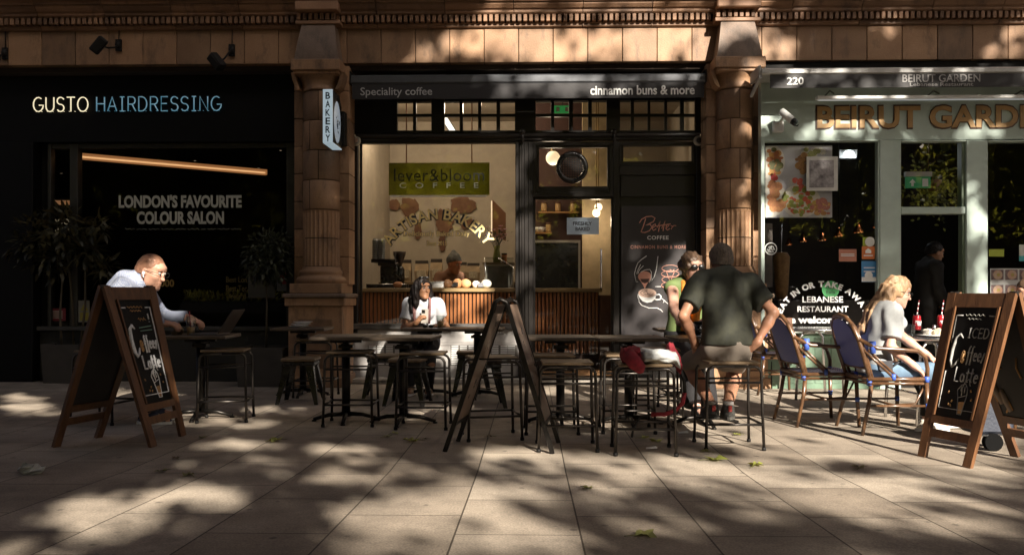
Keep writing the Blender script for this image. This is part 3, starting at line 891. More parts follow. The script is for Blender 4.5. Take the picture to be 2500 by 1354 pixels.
# ------------------------------------------------------------------ bakery shopfront
bak = thing("bakery_shopfront", "black panelled bakery shopfront with small transom panes and glazed door", "shopfront", (xc(1290, YB), YB, 0))
XBL, XBR = XLC + .33, XRC - .33
def pb(px0, py0, px1, py1, Y=YB, d=.08, ch=0.0, mbx=None):
    m = mbx or MB(); pbox(m, px0, py0, px1, py1, Y, d, ch); return m
# head panel above the transoms, hidden behind the awning
mb = MB(); mb.box(XBL, XBR, YB + .02, YB + .12, zc(246, YB), 3.93); mb.build("header", BLACKM, bak)
mb = MB(); pb(845, 240, 969, 326, YB + .01, .1, 0, mb); mb.build("dark_panel", BLACKM, bak)
panesA = [(970, 1008), (1016, 1053), (1085, 1122), (1130, 1167), (1175, 1212), (1221, 1257)]
panesB = [(1308, 1345), (1353, 1389), (1399, 1436), (1445, 1481)]
panesC = [(1514, 1540), (1548, 1581), (1588, 1622), (1629, 1661), (1670, 1697)]
rows_ = ((241, 278), (285, 320))
mb = MB(); allp = panesA + panesB + panesC
edges = [969] + [e for p in allp for e in p] + [1725]
for i in range(0, len(edges), 2):
    wdt = edges[i + 1] - edges[i]
    pb(edges[i], 238, edges[i + 1], 326, YB + (.0 if wdt > 15 else .02), .06, .003, mb)
for p in allp: pb(p[0] - .5, 278, p[1] + .5, 285, YB + .022, .05, 0, mb); pb(p[0] - .5, 318.5, p[1] + .5, 326, YB + .022, .05, 0, mb)
tr = mb.build("transom_frame", FRAME, bak)
mb = MB(); mb.box(xc(970, YB), xc(1698, YB), YB + .05, YB + .055, zc(322, YB), zc(240, YB)); mb.build("transom_panes", GLASS, tr)
mb = MB()   # moulded transom rail
x0, x1 = XBL, XBR; za, zb2 = zc(345, YB), zc(326, YB)
moulding(mb, [(YB + .1, za), (YB - .01, za), (YB - .03, za + .012), (YB - .03, za + .03), (YB - .065, za + .05), (YB - .075, za + .08), (YB - .06, zb2 - .001), (YB + .1, zb2 - .001)], x0, x1, 10, 0)
mb.build("transom_rail", FRAME, bak)
# main window
mb = MB()
pb(846, 345.5, 873, 812, YB - .02, .12, .006, mb); pb(1258, 345.5, 1268, 812, YB + .0, .1, .004, mb)
pb(873, 345.5, 1258, 350, YB + .01, .08, 0, mb)
pb(878, 350, 884, 790, YB + .045, .03, .002, mb)
wf = mb.build("window_frame", FRAME, bak)
mb = MB(); pb(873, 350, 1258, 790, YB + .05, .008, 0, mb); mb.build("window_pane", GLASS, wf)
mb = MB(); pb(846, 790, 1266, 803, YB - .06, .18, .005, mb); mb.build("sill", mat("worn_sill", (.10, .095, .09), .4, var=.5), bak)
mb = MB(); pb(846, 803.5, 1266, 932, YB + .0, .1, 0, mb)
for a, b in ((880, 1060), (1075, 1258)): pb(a, 838, b, 842, YB - .012, .012, 0, mb); pb(a, 815, b, 836, YB - .008, .008, .003, mb)
rs = mb.build("stall_riser", GREYW, bak)
mb = MB()   # vent grilles: rows of slits
for a in (900, 921, 942, 1102, 1123, 1144, 1165, 1200, 1222, 1240):
    mb = MB()
    for k in range(11): pb(a, 843 + k * 4.4, a + 17, 845.4 + k * 4.4, YB - .006, .006, 0, mb)
    mb.build("vent_grille", WHITE, rs)
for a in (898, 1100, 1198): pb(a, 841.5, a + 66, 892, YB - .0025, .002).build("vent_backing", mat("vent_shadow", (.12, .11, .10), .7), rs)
# posts with mouldings
mb = MB()
for px0, px1 in ((1268, 1302),):
    pb(px0, 345.5, px1, 930, YB - .03, .14, .006, mb)
    for k in (1274, 1281, 1290): pb(k, 346, k + 4, 930, YB - .045, .016, .004, mb)
    pb(px0 - 3, 880, px1 + 2, 930, YB - .06, .1, .006, mb)
pb(1497, 345.5, 1512, 930, YB - .03, .14, .006, mb); pb(1700, 345.5, 1726, 930, YB - .03, .14, .006, mb)
for bx in (1276, 1500): x_, z_ = FP(bx, 322, YB - .08); mb.ell((x_, YB - .09, z_), (.035, .035, .035)); mb.tube([(x_, YB - .07, z_ - .12), (x_, YB - .08, z_)], .02, 8)
mb.build("post", FRAME, bak)
# light over the door with stepped frame
mb = MB()
def pframe(mb, px0, py0, px1, py1, w, Y, d, ch=.003):
    pb(px0, py0, px1, py0 + w, Y, d, ch, mb); pb(px0, py1 - w, px1, py1, Y, d, ch, mb)
    pb(px0, py0 + w, px0 + w, py1 - w, Y, d, ch, mb); pb(px1 - w, py0 + w, px1, py1 - w, Y, d, ch, mb)
pframe(mb, 1302, 346, 1497, 480, 8, YB - .025, .1); pframe(mb, 1310, 354, 1489, 472, 6, YB + .0, .08); pb(1316, 455, 1483, 466, YB + .01, .06, .003, mb)
fl = mb.build("fanlight_frame", FRAME, bak)
mb = MB(); pb(1316, 360, 1483, 466, YB + .05, .006, 0, mb); mb.build("fanlight_pane", GLASS, fl)
# round vent in the fanlight
x_, z_ = FP(1397, 408, YB); vt = thing("round_vent", "round black extractor vent set in the glass above the bakery door", "vent", (x_, YB, z_))
mb = MB(); mb.lathe([(.135, .0), (.19, .0), (.195, .01), (.195, .07), (.15, .075), (.135, .05), (.135, 0)], 28, (0, 0, 0), M=Matrix.Rotation(R(90), 4, 'X') @ Matrix.Translation((0, 0, -.06))); mb.build("rim", BLACK, vt, True)
mb = MB()
for k in range(-4, 5):
    h = math.sqrt(max(0, .137 ** 2 - (k * .03) ** 2)); mb.box(k * .03 - .007, k * .03 + .007, -.004, .003, -h, h); mb.box(-h, h, -.0075, -.0045, k * .03 - .007, k * .03 + .007)
mb.build("grille", BLACKM, vt, True)
# glazed door
dr = thing("door", None, None); dr.parent = bak
mb = MB(); pframe(mb, 1302, 481, 1497, 915, 5, YB + .02, .06); pb(1492, 486, 1497, 910, YB + .03, .05, .002, mb); mb.build("door_frame", FRAME, dr)
mb = MB(); pb(1307, 486, 1492, 908, YB + .045, .008, 0, mb); mb.build("door_pane", GLASS, dr)
mb = MB(); pb(1300, 905, 1500, 916, YB - .09, .2, .004, mb); mb.build("threshold", wood_mat("threshold_wood", (.16, .08, .03), (.28, .15, .06), .5, axis=0), dr)
x_, z_ = FP(1467, 640, YB); mb = MB(); mb.tube([(x_, YB - .02, z_ + .16), (x_, YB - .05, z_ + .14), (x_, YB - .05, z_ - .3), (x_, YB - .02, z_ - .32)], .011, 8); mb.build("handle", CHROME, dr)
# step in front of the bakery
mb = MB(); mb.cbox(XBL, XBR, YB - .28, YB - .035, .0, .055, .008); tag(mb.build("step", mat("pale_step", (.42, .38, .32), .7, bump=.2)), kind="structure")
# panels right of the door
mb = MB(); pframe(mb, 1512, 346, 1700, 404, 7, YB - .02, .1); pframe(mb, 1519, 353, 1693, 397, 3, YB + .0, .08); rp_ = mb.build("upper_light_frame", FRAME, bak)
mb = MB(); pb(1519, 353, 1693, 398, YB + .04, .006, 0, mb); mb.build("upper_light_pane", GLASS, rp_)
mb = MB(); pb(1512, 404, 1700, 426, YB - .02, .1, .006, mb); pb(1512, 426, 1700, 930, YB + .03, .06, 0, mb); pb(1515, 428, 1697, 480, YB + .0, .03, .006, mb); pb(1512, 880, 1700, 932, YB - .01, .05, .004, mb); mb.build("side_panel", FRAME, bak)
# coffee poster on the panel
YP = YB - .012
po = sign_card("coffee_poster", "tall black coffee poster with pink and white line drawings beside the door", "poster", 1516, 503, 1697, 858, YP, mat("poster_black", (.028, .024, .025), .38, var=.1), .012)
YP -= .0135
mb = MB(); S_ = 4.514
def pp(u, v): x, z = FP(1500 + u / S_, 480 + v / S_, YP); return (x, YP, z)
def PL(ls, r, m, nm, n=5):
    mb = MB()
    for l_ in ls: mb.tube([pp(*q) for q in l_], r, n)
    return mb.build(nm, m, po)
script = [[(275, 290), (300, 250), (350, 222), (410, 215), (448, 235), (430, 275), (380, 300), (345, 315), (395, 305), (412, 335), (385, 375), (335, 395), (300, 392)], [(345, 240), (320, 320), (292, 390)],
          [(420, 345), (455, 320), (450, 300), (425, 315), (415, 350), (430, 372), (460, 355)], [(470, 340), (505, 270), (490, 360), (485, 385)], [(460, 325), (620, 300)], [(520, 350), (560, 265), (540, 350), (535, 378)],
          [(570, 345), (600, 320), (598, 302), (572, 320), (566, 352), (585, 368), (610, 350)], [(620, 318), (640, 325), (625, 360)], [(638, 335), (655, 318), (680, 320)]]
PL(script, .0065, PINK, "script_word")
mb = MB(); x0, z1 = pp(362, 430)[0], pp(362, 430)[2]; x1, z0 = pp(598, 472)[0], pp(598, 472)[2]; text_fit(mb, "COFFEE", x0, x1, z0, z1, YP, .002, .015, 1.1); mb.build("white_word", TXT_W, po)
mb = MB(); x0, z1 = pp(178, 535)[0], pp(178, 535)[2]; x1, z0 = pp(790, 572)[0], pp(790, 572)[2]; text_fit(mb, "CINNAMON BUNS & MORE", x0, x1, z0, z1, YP, .002, .008, 1.2); mb.build("pink_line", PINK, po)
PL([[(355, 652), (300, 690), (258, 730), (235, 790), (222, 850), (240, 940), (260, 935)], [(290, 745), (262, 800), (245, 850)], [(320, 760), (275, 805), (258, 850)], [(480, 655), (470, 740), (462, 800), (440, 880), (408, 935), (418, 900)],
    [(290, 830), (340, 805), (390, 800), (408, 830), (405, 900), (385, 945)], [(448, 990), (515, 990)], [(720, 988), (782, 988)], [(265, 1150), (300, 1195), (380, 1225), (470, 1225), (510, 1245), (532, 1268)], [(510, 1110), (545, 1140), (590, 1180)], [(535, 1170), (555, 1140)], [(262, 1070), (258, 1110), (275, 1150)]], .004, TXT_W, "white_drawing")
bun = []
for k in range(4):
    cy = 790 + k * 62; bun.append([(615 + (92 + 6 * (k % 2)) * math.cos(R(a)), cy + 38 * math.sin(R(a))) for a in range(0, 361, 20)])
    bun.append([(525, cy + 10), (570, cy + 32), (625, cy + 36), (680, cy + 28), (708, cy + 5)])
bun += [[(575, 830), (640, 1020)], [(660, 830), (590, 1000)], [(610, 800), (640, 820), (660, 800)]]
PL(bun, .0035, PINK, "bun_drawing")
mb = MB(); c = [pp(335 + 74 * math.cos(R(a)), 880 + 60 * math.sin(R(a))) for a in range(0, 360, 15)]; mb.plate([(p[0], p[2]) for p in c][::-1], YP, .003)
c = [pp(*q) for q in ((272, 905), (398, 905), (352, 975), (335, 1015), (318, 975))]; mb.plate([(p[0], p[2]) for p in c], YP + .0005, .003); mb.build("jug_drawing", PINK, po)
mb = MB(); c = [pp(*q) for q in ((285, 905), (388, 902), (372, 940), (335, 955), (300, 940))]; mb.plate([(p[0], p[2]) for p in c], YP - .0012, .002); mb.build("coffee_drawing", mat("brown_ink", (.06, .025, .018), .5), po)
mb = MB(); c = [pp(*q) for q in ((265, 1060), (275, 1110), (310, 1150), (360, 1168), (410, 1158), (450, 1125), (462, 1080), (460, 1050))]; mb.plate([(p[0], p[2]) for p in c], YP, .003)
mb.tube([pp(455, 1085), pp(490, 1075), pp(512, 1095), pp(505, 1130), pp(470, 1135), pp(445, 1130)], .010, 6); mb.build("cup_drawing", TXT_W, po)
mb = MB(); c = [pp(362 + 98 * math.cos(R(a)), 1060 + 50 * math.sin(R(a))) for a in range(0, 360, 15)]; mb.plate([(p[0], p[2]) for p in c][::-1], YP - .0015, .003); mb.build("froth_drawing", mat("tan_ink", (.50, .34, .26), .6), po)
PL([[(360 + r_ * 95 * math.cos(R(a)), 1058 + r_ * 42 * math.sin(R(a))) for a in range(0, 300, 25)] for r_ in (.75, .4)] + [[(340, 1040), (370, 1060), (360, 1075)]], .0035, TXT_DK, "swirl_drawing")
PL([[(1500 - 1500 + 110, 1352), (110, 1500), (110, 1700)], [(160, 1560), (560, 1560)]], .0015, TXT_DK, "panel_groove")

# window lettering
YW = YB + .044
mb = MB(); mg = MB()
xq0, zq = FP(948, 578, YW); xq1, _ = FP(1191, 572, YW); xm, zt = FP(1071, 509, YW)
hw = (xq1 - xq0) / 2; sag = zt - zq; rad = (hw ** 2 + sag ** 2) / (2 * sag) - .03; half = math.degrees(math.asin(min(1, hw / rad))) * .93
for m_, b_, dy in ((mg, .085, .002), (mb, .018, 0)):
    arc_text(m_, "ARTISAN BAKERY", (xq0 + xq1) / 2, zt - rad - .13, rad, 90 + half, 90 - half, .135, YW - .004 + dy, .002, b_, .95)
for a in (("Deliciously Baked Daily", 986, 564, 1147, 580), ("Since 2015", 1042, 588, 1091, 599)):
    m_ = MB(); ptext(m_, *a, YW - .002, .002, .016); m_.build("gold_window_line", TXT_Y, wf); m_ = MB(); ptext(m_, a[0], a[1] - 1, a[2] - 1, a[3] + 1, a[4] + 1, YW, .0015, .035); m_.build("line_outline", TXT_DK, wf)
mb.build("gold_window_lettering", TXT_Y, wf); mg.build("lettering_outline", TXT_DK, wf)

# awning over the bakery
aw = thing("awning", "retracted black awning with coffee and cinnamon bun lettering over the bakery", "awning", (xc(1290, YB), YB - .2, zc(240, YB)))
YA = YB - .42
mb = MB(); x0, x1 = xc(857, YA), xc(1722, YA); zt, zm, zl = zc(180, YA), zc(203, YA), zc(240, YA)
moulding(mb, [(YB + .01, zt + .05), (YB + .01, zm), (YA + .02, zm), (YA, zm + .02), (YA, zt - .02), (YA + .03, zt), (YB - .15, zt + .05)], x0, x1, 20, 0); mb.build("cassette", mat("grey_cassette", (.10, .105, .115), .35, .3, var=.12), aw)
mb = MB(); mb.box(x0 + .01, x1 - .01, YA + .012, YA + .02, zl, zm - .001); vl = mb.build("valance", mat("black_canvas", (.016, .014, .015), .6, var=.15, bump=.1), aw)
mb = MB(); ptext(mb, "Speciality coffee", 880, 214, 1055, 238, YA + .011, .003, .006, 1.0); mb.build("grey_lettering", mat("greyish_lettering", (.42, .42, .42), .6), vl)
mb = MB(); ptext(mb, "cinnamon buns & more", 1441, 209, 1696, 231, YA + .011, .003, .022); mb.build("white_lettering", TXT_W, vl)
mb = MB(); mb.cbox(x0 - .02, x0 + .0, YA, YB, zm, zt + .04, .004); mb.cbox(x1, x1 + .02, YA, YB, zm, zt + .04, .004); mb.build("end_cap", BLACKM, aw)

# camera domes on both sides
for px, lb in ((868, "white dome camera at the bakery window's top left corner"), (1706, "white dome camera beside the right column")):
    x_, z_ = FP(px, 343, YB - .05); t = thing("dome_camera", lb, "camera", (x_, YB - .02, z_))
    rot = Matrix.Rotation(R(90), 4, 'X')
    MB().lathe([(0, .05), (.05, .05), (.062, .03), (.062, 0), (.0, 0)][::-1], 22, M=rot).build("housing", mat("cream_plastic", (.55, .52, .44), .4), t, True)
    MB().ell((0, -.05, 0), (.034, .03, .034)).build("dome", BLACK if px > 1000 else mat("tan_dome", (.30, .20, .14), .35), t, True)
    MB().lathe([(.034, .051), (.044, .055), (.048, .051)], 20, M=rot).build("ring", GREYW, t, True)

# projecting bakery sign on the left column
x_s = xc(846, YC); zt, zb3 = 3.43, 2.76
lb_ = thing("projecting_sign", "slim white lightbox reading BAKERY projecting from the left column", "sign", (xc(835), YC - .05, zb3))
y_f = YC - .62
xf0, zt = FP(788, 218, y_f); xf1, zb3 = FP(812, 349, y_f)
mb = MB(); mb.cbox(xf0, xf1, y_f, y_f + .01, zb3, zt, .003); mb.box(xf0 + .002, xf1 - .002, y_f + .011, YC - .16, zb3 - .0, zb3 + .012)
mb.build("lit_face", emis("lit_sign_face", (.62, .80, .90), .13, (.5, .55, .58)), lb_)
mb = MB(); pts = [(y_f + .011, zb3 + .013), (YC - .16, zb3 + .013), (YC - .16, zt - .1), (YC - .28, zt), (y_f + .011, zt)]
n = len(pts); v = [(xf0 + .004, a, b) for a, b in pts] + [(xf1 - .004, a, b) for a, b in pts]
mb.add(v, [tuple(range(n))[::-1], tuple(range(n, 2 * n))] + [(i, (i + 1) % n, n + (i + 1) % n, n + i) for i in range(n)]); mb.build("side_box", BLACK, lb_)
mb = MB(); mb.ell((xf1 - .004, (y_f + YC - .16) / 2 + .01, (zt + zb3) / 2 - .02), (.006, .165, .235), 24, 12); mb.build("round_emblem", emis("emblem_disc", (.50, .66, .80), .07, (.5, .55, .6)), lb_)
mb = MB(); ce = (xf1 + .004, (y_f + YC - .16) / 2 + .01, (zt + zb3) / 2 - .02); rg = random.Random(2)
for k in range(14):
    a = rg.uniform(0, 6.28); r_ = rg.uniform(.02, .1); mb.tube([(ce[0] + .001, ce[1] + r_ * .6 * math.cos(a), ce[2] + r_ * math.sin(a)), (ce[0] + .001, ce[1] + r_ * .9 * math.cos(a + .5), ce[2] + 1.3 * r_ * math.sin(a + .5))], .003, 4)
mb.build("emblem_drawing", TXT_DK, lb_)
mb = MB(); hL = (zt - zb3)
for i, ch in enumerate("BAKERY"):
    zc_ = zt - hL * (.085 + .158 * i) - .02; w_ = (xf1 - xf0)
    text_fit(mb, ch, xf0 + w_ * .28, xf1 - w_ * .25, zc_ - .038, zc_ + .038, y_f - .002, .002, .02)
mb.build("lettering", TXT_DK, lb_)
mb = MB(); mb.cbox(xf0 + .02, xf1 + .03, YC - .158, YC - .03, zb3 + .06, zb3 + .45, .006); mb.tube([(xf0 + .06, YC - .1, zb3 + .4), (xf0 + .06, YC + .0, zb3 + .4)], .02, 8); mb.build("bracket", BLACKM, lb_)

# ------------------------------------------------------------------ inside the bakery
YI = 10.95
ct = thing("slatted_counter", "long shop counter fronted with vertical orange-brown wood slats", "counter", (xc(1180, YI), YI, 0))
zt_ = zc(703, YI); mb = MB()
x = xc(866, YI)
while x < xc(1462, YI):
    mb.cbox(x, x + .034, YI, YI + .03, .30, zt_ - .055, .004); x += .05
mb.build("slats", SLAT, ct)
mb = MB(); mb.box(xc(864, YI), xc(1462, YI), YI + .031, YI + .6, .1, zt_ - .052); mb.build("carcass", mat("counter_dark", (.03, .012, .006), .7), ct)
mb = MB(); mb.cbox(xc(860, YI), xc(1470, YI), YI - .05, YI + .65, zt_ - .05, zt_, .006); mb.build("worktop", wood_mat("worktop_oak", (.24, .16, .07), (.36, .25, .12), .4, axis=0), ct)
mb = MB(); mb.cbox(xc(1463, YI), xc(1506, YI), YI - .02, YI + .5, .05, zt_ - .09, .004); mb.build("end_panel", BROWNP, ct)
mb = MB(); mb.box(xc(864, YI), xc(1462, YI), YI + .0, YI + .5, .02, .1); mb.build("plinth", BLACKM, ct)
# glass case over the counter, right end
gc = thing("glass_case", "glass display case at the counter's right end with steel edges", "display case", (xc(1220, YI), YI + .1, zt_))
mb = MB(); xa, xb = xc(1183, YI), xc(1252, YI); h = .40
mb.box(xa, xb, YI + .12, YI + .126, zt_ + .006, zt_ + h); mb.box(xa, xb, YI + .127, YI + .5, zt_ + h, zt_ + h + .008); mb.build("panes", CLEAR, gc)
mb = MB(); mb.tube([(xb, YI + .12, zt_), (xb, YI + .12, zt_ + h * .72), (xb - .2, YI + .12, zt_ + h)], .006, 6); mb.tube([(xa, YI + .12, zt_), (xa, YI + .12, zt_ + h)], .006, 6); mb.build("edge_trim", CHROME, gc)
mb = MB(); mb.box(xa, xb, YI + .2, YI + .5, zt_ + .004, zt_ + .3); mb.build("inner_shelves", mat("case_inside", (.10, .085, .07), .5, var=.5, scale=9), gc)
# pastries: separate loaves on the counter
def loaf(label, px, py0, py1, wpx, col, nm="loaf", y=YI + .08):
    x, z1 = FP(px, py0, y); _, z0 = FP(px, py1, y); rx = wpx / 2 / FPX * y; h = max(.04, z1 - zt_)
    m = mat("crust_%d" % px, col, .7, col2=tuple(min(1, c * 1.6) for c in col), scale=14, bump=.5, bscale=40)
    t = thing(nm, label, "bread", (x, y, zt_), 0, "breads on the bakery counter")
    mb = MB(); rg = random.Random(px)
    mb.ell((0, 0, h * .5), (rx, rx * .9, h * .52), 16, 10)
    mb.V = [(a * (1 + .05 * math.sin(9 * a / rx + px)), b, max(.0, c)) for a, b, c in mb.V]
    mb.build("crumb_crust", m, t, True)
    mb = MB()
    for k in range(5):
        a = rg.uniform(-.6, .6); mb.ell((rx * a, -rx * .45, h * (.75 - .3 * abs(a))), (.012, .012, .008), 6, 5)
    mb.build("topping", WHITE if col[0] > .5 else mat("topping_%d" % px, tuple(c * .5 for c in col), .8), t, True)
loaf("dark crusted round loaf, leftmost of the breads", 1093, 682, 700, 22, (.16, .075, .03))
loaf("golden loaf behind the dark price card", 1117, 680, 700, 24, (.42, .21, .09))
loaf("orange-gold round loaf in the middle of the breads", 1137, 681, 700, 26, (.50, .28, .13))
loaf("white sugared bun left of the palest bun", 1162, 685, 700, 20, (.62, .58, .50), "sugared_bun")
loaf("largest pale sugared bun at the right end", 1187, 682, 700, 26, (.66, .62, .54), "sugared_bun")
loaf("small brown pastry left of the seated woman's hair", 972, 687, 701, 26, (.24, .10, .04), "pastry")
def pcard(label, px0, py0, px1, py1, y, m, nm="price_card"):
    t = sign_card(nm, label, "card", px0, py0, px1, py1, y, m)
    mb = MB(); pbox(mb, px0 + 1, py1 - 4, px1 - 1, py1, y + .001, .03); mb.build("foot", BLACKM, t)
pcard("black price card between the two golden loaves", 1106, 689, 1118, 699, YI + .0, BLACKM)
pcard("grey price card before the white buns", 1167, 690, 1180, 700, YI + .0, mat("slate_card", (.2, .2, .22), .6))
tr_ = thing("white_tray", "long white serving tray beside the seated woman's face", "tray", (xc(1068, YI), YI + .1, zt_)); mb = MB(); a, b = xc(1050, YI), xc(1082, YI); mb.cbox(a, b, YI + .03, YI + .25, zt_ + .002, zt_ + .075, .008); mb.build("tray_body", WHITE, tr_)
mb = MB(); mb.cbox(a - .01, b + .01, YI + .02, YI + .26, zt_ + .077, zt_ + .087, .003); mb.build("rim", WHITE, tr_)
for (a, b, lb) in ((892, 960, "longest dark baking tray at the counter's left"), (962, 990, "short dark tray left of the seated woman")):
    t = thing("baking_tray", lb, "tray", (xc((a + b) / 2, YI), YI + .15, zt_)); mb = MB(); mb.cbox(xc(a, YI), xc(b, YI), YI + .05, YI + .3, zt_ + .001, zt_ + .05, .004); mb.build("tray_body", BLACK, t)
    mb = MB(); mb.tube([(xc(a, YI), YI + .05, zt_ + .054), (xc(b, YI), YI + .05, zt_ + .054), (xc(b, YI), YI + .3, zt_ + .054), (xc(a, YI), YI + .3, zt_ + .054)], .004, 5, closed=True); mb.build("rim", CHROME, t)
# back bar
YK = 12.9
bb = thing("back_bar", "low wooden back bar along the bakery's cream wall", "cabinet", (xc(1060, YK), YK, 0))
zk = zc(688, YK); mb = MB(); mb.box(xc(866, YK), xc(1270, YK), YK, YK + .7, .05, zk - .04); mb.build("cabinet_body", mat("backbar_dark", (.10, .07, .05), .6), bb)
mb = MB(); mb.cbox(xc(864, YK), xc(1272, YK), YK - .03, YK + .72, zk - .038, zk, .005); mb.build("top", WOOD_S, bb)
def coffee_bag(label, px, py0, wpx):
    y = YK + .12; x, z1 = FP(px, py0, y); wd = wpx / FPX * y; h = z1 - zk
    t = thing("coffee_bag", label, "coffee bag", (x, y, zk), 0, "coffee bags on the back bar")
    mb = MB(); v = [(-wd * .45, -.06, 0), (wd * .45, -.06, 0), (wd * .45, .06, 0), (-wd * .45, .06, 0), (-wd * .5, -.075, h * .5), (wd * .5, -.075, h * .5), (wd * .5, .075, h * .5), (-wd * .5, .075, h * .5), (-wd * .46, -.02, h * .86), (wd * .46, -.02, h * .86), (wd * .46, .02, h * .86), (-wd * .46, .02, h * .86)]
    f = [(3, 2, 1, 0), (8, 9, 10, 11)]
    for o in (0, 4):
        for a in range(4): f.append((o + a, o + (a + 1) % 4, o + 4 + (a + 1) % 4, o + 4 + a))
    mb.add(v, f); mb.build("bag", mat("kraft_paper", (.34, .25, .15), .8, bump=.3, bscale=20), t, True)
    mb = MB(); mb.box(-wd * .46, wd * .46, -.026, .026, h * .862, h); mb.build("folded_top", mat("dark_band", (.05, .04, .035), .6), t, True)
    mb = MB(); mb.box(-wd * .32, wd * .32, -.083, -.072, h * .2, h * .55); mb.build("front_label", mat("pale_label", (.45, .38, .27), .7, var=.4, scale=40), t, True)
for px, py, wp, lb in ((994, 634, 22, "kraft coffee bag nearest the coffee machine"), (1030, 636, 34, "wide kraft coffee bag above the seated woman"), (1066, 632, 30, "kraft coffee bag just left of the baker's hat"), (1124, 640, 34, "kraft coffee bag right behind the baker's face"), (1156, 642, 32, "kraft coffee bag farthest right, by the glass case")): coffee_bag(lb, px, py, wp)
cm = thing("coffee_machine", "black espresso machine at the left of the bakery interior", "coffee machine", (xc(938, YI), YI + .35, zt_))
mb = MB(); a, b = xc(928, YI + .3), xc(968, YI + .3); mb.cbox(a, b, YI + .3, YI + .6, zt_ + .0, zt_ + .30, .012); mb.build("machine_body", BLACK, cm)
mb = MB(); mb.cbox(a - .03, b + .02, YI + .28, YI + .6, zt_ + .302, zt_ + .35, .01); mb.tube([(b - .02, YI + .27, zt_ + .2), (b + .06, YI + .24, zt_ + .12)], .012, 7); mb.tube([(a + .06, YI + .28, zt_ + .13), (a + .06, YI + .2, zt_ + .11)], .014, 7); mb.build("group_handles", STEEL_L, cm)
gr = thing("coffee_grinder", "black coffee grinder with curved hopper beside the machine", "grinder", (xc(978, YI), YI + .45, zt_)); gx = xc(975, YI + .45)
mb = MB(); mb.lathe([(0, 0), (.075, 0), (.07, .26), (.05, .30), (.0, .30)], 14, (gx, YI + .45, zt_)); mb.build("grinder_body", BLACK, gr); mb = MB(); mb.lathe([(.03, .301), (.085, .46), (.09, .5), (0, .5)], 14, (gx, YI + .45, zt_)); mb.build("hopper", mat("smoked_plastic", (.05, .035, .03), .2), gr)
def cupstack(label, px, py0, py1, y=YI + .3):
    x, z1 = FP(px, py0, y); z0 = FP(px, py1, y)[1]
    t = thing("cup_stack", label, "paper cups", (x, y, z0), 0, "upturned paper cup stacks")
    mb = MB(); n = 9; h = z1 - z0; prof = []
    for k in range(n): prof += [(.046, h * k / n), (.046, h * k / n + .006), (.042, h * k / n + .007)]
    prof += [(.034, h), (0, h)]; mb.lathe([(0, 0)] + prof, 14); mb.build("cups", mat("grey_cups", (.13, .14, .14), .6), t, True)
    mb = MB(); mb.lathe([(0, h + .001), (.03, h + .001), (.03, h + .004), (0, h + .004)], 12); mb.build("top_base", TXT_GR, t, True)
cupstack("left stack of grey paper cups on the espresso machine", 917, 583, 632); cupstack("right stack of grey paper cups on the espresso machine", 932, 583, 632)
mb = MB(); pbox(mb, 906, 632, 966, 640, YI + .26, .34); tag(mb.build("cup_shelf", STEEL), "small steel shelf holding the paper cup stacks", "shelf")
# flowers
y = YI + .3; x, zb4 = FP(1213, 640, y)
fv = thing("flower_vase", "green glass vase of pink and white flowers on the display case", "flower vase", (x, y, zb4))
MB().lathe([(0, 0), (.05, 0), (.055, .06), (.035, .17), (.045, .22), (.04, .22), (.03, .17), (.05, .06), (.0, .012)], 16).build("vase", mat("green_vase", (.22, .24, .05), .15), fv, True)
mb = MB(); rg = random.Random(8); tips = []
for k in range(16):
    e = Vector((rg.gauss(0, .09), rg.gauss(0, .06), .36 + rg.uniform(-.06, .12))); tips.append(e); mb.tube([(0, 0, .1), (e.x * .4, e.y * .4, .26), e], .003, 4)
for k in range(50): leaf_shape(mb, (rg.gauss(0, .06), rg.gauss(0, .05), rg.uniform(.24, .4)), (rg.gauss(0, 1), rg.gauss(0, 1), .5), (0, 0, 1), .07, .025)
mb.build("stems", LEAF_DK, fv, True)
mb = MB()
for e in tips:
    for k in range(7):
        a = k * .9; leaf_shape(mb, e, (math.cos(a), math.sin(a), .5), (0, 0, 1), .045, .03)
mb.build("petals", leaf_mat("petal", (.35, .16, .22), (.55, .42, .42), .2), fv, True)
t = thing("jar", "small orange jar next to the flower vase", "jar", (x + .1, y, zb4)); MB().lathe([(0, 0), (.035, 0), (.035, .1), (.0, .1)], 14).build("jar_body", mat("orange_jar", (.45, .14, .03), .4), t, True); MB().lathe([(0, .101), (.037, .101), (.037, .12), (0, .12)], 14).build("lid", BLACKM, t, True)
mb = MB(); pbox(mb, 1178, 640, 1256, 645, y - .1, .35); mb.build("shelf_board", WOOD_S, tag(thing("wall_shelf", "dark wood shelf under the flower vase", "shelf", (xc(1215, y), y, zb4 - .03))))
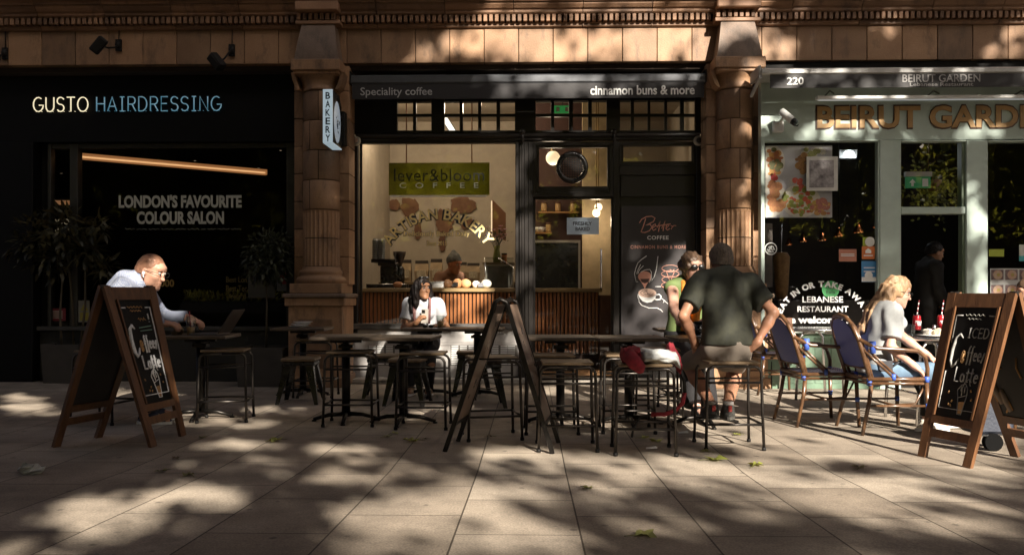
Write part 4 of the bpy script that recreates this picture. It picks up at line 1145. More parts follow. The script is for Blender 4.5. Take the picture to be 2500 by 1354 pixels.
# murals, pictures, wall panel
YV = 13.86
mu = MB()
def blob(mb, pts, y, d=.02):
    c = [FP(px, py, y) for px, py in pts]; mb.plate(c[::-1], y, d)
rg = random.Random(12)
def rough_blob(px, py, rx, ry, n=22):
    return [(px + rx * math.cos(6.283 * i / n) * rg.uniform(.72, 1.15), py + ry * math.sin(6.283 * i / n) * rg.uniform(.72, 1.15)) for i in range(n)]
for a in ((1000, 505, 24, 26), (1020, 560, 10, 26), (1085, 540, 24, 34), (1130, 500, 32, 22), (1140, 545, 18, 16), (1080, 590, 9, 24), (965, 500, 16, 14)): blob(mu, rough_blob(*a), YV)
tag(mu.build("wall_mural", mat("mural_brown", (.12, .05, .026), .8, col2=(.24, .13, .075), scale=5)), "rust-brown abstract mural patches on the bakery's cream wall", "mural")
def picture(label, px0, py0, px1, py1, y, m, fm):
    t = thing("wall_picture", label, "picture", (xc((px0 + px1) / 2, y), y, zc(py1, y)))
    mb = MB(); pframe(mb, px0, py0, px1, py1, 3, y - .02, .02); mb.build("frame", fm, t); mb = MB(); pb(px0 + 3, py0 + 3, px1 - 3, py1 - 3, y - .01, .008, 0, mb); mb.build("print", m, t)
picture("narrow dark framed picture behind the hanging sign's left end", 922, 430, 945, 545, YV, mat("dark_print", (.14, .11, .08), .5, var=.6, scale=7), BROWNP)
picture("tall brown picture half hidden by the window's left frame", 870, 525, 905, 690, YV, mat("tan_print", (.30, .24, .15), .5, var=.5, scale=5), BROWNP)
wl = thing("wall_screen", "rust-brown wall screen with a glowing edge right of the arched lettering", "screen", (xc(1215, 12.4), 12.4, zc(590, 12.4))); mb = MB()
c = [FP(*q, 12.4) for q in ((1202, 487), (1235, 520), (1235, 588), (1202, 575))]; mb.plate(c[::-1], 12.4, .03); mb.build("panel", BROWNP, wl)
mb = MB(); pb(1199, 490, 1201.5, 575, 12.38, .02, 0, mb); mb.build("glowing_edge", emis("edge_glow", (1, .68, .38), .25), wl)
# door-side interior: dark wall with shelves
YD = 12.6
mb = MB(); mb.box(xc(1298, YD), xc(1423, YD), YD, YD + .1, .05, 3.93); tag(mb.build("bakery_partition_wall", mat("dark_red_wall", (.05, .020, .014), .7)), kind="structure")
def shelf(label, px0, px1, py, items, y=YD):
    t = thing("wall_shelf", label, "shelf", (xc((px0 + px1) / 2, y), y - .1, zc(py, y))); mb = MB(); pb(px0, py, px1, py + 4, y - .14, .14, 0, mb); mb.build("board", wood_mat("shelf_oak_%d" % py, (.30, .15, .05), (.42, .22, .08), .5, axis=0), t)
    mb = MB()
    for q in (px0 + 6, px1 - 6): pb(q, py + 4, q + 2, py + 12, y - .08, .08, 0, mb)
    mb.build("bracket", BLACKM, t)
    for px, lb, nm in items:
        x, z = FP(px, py, y - .07); o = thing(nm, lb, "jar" if nm == "storage_jar" else "cup", (x, y - .07, z))
        if nm == "storage_jar":
            MB().lathe([(0, 0), (.04, 0), (.042, .02), (.042, .10), (.036, .115), (0, .115)], 14).build("jar_body", mat("jar_tan%d" % px, (.42, .27, .12), .3, var=.3), o, True); MB().lathe([(0, .116), (.04, .116), (.04, .135), (0, .135)], 14).build("lid", BROWNP, o, True)
        else:
            MB().lathe([(0, 0), (.025, 0), (.045, .04), (.048, .07), (.044, .07), (.04, .04), (0, .01)], 14).build("bowl", WHITE, o, True); MB().tube([(.045, 0, .06), (.072, 0, .055), (.07, 0, .03), (.04, 0, .02)], .006, 6).build("handle", WHITE, o, True)
shelf("upper oak shelf with three jars seen through the bakery door", 1314, 1412, 516, [(1328, "tan jar, left one on the upper door shelf", "storage_jar"), (1362, "tan jar, middle one on the upper door shelf", "storage_jar"), (1399, "tan jar, right one on the upper door shelf", "storage_jar")])
shelf("lower oak shelf with cups seen through the bakery door", 1300, 1347, 566, [(1313, "white cup, left one on the lower door shelf", "mug"), (1322, "white cup with handle on the lower door shelf", "mug"), (1339, "tan jar on the lower door shelf", "storage_jar")])
scn = thing("serving_hatch", "dark glazed hatch behind the counter seen through the door", "hatch", (xc(1360, YD), YD, zc(705, YD))); mb = MB(); pb(1302, 592, 1412, 712, YD - .05, .05, 0, mb); mb.build("dark_pane", mat("hatch_glass", (.02, .022, .024), .12, spec=.8), scn)
mb = MB(); pb(1412, 592, 1417, 712, YD - .07, .07, 0, mb); pb(1302, 586, 1417, 592, YD - .07, .07, 0, mb); mb.build("hatch_frame", GREYW, scn)
mb = MB(); mb.box(xc(1422, 11.9), xc(1500, 11.9), 11.9, 12.0, .05, 3.9); tag(mb.build("bakery_cream_wall", mat("cream_wall_door", (.52, .40, .24), .8)), kind="structure")
# hanging shop sign behind the glass
YH_ = YB + .22
hs = thing("hanging_sign", "mirror-finish hanging coffee sign behind the bakery window", "sign", (xc(1072, YH_), YH_, zc(476, YH_)))
sg = mat("mirror_gold", (.50, .46, .16), .10, 1.0, var=.10)
mb = MB(); pb(949, 397, 1195, 476, YH_, .02, .003, mb); mb.build("panel", sg, hs)
mb = MB()
for px in (992, 1152):
    x, z = FP(px, 397, YH_); mb.tube([(x, YH_ + .01, z), (x, YH_ + .01, 3.93)], .008, 7)
mb.build("hanging_rod", mat("copper_rod", (.28, .13, .06), .4, .6), hs)
mb = MB(); pb(952, 477, 1188, 480, YH_ - .01, .03, 0, mb); mb.build("lit_bottom_edge", WHITE, hs)  # white colour stands in for light along the sign's lower edge
mb = MB(); ptext(mb, "lever&bloom", 962, 413, 1182, 442, YH_ - .001, .003, -.006, 1.05); mb.build("dark_lettering", TXT_DK, hs)
mb = MB(); ptext(mb, "COFFEE", 975, 446, 1168, 459, YH_ - .001, .003, .012, 2.6); mb.build("white_lettering", TXT_W, hs)
# freshly baked card on the door
fb = sign_card("door_sign", "pale blue card reading FRESHLY BAKED on the bakery door", "sign", 1384, 531, 1462, 572, YB + .038, mat("pale_blue_card", (.46, .56, .66), .6, var=.04))
mb = MB(); ptext(mb, "FRESHLY", 1399, 541, 1445, 550, YB + .0315, .002, .02); ptext(mb, "BAKED", 1405, 554, 1440, 563, YB + .0315, .002, .012); mb.build("lettering", TXT_DK, fb)
# globe lamps
def globe(label, px, py, y, r, power, st=.75):
    x, z = FP(px, py, y); t = thing("globe_lamp", label, "lamp", (x, y, z), 0, "globe lamps in the bakery")
    MB().ell((0, 0, 0), (r, r, r), 16, 10).build("globe", emis("globe_glow_%d" % px, (1, .74, .42), st), t, True)
    mb = MB(); mb.tube([(0, 0, r * .9), (0, 0, 3.93 - z)], .008, 6); mb.lathe([(0, r * .85), (r * .4, r * .85), (r * .3, r * 1.3), (0, r * 1.3)], 10); mb.build("stem", mat("brass_stem", (.3, .2, .08), .4, .8), t, True)
    if power:
        ld = bpy.data.lights.new("globe_light", 'POINT'); ld.energy = power; ld.color = (1, .80, .56); ld.shadow_soft_size = r * 1.3
        lo = bpy.data.objects.new("globe_light", ld); lo.location = (0, 0, -r * 2.2); COL.objects.link(lo); lo.parent = t
globe("upper globe lamp seen through the bakery door glass", 1461, 505, 11.6, .055, 0)
globe("lower globe lamp seen through the bakery door glass", 1456, 519, 11.5, .055, 2.2)
globe("large dim globe lamp behind the round vent", 1350, 386, 11.7, .10, 1.2, .3)
for px, pw, lb in ((950, 15, "ceiling globe lamp over the espresso machine"), (1180, 15, "ceiling globe lamp over the breads")):
    globe(lb, px, 215, 11.7, .10, pw)
x, z = FP(1374, 276, 11.3)
t = thing("exit_sign", "small green exit sign hanging behind the bakery's door transom", "exit sign", (x, 11.3, z))
mb = MB(); pbox(mb, 1353, 258, 1397, 276, 11.3, .03); mb.build("green_plate", emis("exit_green_b", (.04, .30, .07), .13, (.02, .2, .05)), t)
mb = MB(); 
for a in ((1358, 262, 1366, 272), (1380, 262, 1388, 272)): pbox(mb, *a, 11.296, .003)
mb.build("pictogram", TXT_W, t); mb = MB(); mb.tube([(x, 11.315, z), (x, 11.315, 3.93)], .006, 5); mb.build("rod", BLACKM, t)
x0, z0_ = FP(1040, 222, 11.0); x1, z1_ = FP(1112, 325, 11.0)
t = thing("tube_light", "slanting glow bar added for the bright reflection in the bakery transom panes", "lamp", (x0, 11.0, z0_))  # added glowing bar imitates a bright reflection in the transom, not a lamp
mb = MB(); mb.bar((x0, 10.9, z0_ + .02), (x1 - .02, 11.0, z1_), .07, .03, (0, 1, 0)); mb.build("tube", emis("reflection_white", (1, .93, .78), .5), t)
mb = MB(); mb.bar((x0, 10.94, z0_ + .02), (x1 - .02, 11.04, z1_), .09, .02, (0, 1, 0)); mb.tube([(x0, 10.94, z0_), (x0, 10.94, 3.93)], .008, 5); mb.build("glow_bar_backing", BLACKM, t)

# ------------------------------------------------------------------ restaurant shopfront
res = thing("restaurant_shopfront", "pale green restaurant shopfront with gold lettering and open door", "shopfront", (xc(2180, YR), YR, 0))
XG0, XG1 = xc(1858, YR), xc(2760, YR)
mb = MB(); mb.box(XG0, XG1, YR, YR + .12, zc(341, YR, 2180), zc(166, YR, 2180)); mb.build("fascia", GREEN, res)
mb = MB(); mb.box(XG0, XG1, YC + .06, YC + .12, zc(166, YR, 2180), 3.95); mb.build("header", BLACKM, res)  # black colour stands in for the shade between frieze and awning
mb = MB()
def rb(px0, py0, px1, py1, Y=YR, d=.1, ch=.005): pbox(mb, px0, py0, px1, py1, Y, d, ch)
ztr = 341.5
rb(1858, ztr, 1867, 955, YR - .02, .12); rb(2148, ztr, 2200, 955, YR - .01, .12); rb(2360, ztr, 2412, 955, YR - .02, .13)
rb(1867.5, ztr, 2147.5, 345, YR - .02, .1); rb(2200.5, ztr, 2359.5, 346, YR - .02, .1); rb(2412.5, ztr, 2700, 346, YR - .02, .1)
rb(2200.5, 505, 2359.5, 522, YR + .0, .1); rb(2143, 345.5, 2147.6, 800, YR + .0, .08, .002)
mb.build("frame", GREEN, res)
mb = MB(); rb(2348, 346.5, 2359.4, 504.6, YR + .02, .1, .003); rb(2350, 522.5, 2359.4, 955, YR + .02, .1, .003); mb.build("shadow_trim", GREEN_DK, res)
mb = MB(); pbox(mb, 1867.6, 345.6, 2143, 800, YR + .05, .008); rw = mb.build("window", GLASS, res)
mb = MB(); pbox(mb, 2200.6, 346.2, 2348, 505, YR + .05, .008); mb.build("transom_pane", GLASS, res)
mb = MB(); pbox(mb, 2412.6, 346.2, 2700, 800, YR + .05, .008); rw2 = mb.build("side_window", GLASS, res)
mb = MB(); rb(1858, 801, 2148, 813, YR - .06, .18); rb(2412, 801, 2720, 813, YR - .06, .18); mb.build("sill", mat("pale_sill", (.35, .40, .36), .4), res)
mb = MB(); TILE = mat("green_tiles", (.12, .19, .13), .4, var=.25, scale=7); rb(1867.6, 813.5, 2147.6, 957, YR + .0, .1); mb.build("stall_riser", TILE, res); mb = MB(); rb(2412.5, 813.5, 2700, 957, YR + .0, .1); mb.build("stall_riser", TILE, res)
mb = MB()
for k in range(7): rb(1870 + k * 40, 822, 1906 + k * 40, 935, YR - .006, .005, .002)
mb.build("riser_tiles", mat("green_tile_face", (.14, .21, .15), .35, var=.2, scale=11), res)
# fascia lettering
mb = MB(); me_ = MB()
YL = YR - .003
ptext(me_, "BEIRUT GARDEN", 1991, 256, 2588, 315, YL, .005, .045, 1.0); ptext(mb, "BEIRUT GARDEN", 1995, 260, 2584, 311, YL - .002, .011, .028, 1.0)
fl_ = thing("fascia_lettering", "large rounded gold capital letters fixed on the pale green fascia", "lettering", (xc(2290, YR), YR, zc(312, YR, 2200)))
mb.build("gold_letters", GOLD, fl_); me_.build("letter_outline", GOLD_E, fl_)
lt = thing("picture_light_bar", "long slim white trough light above the gold lettering", "lamp", (xc(2250, YR), YR, zc(240, YR, 2200)))
mb = MB(); rb(1995, 232, 2700, 240, YR - .30, .07, .004); mb.build("trough", WHITE, lt)
mb = MB(); pbox(mb, 2000, 240.5, 2700, 242.5, YR - .27, .05); mb.build("light_strip", emis("trough_glow", (.75, .90, 1.0), .06), lt)
AR = mat("grey_arm", (.12, .14, .12), .5)
for px in (2030, 2285, 2500): x, z = FP(px, 228, YR - .2); MB().tube([(x, YR, z + .02), (x, YR - .15, z + .04), (x, YR - .27, z - .02)], .009, 6).build("arm", AR, lt)
# awning
ra = thing("awning", "retracted black awning lettered Lebanese Restaurant over the green fascia", "awning", (xc(2290, YR), YR, 3.5))
YA2 = YR - .38
mb = MB(); z_a, z_b, z_c = zc(165, YA2, 2180), zc(180, YA2, 2180), zc(213, YA2, 2180); x0 = xc(1860, YA2)
moulding(mb, [(YR - .01, z_a + .04), (YR - .01, z_b), (YA2 + .02, z_b), (YA2, z_b + .015), (YA2, z_a - .01), (YA2 + .04, z_a + .01)], x0, XG1, 20, 0); mb.build("cassette", mat("pale_cassette", (.50, .50, .48), .4, .2), ra)
mb = MB(); mb.box(xc(1881, YA2), XG1, YA2 + .012, YA2 + .02, z_c, z_b - .001); vl = mb.build("valance", mat("black_canvas_b", (.014, .012, .012), .6, var=.15), ra)
mb = MB(); ptext(mb, "220", 1921, 189, 1962, 207, YA2 + .011, .003, .016); mb.build("number_lettering", TXT_W, vl)
mb = MB(); ptext(mb, "BEIRUT GARDEN", 2203, 182, 2393, 200, YA2 + .011, .003, .004); ptext(mb, "Lebanese Restaurant", 2221, 202, 2376, 210, YA2 + .011, .003, .012); mb.build("grey_lettering", mat("greyish_lettering_b", (.36, .35, .34), .6), vl)
mb = MB(); mb.cbox(x0 - .03, x0, YA2 + .02, YR, z_b - .02, z_a + .04, .006); mb.bar((x0 - .01, YA2 + .02, z_b - .02), (x0 - .03, YR - .05, z_b - .16), .03); mb.build("end_bracket", mat("grey_bracket", (.40, .39, .37), .5), ra)
# security camera
x, z = FP(1897, 312, YR); t = thing("security_camera", "white bullet security camera on bracket at the green fascia's left end", "camera", (x, YR, z))
mb = MB(); mb.cbox(-.06, .06, -.07, 0, -.06, .06, .01); mb.build("junction_box", WHITE, t, True)
mb = MB(); mb.tube([(.0, -.07, .03), (.02, -.13, .07), (.03, -.16, .09)], .016, 8); mb.build("bracket", WHITE, t, True)
mb = MB(); mb.tube([(-.0, -.16, .15), (.10, -.24, .03)], [.042, .042], 14); mb.build("barrel", WHITE, t, True); mb = MB(); mb.tube([(.10, -.241, .029), (.128, -.262, -.004)], [.04, .036], 14); mb.tube([(.10, -.25, -.02), (.15, -.25, -.03), (.17, -.22, -.01)], .008, 5); mb.build("lens_hood", BLACK, t, True)

# window graphics
YG = YR + .044
mb = MB()
xa, za = FP(1893, 757, YG); xb, _ = FP(2120, 757, YG); xm, zt = FP(2008, 682, YG)
hw = .52; sag = zt - za; rad = (hw ** 2 + sag ** 2) / (2 * sag)
half = math.degrees(math.asin(min(1, hw / rad)))
arc_text(mb, "EAT IN OR TAKE AWAY", xm + .005, zt - rad - .02, rad - .06, 90 + half, 90 - half, .068, YG - .002, .003, .045, 1.08)
mb.build("arched_lettering", TXT_W, rw); mb = MB()
ptext(mb, "LEBANESE", 1959, 723, 2058, 738, YG, .003, .012); mb.build("restaurant_lettering", TXT_W, rw); mb = MB(); ptext(mb, "RESTAURANT", 1947, 747, 2071, 761, YG, .003, .012)
mb.build("restaurant_lettering", TXT_W, rw); mb = MB()
ptext(mb, "re welcome !", 1917, 771, 2072, 789, YG, .003, .035)
x, z = FP(1891, 755, YG); mb.disc(x, z, .017, YG - .003, .003)
mb.build("welcome_lettering", TXT_W, rw); mb = MB()
x, z = FP(1882, 607, YG)
mb.tube([(x + .066 * math.cos(a * .2618), YG - .002, z + .066 * math.sin(a * .2618)) for a in range(24)], .005, 5, closed=True)
text_fit(mb, "HALAL", x - .036, x + .036, z - .042, z - .022, YG - .003, .003, .03)
for ln in ([(-.045, -.005), (-.03, -.015), (-.012, -.008), (-.01, .03)], [(.01, .035), (.0, .0), (.012, -.01), (.03, -.008), (.036, .008)], [(.022, .03), (.034, -.006), (.048, -.012)], [(-.03, .012), (-.025, .02)]):
    mb.tube([(x + a, YG - .002, z + b) for a, b in ln], .0055, 5)
mb.build("halal_roundel", TXT_W, rw)
def sticker(name, label, px0, py0, px1, py1, col, extra=None, Y=YG):
    t = sign_card(name, label, "sticker", px0, py0, px1, py1, Y, mat("sticker_%d_%d" % (px0, py0), col, .5, var=.06), .003)
    if extra:
        mb = MB(); extra(mb, Y - .006); mb.build("print", TXT_W, t)
    return t
def bars(px0, px1, pys, h=2.2):
    def f(mb, y):
        for p in pys: pbox(mb, px0, p, px1, p + h, y, .0025)
    return f
def house(mb, y):
    c = [FP(*q, y) for q in ((2113, 618), (2113, 611), (2120, 606), (2127, 611), (2127, 618))]; mb.plate(c[::-1], y, .0025); pbox(mb, 2109, 622, 2131, 625, y, .0025)
sticker("sticker", "salmon pink sticker on the restaurant glass above the lettering", 2048, 608, 2091, 638, (.50, .20, .13), bars(2053, 2086, (619, 623)))
sticker("sticker", "orange square sticker with a white house mark by the green post", 2104, 601, 2136, 632, (.62, .17, .04), house)
def dog(mb, y):
    pbox(mb, 2104, 676, 2140, 687, y, .0025); x, z = FP(2121, 672, y); mb.disc(x, z, .045, y + .0005, .0025, 16)
    for p in (652, 661): pbox(mb, 2109, p, 2136, p + 2.5, y, .0025)
sticker("sticker", "tall blue sticker with a white animal head below the orange one", 2103, 637, 2141, 688, (.05, .22, .48), dog)
def circ(mb, y): x, z = FP(2124, 590, y); mb.disc(x, z, .055, y, .0025, 20)
sticker("sticker", "lime green hygiene sticker with white circle above the orange one", 2106, 579, 2120, 600, (.34, .44, .04), circ)
x, z = FP(2028, 706, YG)
t = thing("round_sticker", "round green delivery sticker overlapping the arched white lettering", "sticker", (x, YG, z - .1))
mb = MB(); mb.disc(x, z, .098, YG + .0005, .003, 28); mb.build("disc", mat("sticker_green", (.05, .30, .09), .5, var=.05), t)
mb = MB(); text_fit(mb, "Uber", x - .05, x + .05, z + .005, z + .045, YG - .001, .0012, .02); text_fit(mb, "Eats", x - .05, x + .05, z - .05, z - .01, YG - .001, .0012, .02); mb.build("lettering", mat("sticker_dark", (.02, .08, .03), .5), t)
sticker("sticker", "lime green strip sticker on the right restaurant window", 2414, 608, 2451, 626, (.36, .42, .03), None)
t = sticker("sticker", "white and turquoise sticker at the photo's right edge", 2488, 597, 2520, 637, (.55, .56, .50), None)
mb = MB(); pbox(mb, 2488, 624, 2520, 637, YG - .006, .0025); mb.build("turquoise_band", mat("turquoise", (.05, .36, .38), .5), t)
# food poster inside the window
YF_ = YR + .075
fp = sign_card("food_poster", "large food photo poster inside the restaurant window's top left", "poster", 1868, 356, 2031, 531, YF_, mat("poster_grey", (.36, .36, .38), .6, var=.12, scale=3), .01)
rg = random.Random(21)
def food(nm, cx, cy, rx, ry, plate, cols, n, s):
    yy = YF_ - .0135
    if plate:
        mb = MB(); c = [(cx + rx * 1.2 * math.cos(a * .2618), cy + ry * 1.2 * math.sin(a * .2618)) for a in range(24)]
        c = [FP(min(2030, max(1869, p)), min(530, max(357, q)), yy) for p, q in c]; mb.plate(c[::-1], yy + .0015, .002); mb.build(nm + "_plate", mat("print_plate", (.52, .50, .44), .6), fp)
    for i, col in enumerate(cols):
        mb = MB()
        for k in range(n):
            a = rg.uniform(0, 6.28); q = rg.random() ** .5
            px = cx + rx * q * math.cos(a); py = cy + ry * q * math.sin(a); r_ = s * rg.uniform(.6, 1.2)
            if not (1870 + r_ < px < 2029 - r_ and 358 + r_ < py < 529 - r_): continue
            x, z = FP(px, py, yy); rr_ = r_ / FPX * yy
            d = .0006 * (i * n + k) / n
            mb.disc(x, z, rr_, yy - d - .0004 * rg.random(), .002, 9, rr_ * rg.uniform(.6, 1.1))
        mb.build(nm, mat("print_%s_%d" % (nm, i), col, .6, var=.35, scale=60), fp)
food("spiced_potatoes", 1878, 395, 32, 38, True, ((.42, .20, .04), (.30, .09, .02), (.10, .10, .03)), 18, 8)
food("tomato", 1885, 432, 16, 8, False, ((.45, .03, .03),), 9, 6)
food("bread_bun", 1880, 485, 34, 38, True, ((.42, .18, .06), (.33, .12, .04)), 16, 11)
food("salad", 1955, 490, 40, 34, True, ((.45, .30, .06), (.48, .08, .04), (.20, .24, .04)), 20, 6)
food("dip_bowl", 1985, 372, 26, 12, False, ((.52, .50, .42), (.25, .26, .08)), 9, 7)
food("falafel", 1962, 400, 20, 22, False, ((.25, .12, .04), (.36, .18, .06)), 12, 8)
food("meat_rice", 2005, 508, 26, 22, False, ((.35, .16, .05), (.45, .24, .08), (.36, .12, .10)), 16, 7)
food("red_pepper", 1948, 448, 12, 18, False, ((.46, .06, .05),), 10, 6)
# framed portrait-like print, kept as a plain grey pattern
t = sign_card("framed_print", "white framed grey print hanging over the food poster", "picture", 1968, 383, 2044, 466, YR + .03, mat("white_frame", (.60, .59, .55), .5), .02)
mb = MB(); pbox(mb, 1976, 391, 2036, 458, YR + .0075, .002); mb.build("print", mat("grey_print", (.05, .04, .045), .6, col2=(.48, .45, .45), scale=9), t)
# things inside
for i, (px, py, s) in enumerate(((1926, 588, 9), (1961, 580, 11), (2008, 577, 11), (2048, 567, 12), (2096, 558, 13), (2143, 545, 13))):
    y = 13.2 - i * .55; x, z = FP(px, py + 10, y); r_ = s / FPX * y
    t = thing("copper_pendant", ["smallest copper pendant lamp, farthest left of the row", "second copper pendant lamp from the left", "third copper pendant lamp from the left", "fourth copper pendant lamp from the left", "copper pendant lamp above the salmon sticker", "copper pendant lamp half hidden by the green post"][i], "pendant lamp", (x, y, z), 0, "copper pendant lamps in the restaurant")
    MB().lathe([(r_, 0), (r_ * .98, r_ * .25), (r_ * .6, r_ * .9), (r_ * .45, r_ * 1.6), (r_ * .15, r_ * 1.9), (r_ * .13, r_ * 1.9), (r_ * .4, r_ * 1.5), (r_ * .55, r_ * .85), (r_ * .93, r_ * .2), (r_ * .95, 0)], 20).build("shade", mat("copper_%d" % i, (.62, .22, .08), .16, 1.0), t, True)
    mb = MB(); mb.tube([(0, 0, r_ * 1.88), (0, 0, 3.9 - z)], .005, 5); mb.build("flex", BLACKM, t, True)
    mb = MB(); mb.ell((0, 0, r_ * .35), (r_ * .35,) * 3, 10, 7); mb.build("bulb", emis("pendant_bulb_%d" % i, (1, .45, .15), .5), t, True)
x, z = FP(2075, 375, 11.6)
t = thing("ceiling_panel_light", "bright square ceiling light behind the restaurant glass", "lamp", (x, 11.6, z)); mb = MB()
mb.add([(-.14, 0, -.06), (.09, 0, -.06), (.14, .1, .07), (-.10, .1, .07)], [(0, 1, 2, 3)]); mb.add([(-.14, .02, -.06), (.09, .02, -.06), (.14, .12, .07), (-.10, .12, .07)], [(3, 2, 1, 0)]); mb.build("frame", WHITE, t, True)
MB().ell((0, .03, .005), (.075, .03, .05), 14, 9).build("lens", emis("cool_lamp", (.85, .97, 1.0), 1.0), t, True)
ld = bpy.data.lights.new("panel_light", 'POINT'); ld.energy = 2.5; ld.color = (.9, .97, 1); ld.shadow_soft_size = .1; lo = bpy.data.objects.new("panel_light", ld); lo.location = (0, -.15, -.12); COL.objects.link(lo); lo.parent = t
# doner spit
y = 10.6; x, z0_ = FP(1908, 690, y); t = thing("kebab_spit", "tall brown meat cone on a vertical spit at the restaurant window", "kebab", (x, y, z0_ - .2))
zt = FP(1908, 616, y)[1] - z0_ + .2; mb = MB(); mb.lathe([(0, .0), (.06, .0), (.085, .1), (.09, .3), (.10, zt - .06), (.07, zt), (0, zt)], 18)
mb.V = [(a * (1 + .05 * math.sin(40 * c + 5 * a)), b * (1 + .05 * math.sin(37 * c)), c) for a, b, c in mb.V]; mb.build("meat", mat("meat_brown", (.16, .085, .03), .7, col2=(.30, .18, .07), scale=18, bump=.5, bscale=30), t, True)
mb = MB(); mb.tube([(0, 0, -.1), (0, 0, zt + .35)], .008, 6); mb.lathe([(0, -.02), (.14, -.02), (.14, -.005), (0, -.005)], 16); mb.build("spit", CHROME, t, True)
mb = MB(); pbox(mb, 1866, 545, 1886, 700, 11.0, .3); tag(mb.build("grill_cabinet", mat("grey_steel_dull", (.16, .14, .12), .5, .3)), "grey steel grill cabinet behind the restaurant window's left edge", "cabinet")
# counter inside restaurant
mb = MB(); mb.box(xc(1900, 12), xc(2150, 12), 12.0, 12.5, .05, .98); rc = mb.build("restaurant_counter", mat("dark_counter", (.035, .028, .022), .4)); tag(rc, "dark counter deep inside the restaurant", "counter")
# exit sign and plant in the door transom
x, z = FP(2246, 458, 10.3); t = thing("exit_sign", "green exit sign among leaves above the restaurant door", "exit sign", (x, 10.3, z))
mb = MB(); pbox(mb, 2211, 431, 2272, 459, 10.3, .02); mb.build("green_plate", emis("exit_green", (.02, .20, .07), .06, (.02, .15, .05)), t)
mb = MB(); pbox(mb, 2211, 419, 2276, 430.5, 10.28, .05); mb.build("housing", GREYW, t); mb = MB()
c = [FP(*q, 10.296) for q in ((2225, 455), (2225, 446), (2220, 446), (2228, 437), (2236, 446), (2231, 446), (2231, 455))]; mb.plate(c[::-1], 10.296, .003); pbox(mb, 2252, 436, 2266, 455, 10.296, .003); mb.build("pictogram", TXT_W, t)
mb = MB(); px_, pz_ = FP(2265, 450, 10.5); rg = random.Random(4); v_ = thing("hanging_plant", "leafy yellow-green hanging plant behind the exit sign", "plant", (px_, 10.5, pz_))
for k in range(420):
    c = (rg.gauss(.05, .16), rg.gauss(0, .07), rg.gauss(-.05, .17))
    leaf_shape(mb, c, (rg.gauss(0, 1), rg.gauss(-.3, .6), rg.gauss(-.4, .7)), (0, -1, .3), .06, .032)
mb.build("leaves", leaf_mat("hanging_leaf", (.02, .03, .006), (.24, .26, .04), .3), v_, True)
mb = MB(); mb.tube([(0, 0, .1), (.05, 0, 3.9 - pz_)], .005, 5); mb.lathe([(0, -.1), (.09, -.08), (.11, .05), (0, .05)], 14, (.05, 0, 0)); mb.build("hanging_pot", BROWNP, v_, True)
# photo menu board
mn = sign_card("photo_menu", "white photo menu board in the right restaurant window", "menu", 2417, 655, 2540, 730, YG, mat("menu_white", (.50, .50, .48), .5), .008)
rg = random.Random(31)
for r_ in range(2):
    for c_ in range(4):
        px, py = 2420 + c_ * 34.5, 658 + r_ * 37
        mb = MB(); pbox(mb, px, py, px + 30, py + 25, YG - .0105, .002); mb.build("photo_tile", mat("tile_%d%d" % (r_, c_), (.16, .10, .10), .5, var=.6, scale=50), mn)
        mb = MB(); x, z = FP(px + 15, py + 12.5, YG); mb.disc(x, z, .052, YG - .0115, .0008, 16); mb.build("dish", mat("dish_%d%d" % (r_, c_), (.42, .36, .26), .5, col2=(.5, .22, .14), scale=45), mn)
        mb = MB(); mb.disc(x + .005, z, .02, YG - .0125, .0008, 12); mb.build("dish_centre", mat("dishc_%d%d" % (r_, c_), (.40, .30, .08), .5), mn)
# ------------------------------------------------------------------ terrace furniture
TH = .715      # table top height
SH = .60       # bar stool seat height
def table_proto():
    t = thing("bistro_table", "x", "table", (0, 0, 0), 0, "square dark pedestal tables on the terrace")
    mb = MB(); mb.cbox(-.275, .275, -.275, .275, TH - .028, TH, .005); tp = mb.build("tabletop", WOOD_T, t, True)
    mb = MB(); mb.cbox(-.13, .13, -.03, .03, TH - .060, TH - .029, .004); mb.cbox(-.03, .03, -.13, .13, TH - .075, TH - .061, .004); mb.cbox(-.06, .06, -.06, .06, TH - .105, TH - .076, .004); mb.build("top_bracket", STEEL, t, True)
    mb = MB(); mb.tube([(0, 0, .05), (0, 0, TH - .106)], .036, 14); mb.build("pole", STEEL, t, True)
    for k in range(4):
        mb = MB(); c, s = (1, 0, -1, 0)[k], (0, 1, 0, -1)[k]
        mb.tube([(c * .03, s * .03, .058), (c * .14, s * .14, .052), (c * .27, s * .27, .016)], [.02, .018, .014], 7); mb.lathe([(0, 0), (.02, 0), (.02, .012), (0, .012)], 10, (c * .265, s * .265, 0)); mb.build("foot", STEEL, t, True)
    return t
TP = table_proto(); used = {}
def place(proto, key, x, y, rz, label):
    if key not in used:
        used[key] = 1; proto.location = (x, y, 0); proto.rotation_euler = (0, 0, rz); proto["label"] = label; return proto
    return copy_tree(proto, None, (x, y, 0), rz, label)
def tfoot(px, py): return GP(px, py)
TAB = {}
for k, (px, py, rz, lb) in {
    'laptop': (490, 1019, .10, "dark pedestal table carrying the open laptop and iced coffee"),
    'plates': (740, 964, .05, "pedestal table with stacked white plates by the left column"),
    'left': (845, 1026, .12, "empty pedestal table pushed against another, left one of the front pair"),
    'left2': (985, 1031, -.06, "empty pedestal table just left of the black folding board"),
    'phone': (1050, 966, .03, "pedestal table in front of the woman holding a phone"),
    'back': (1165, 968, -.03, "empty pedestal table behind the black folding board"),
    'mid': (1368, 1030, .02, "empty pedestal table right of the black folding board"),
    'right': (1535, 1034, .03, "pedestal table behind the stool with the red and white cloth"),
    'couple': (1722, 1035, .05, "pedestal table shared by the couple in front of the right column"),
    'sunny': (1668, 972, .0, "sunlit pedestal table behind the woman in sunglasses"),
}.items():
    x, y = tfoot(px, py); TAB[k] = (place(TP, 'table', x, y, rz, lb), x, y)

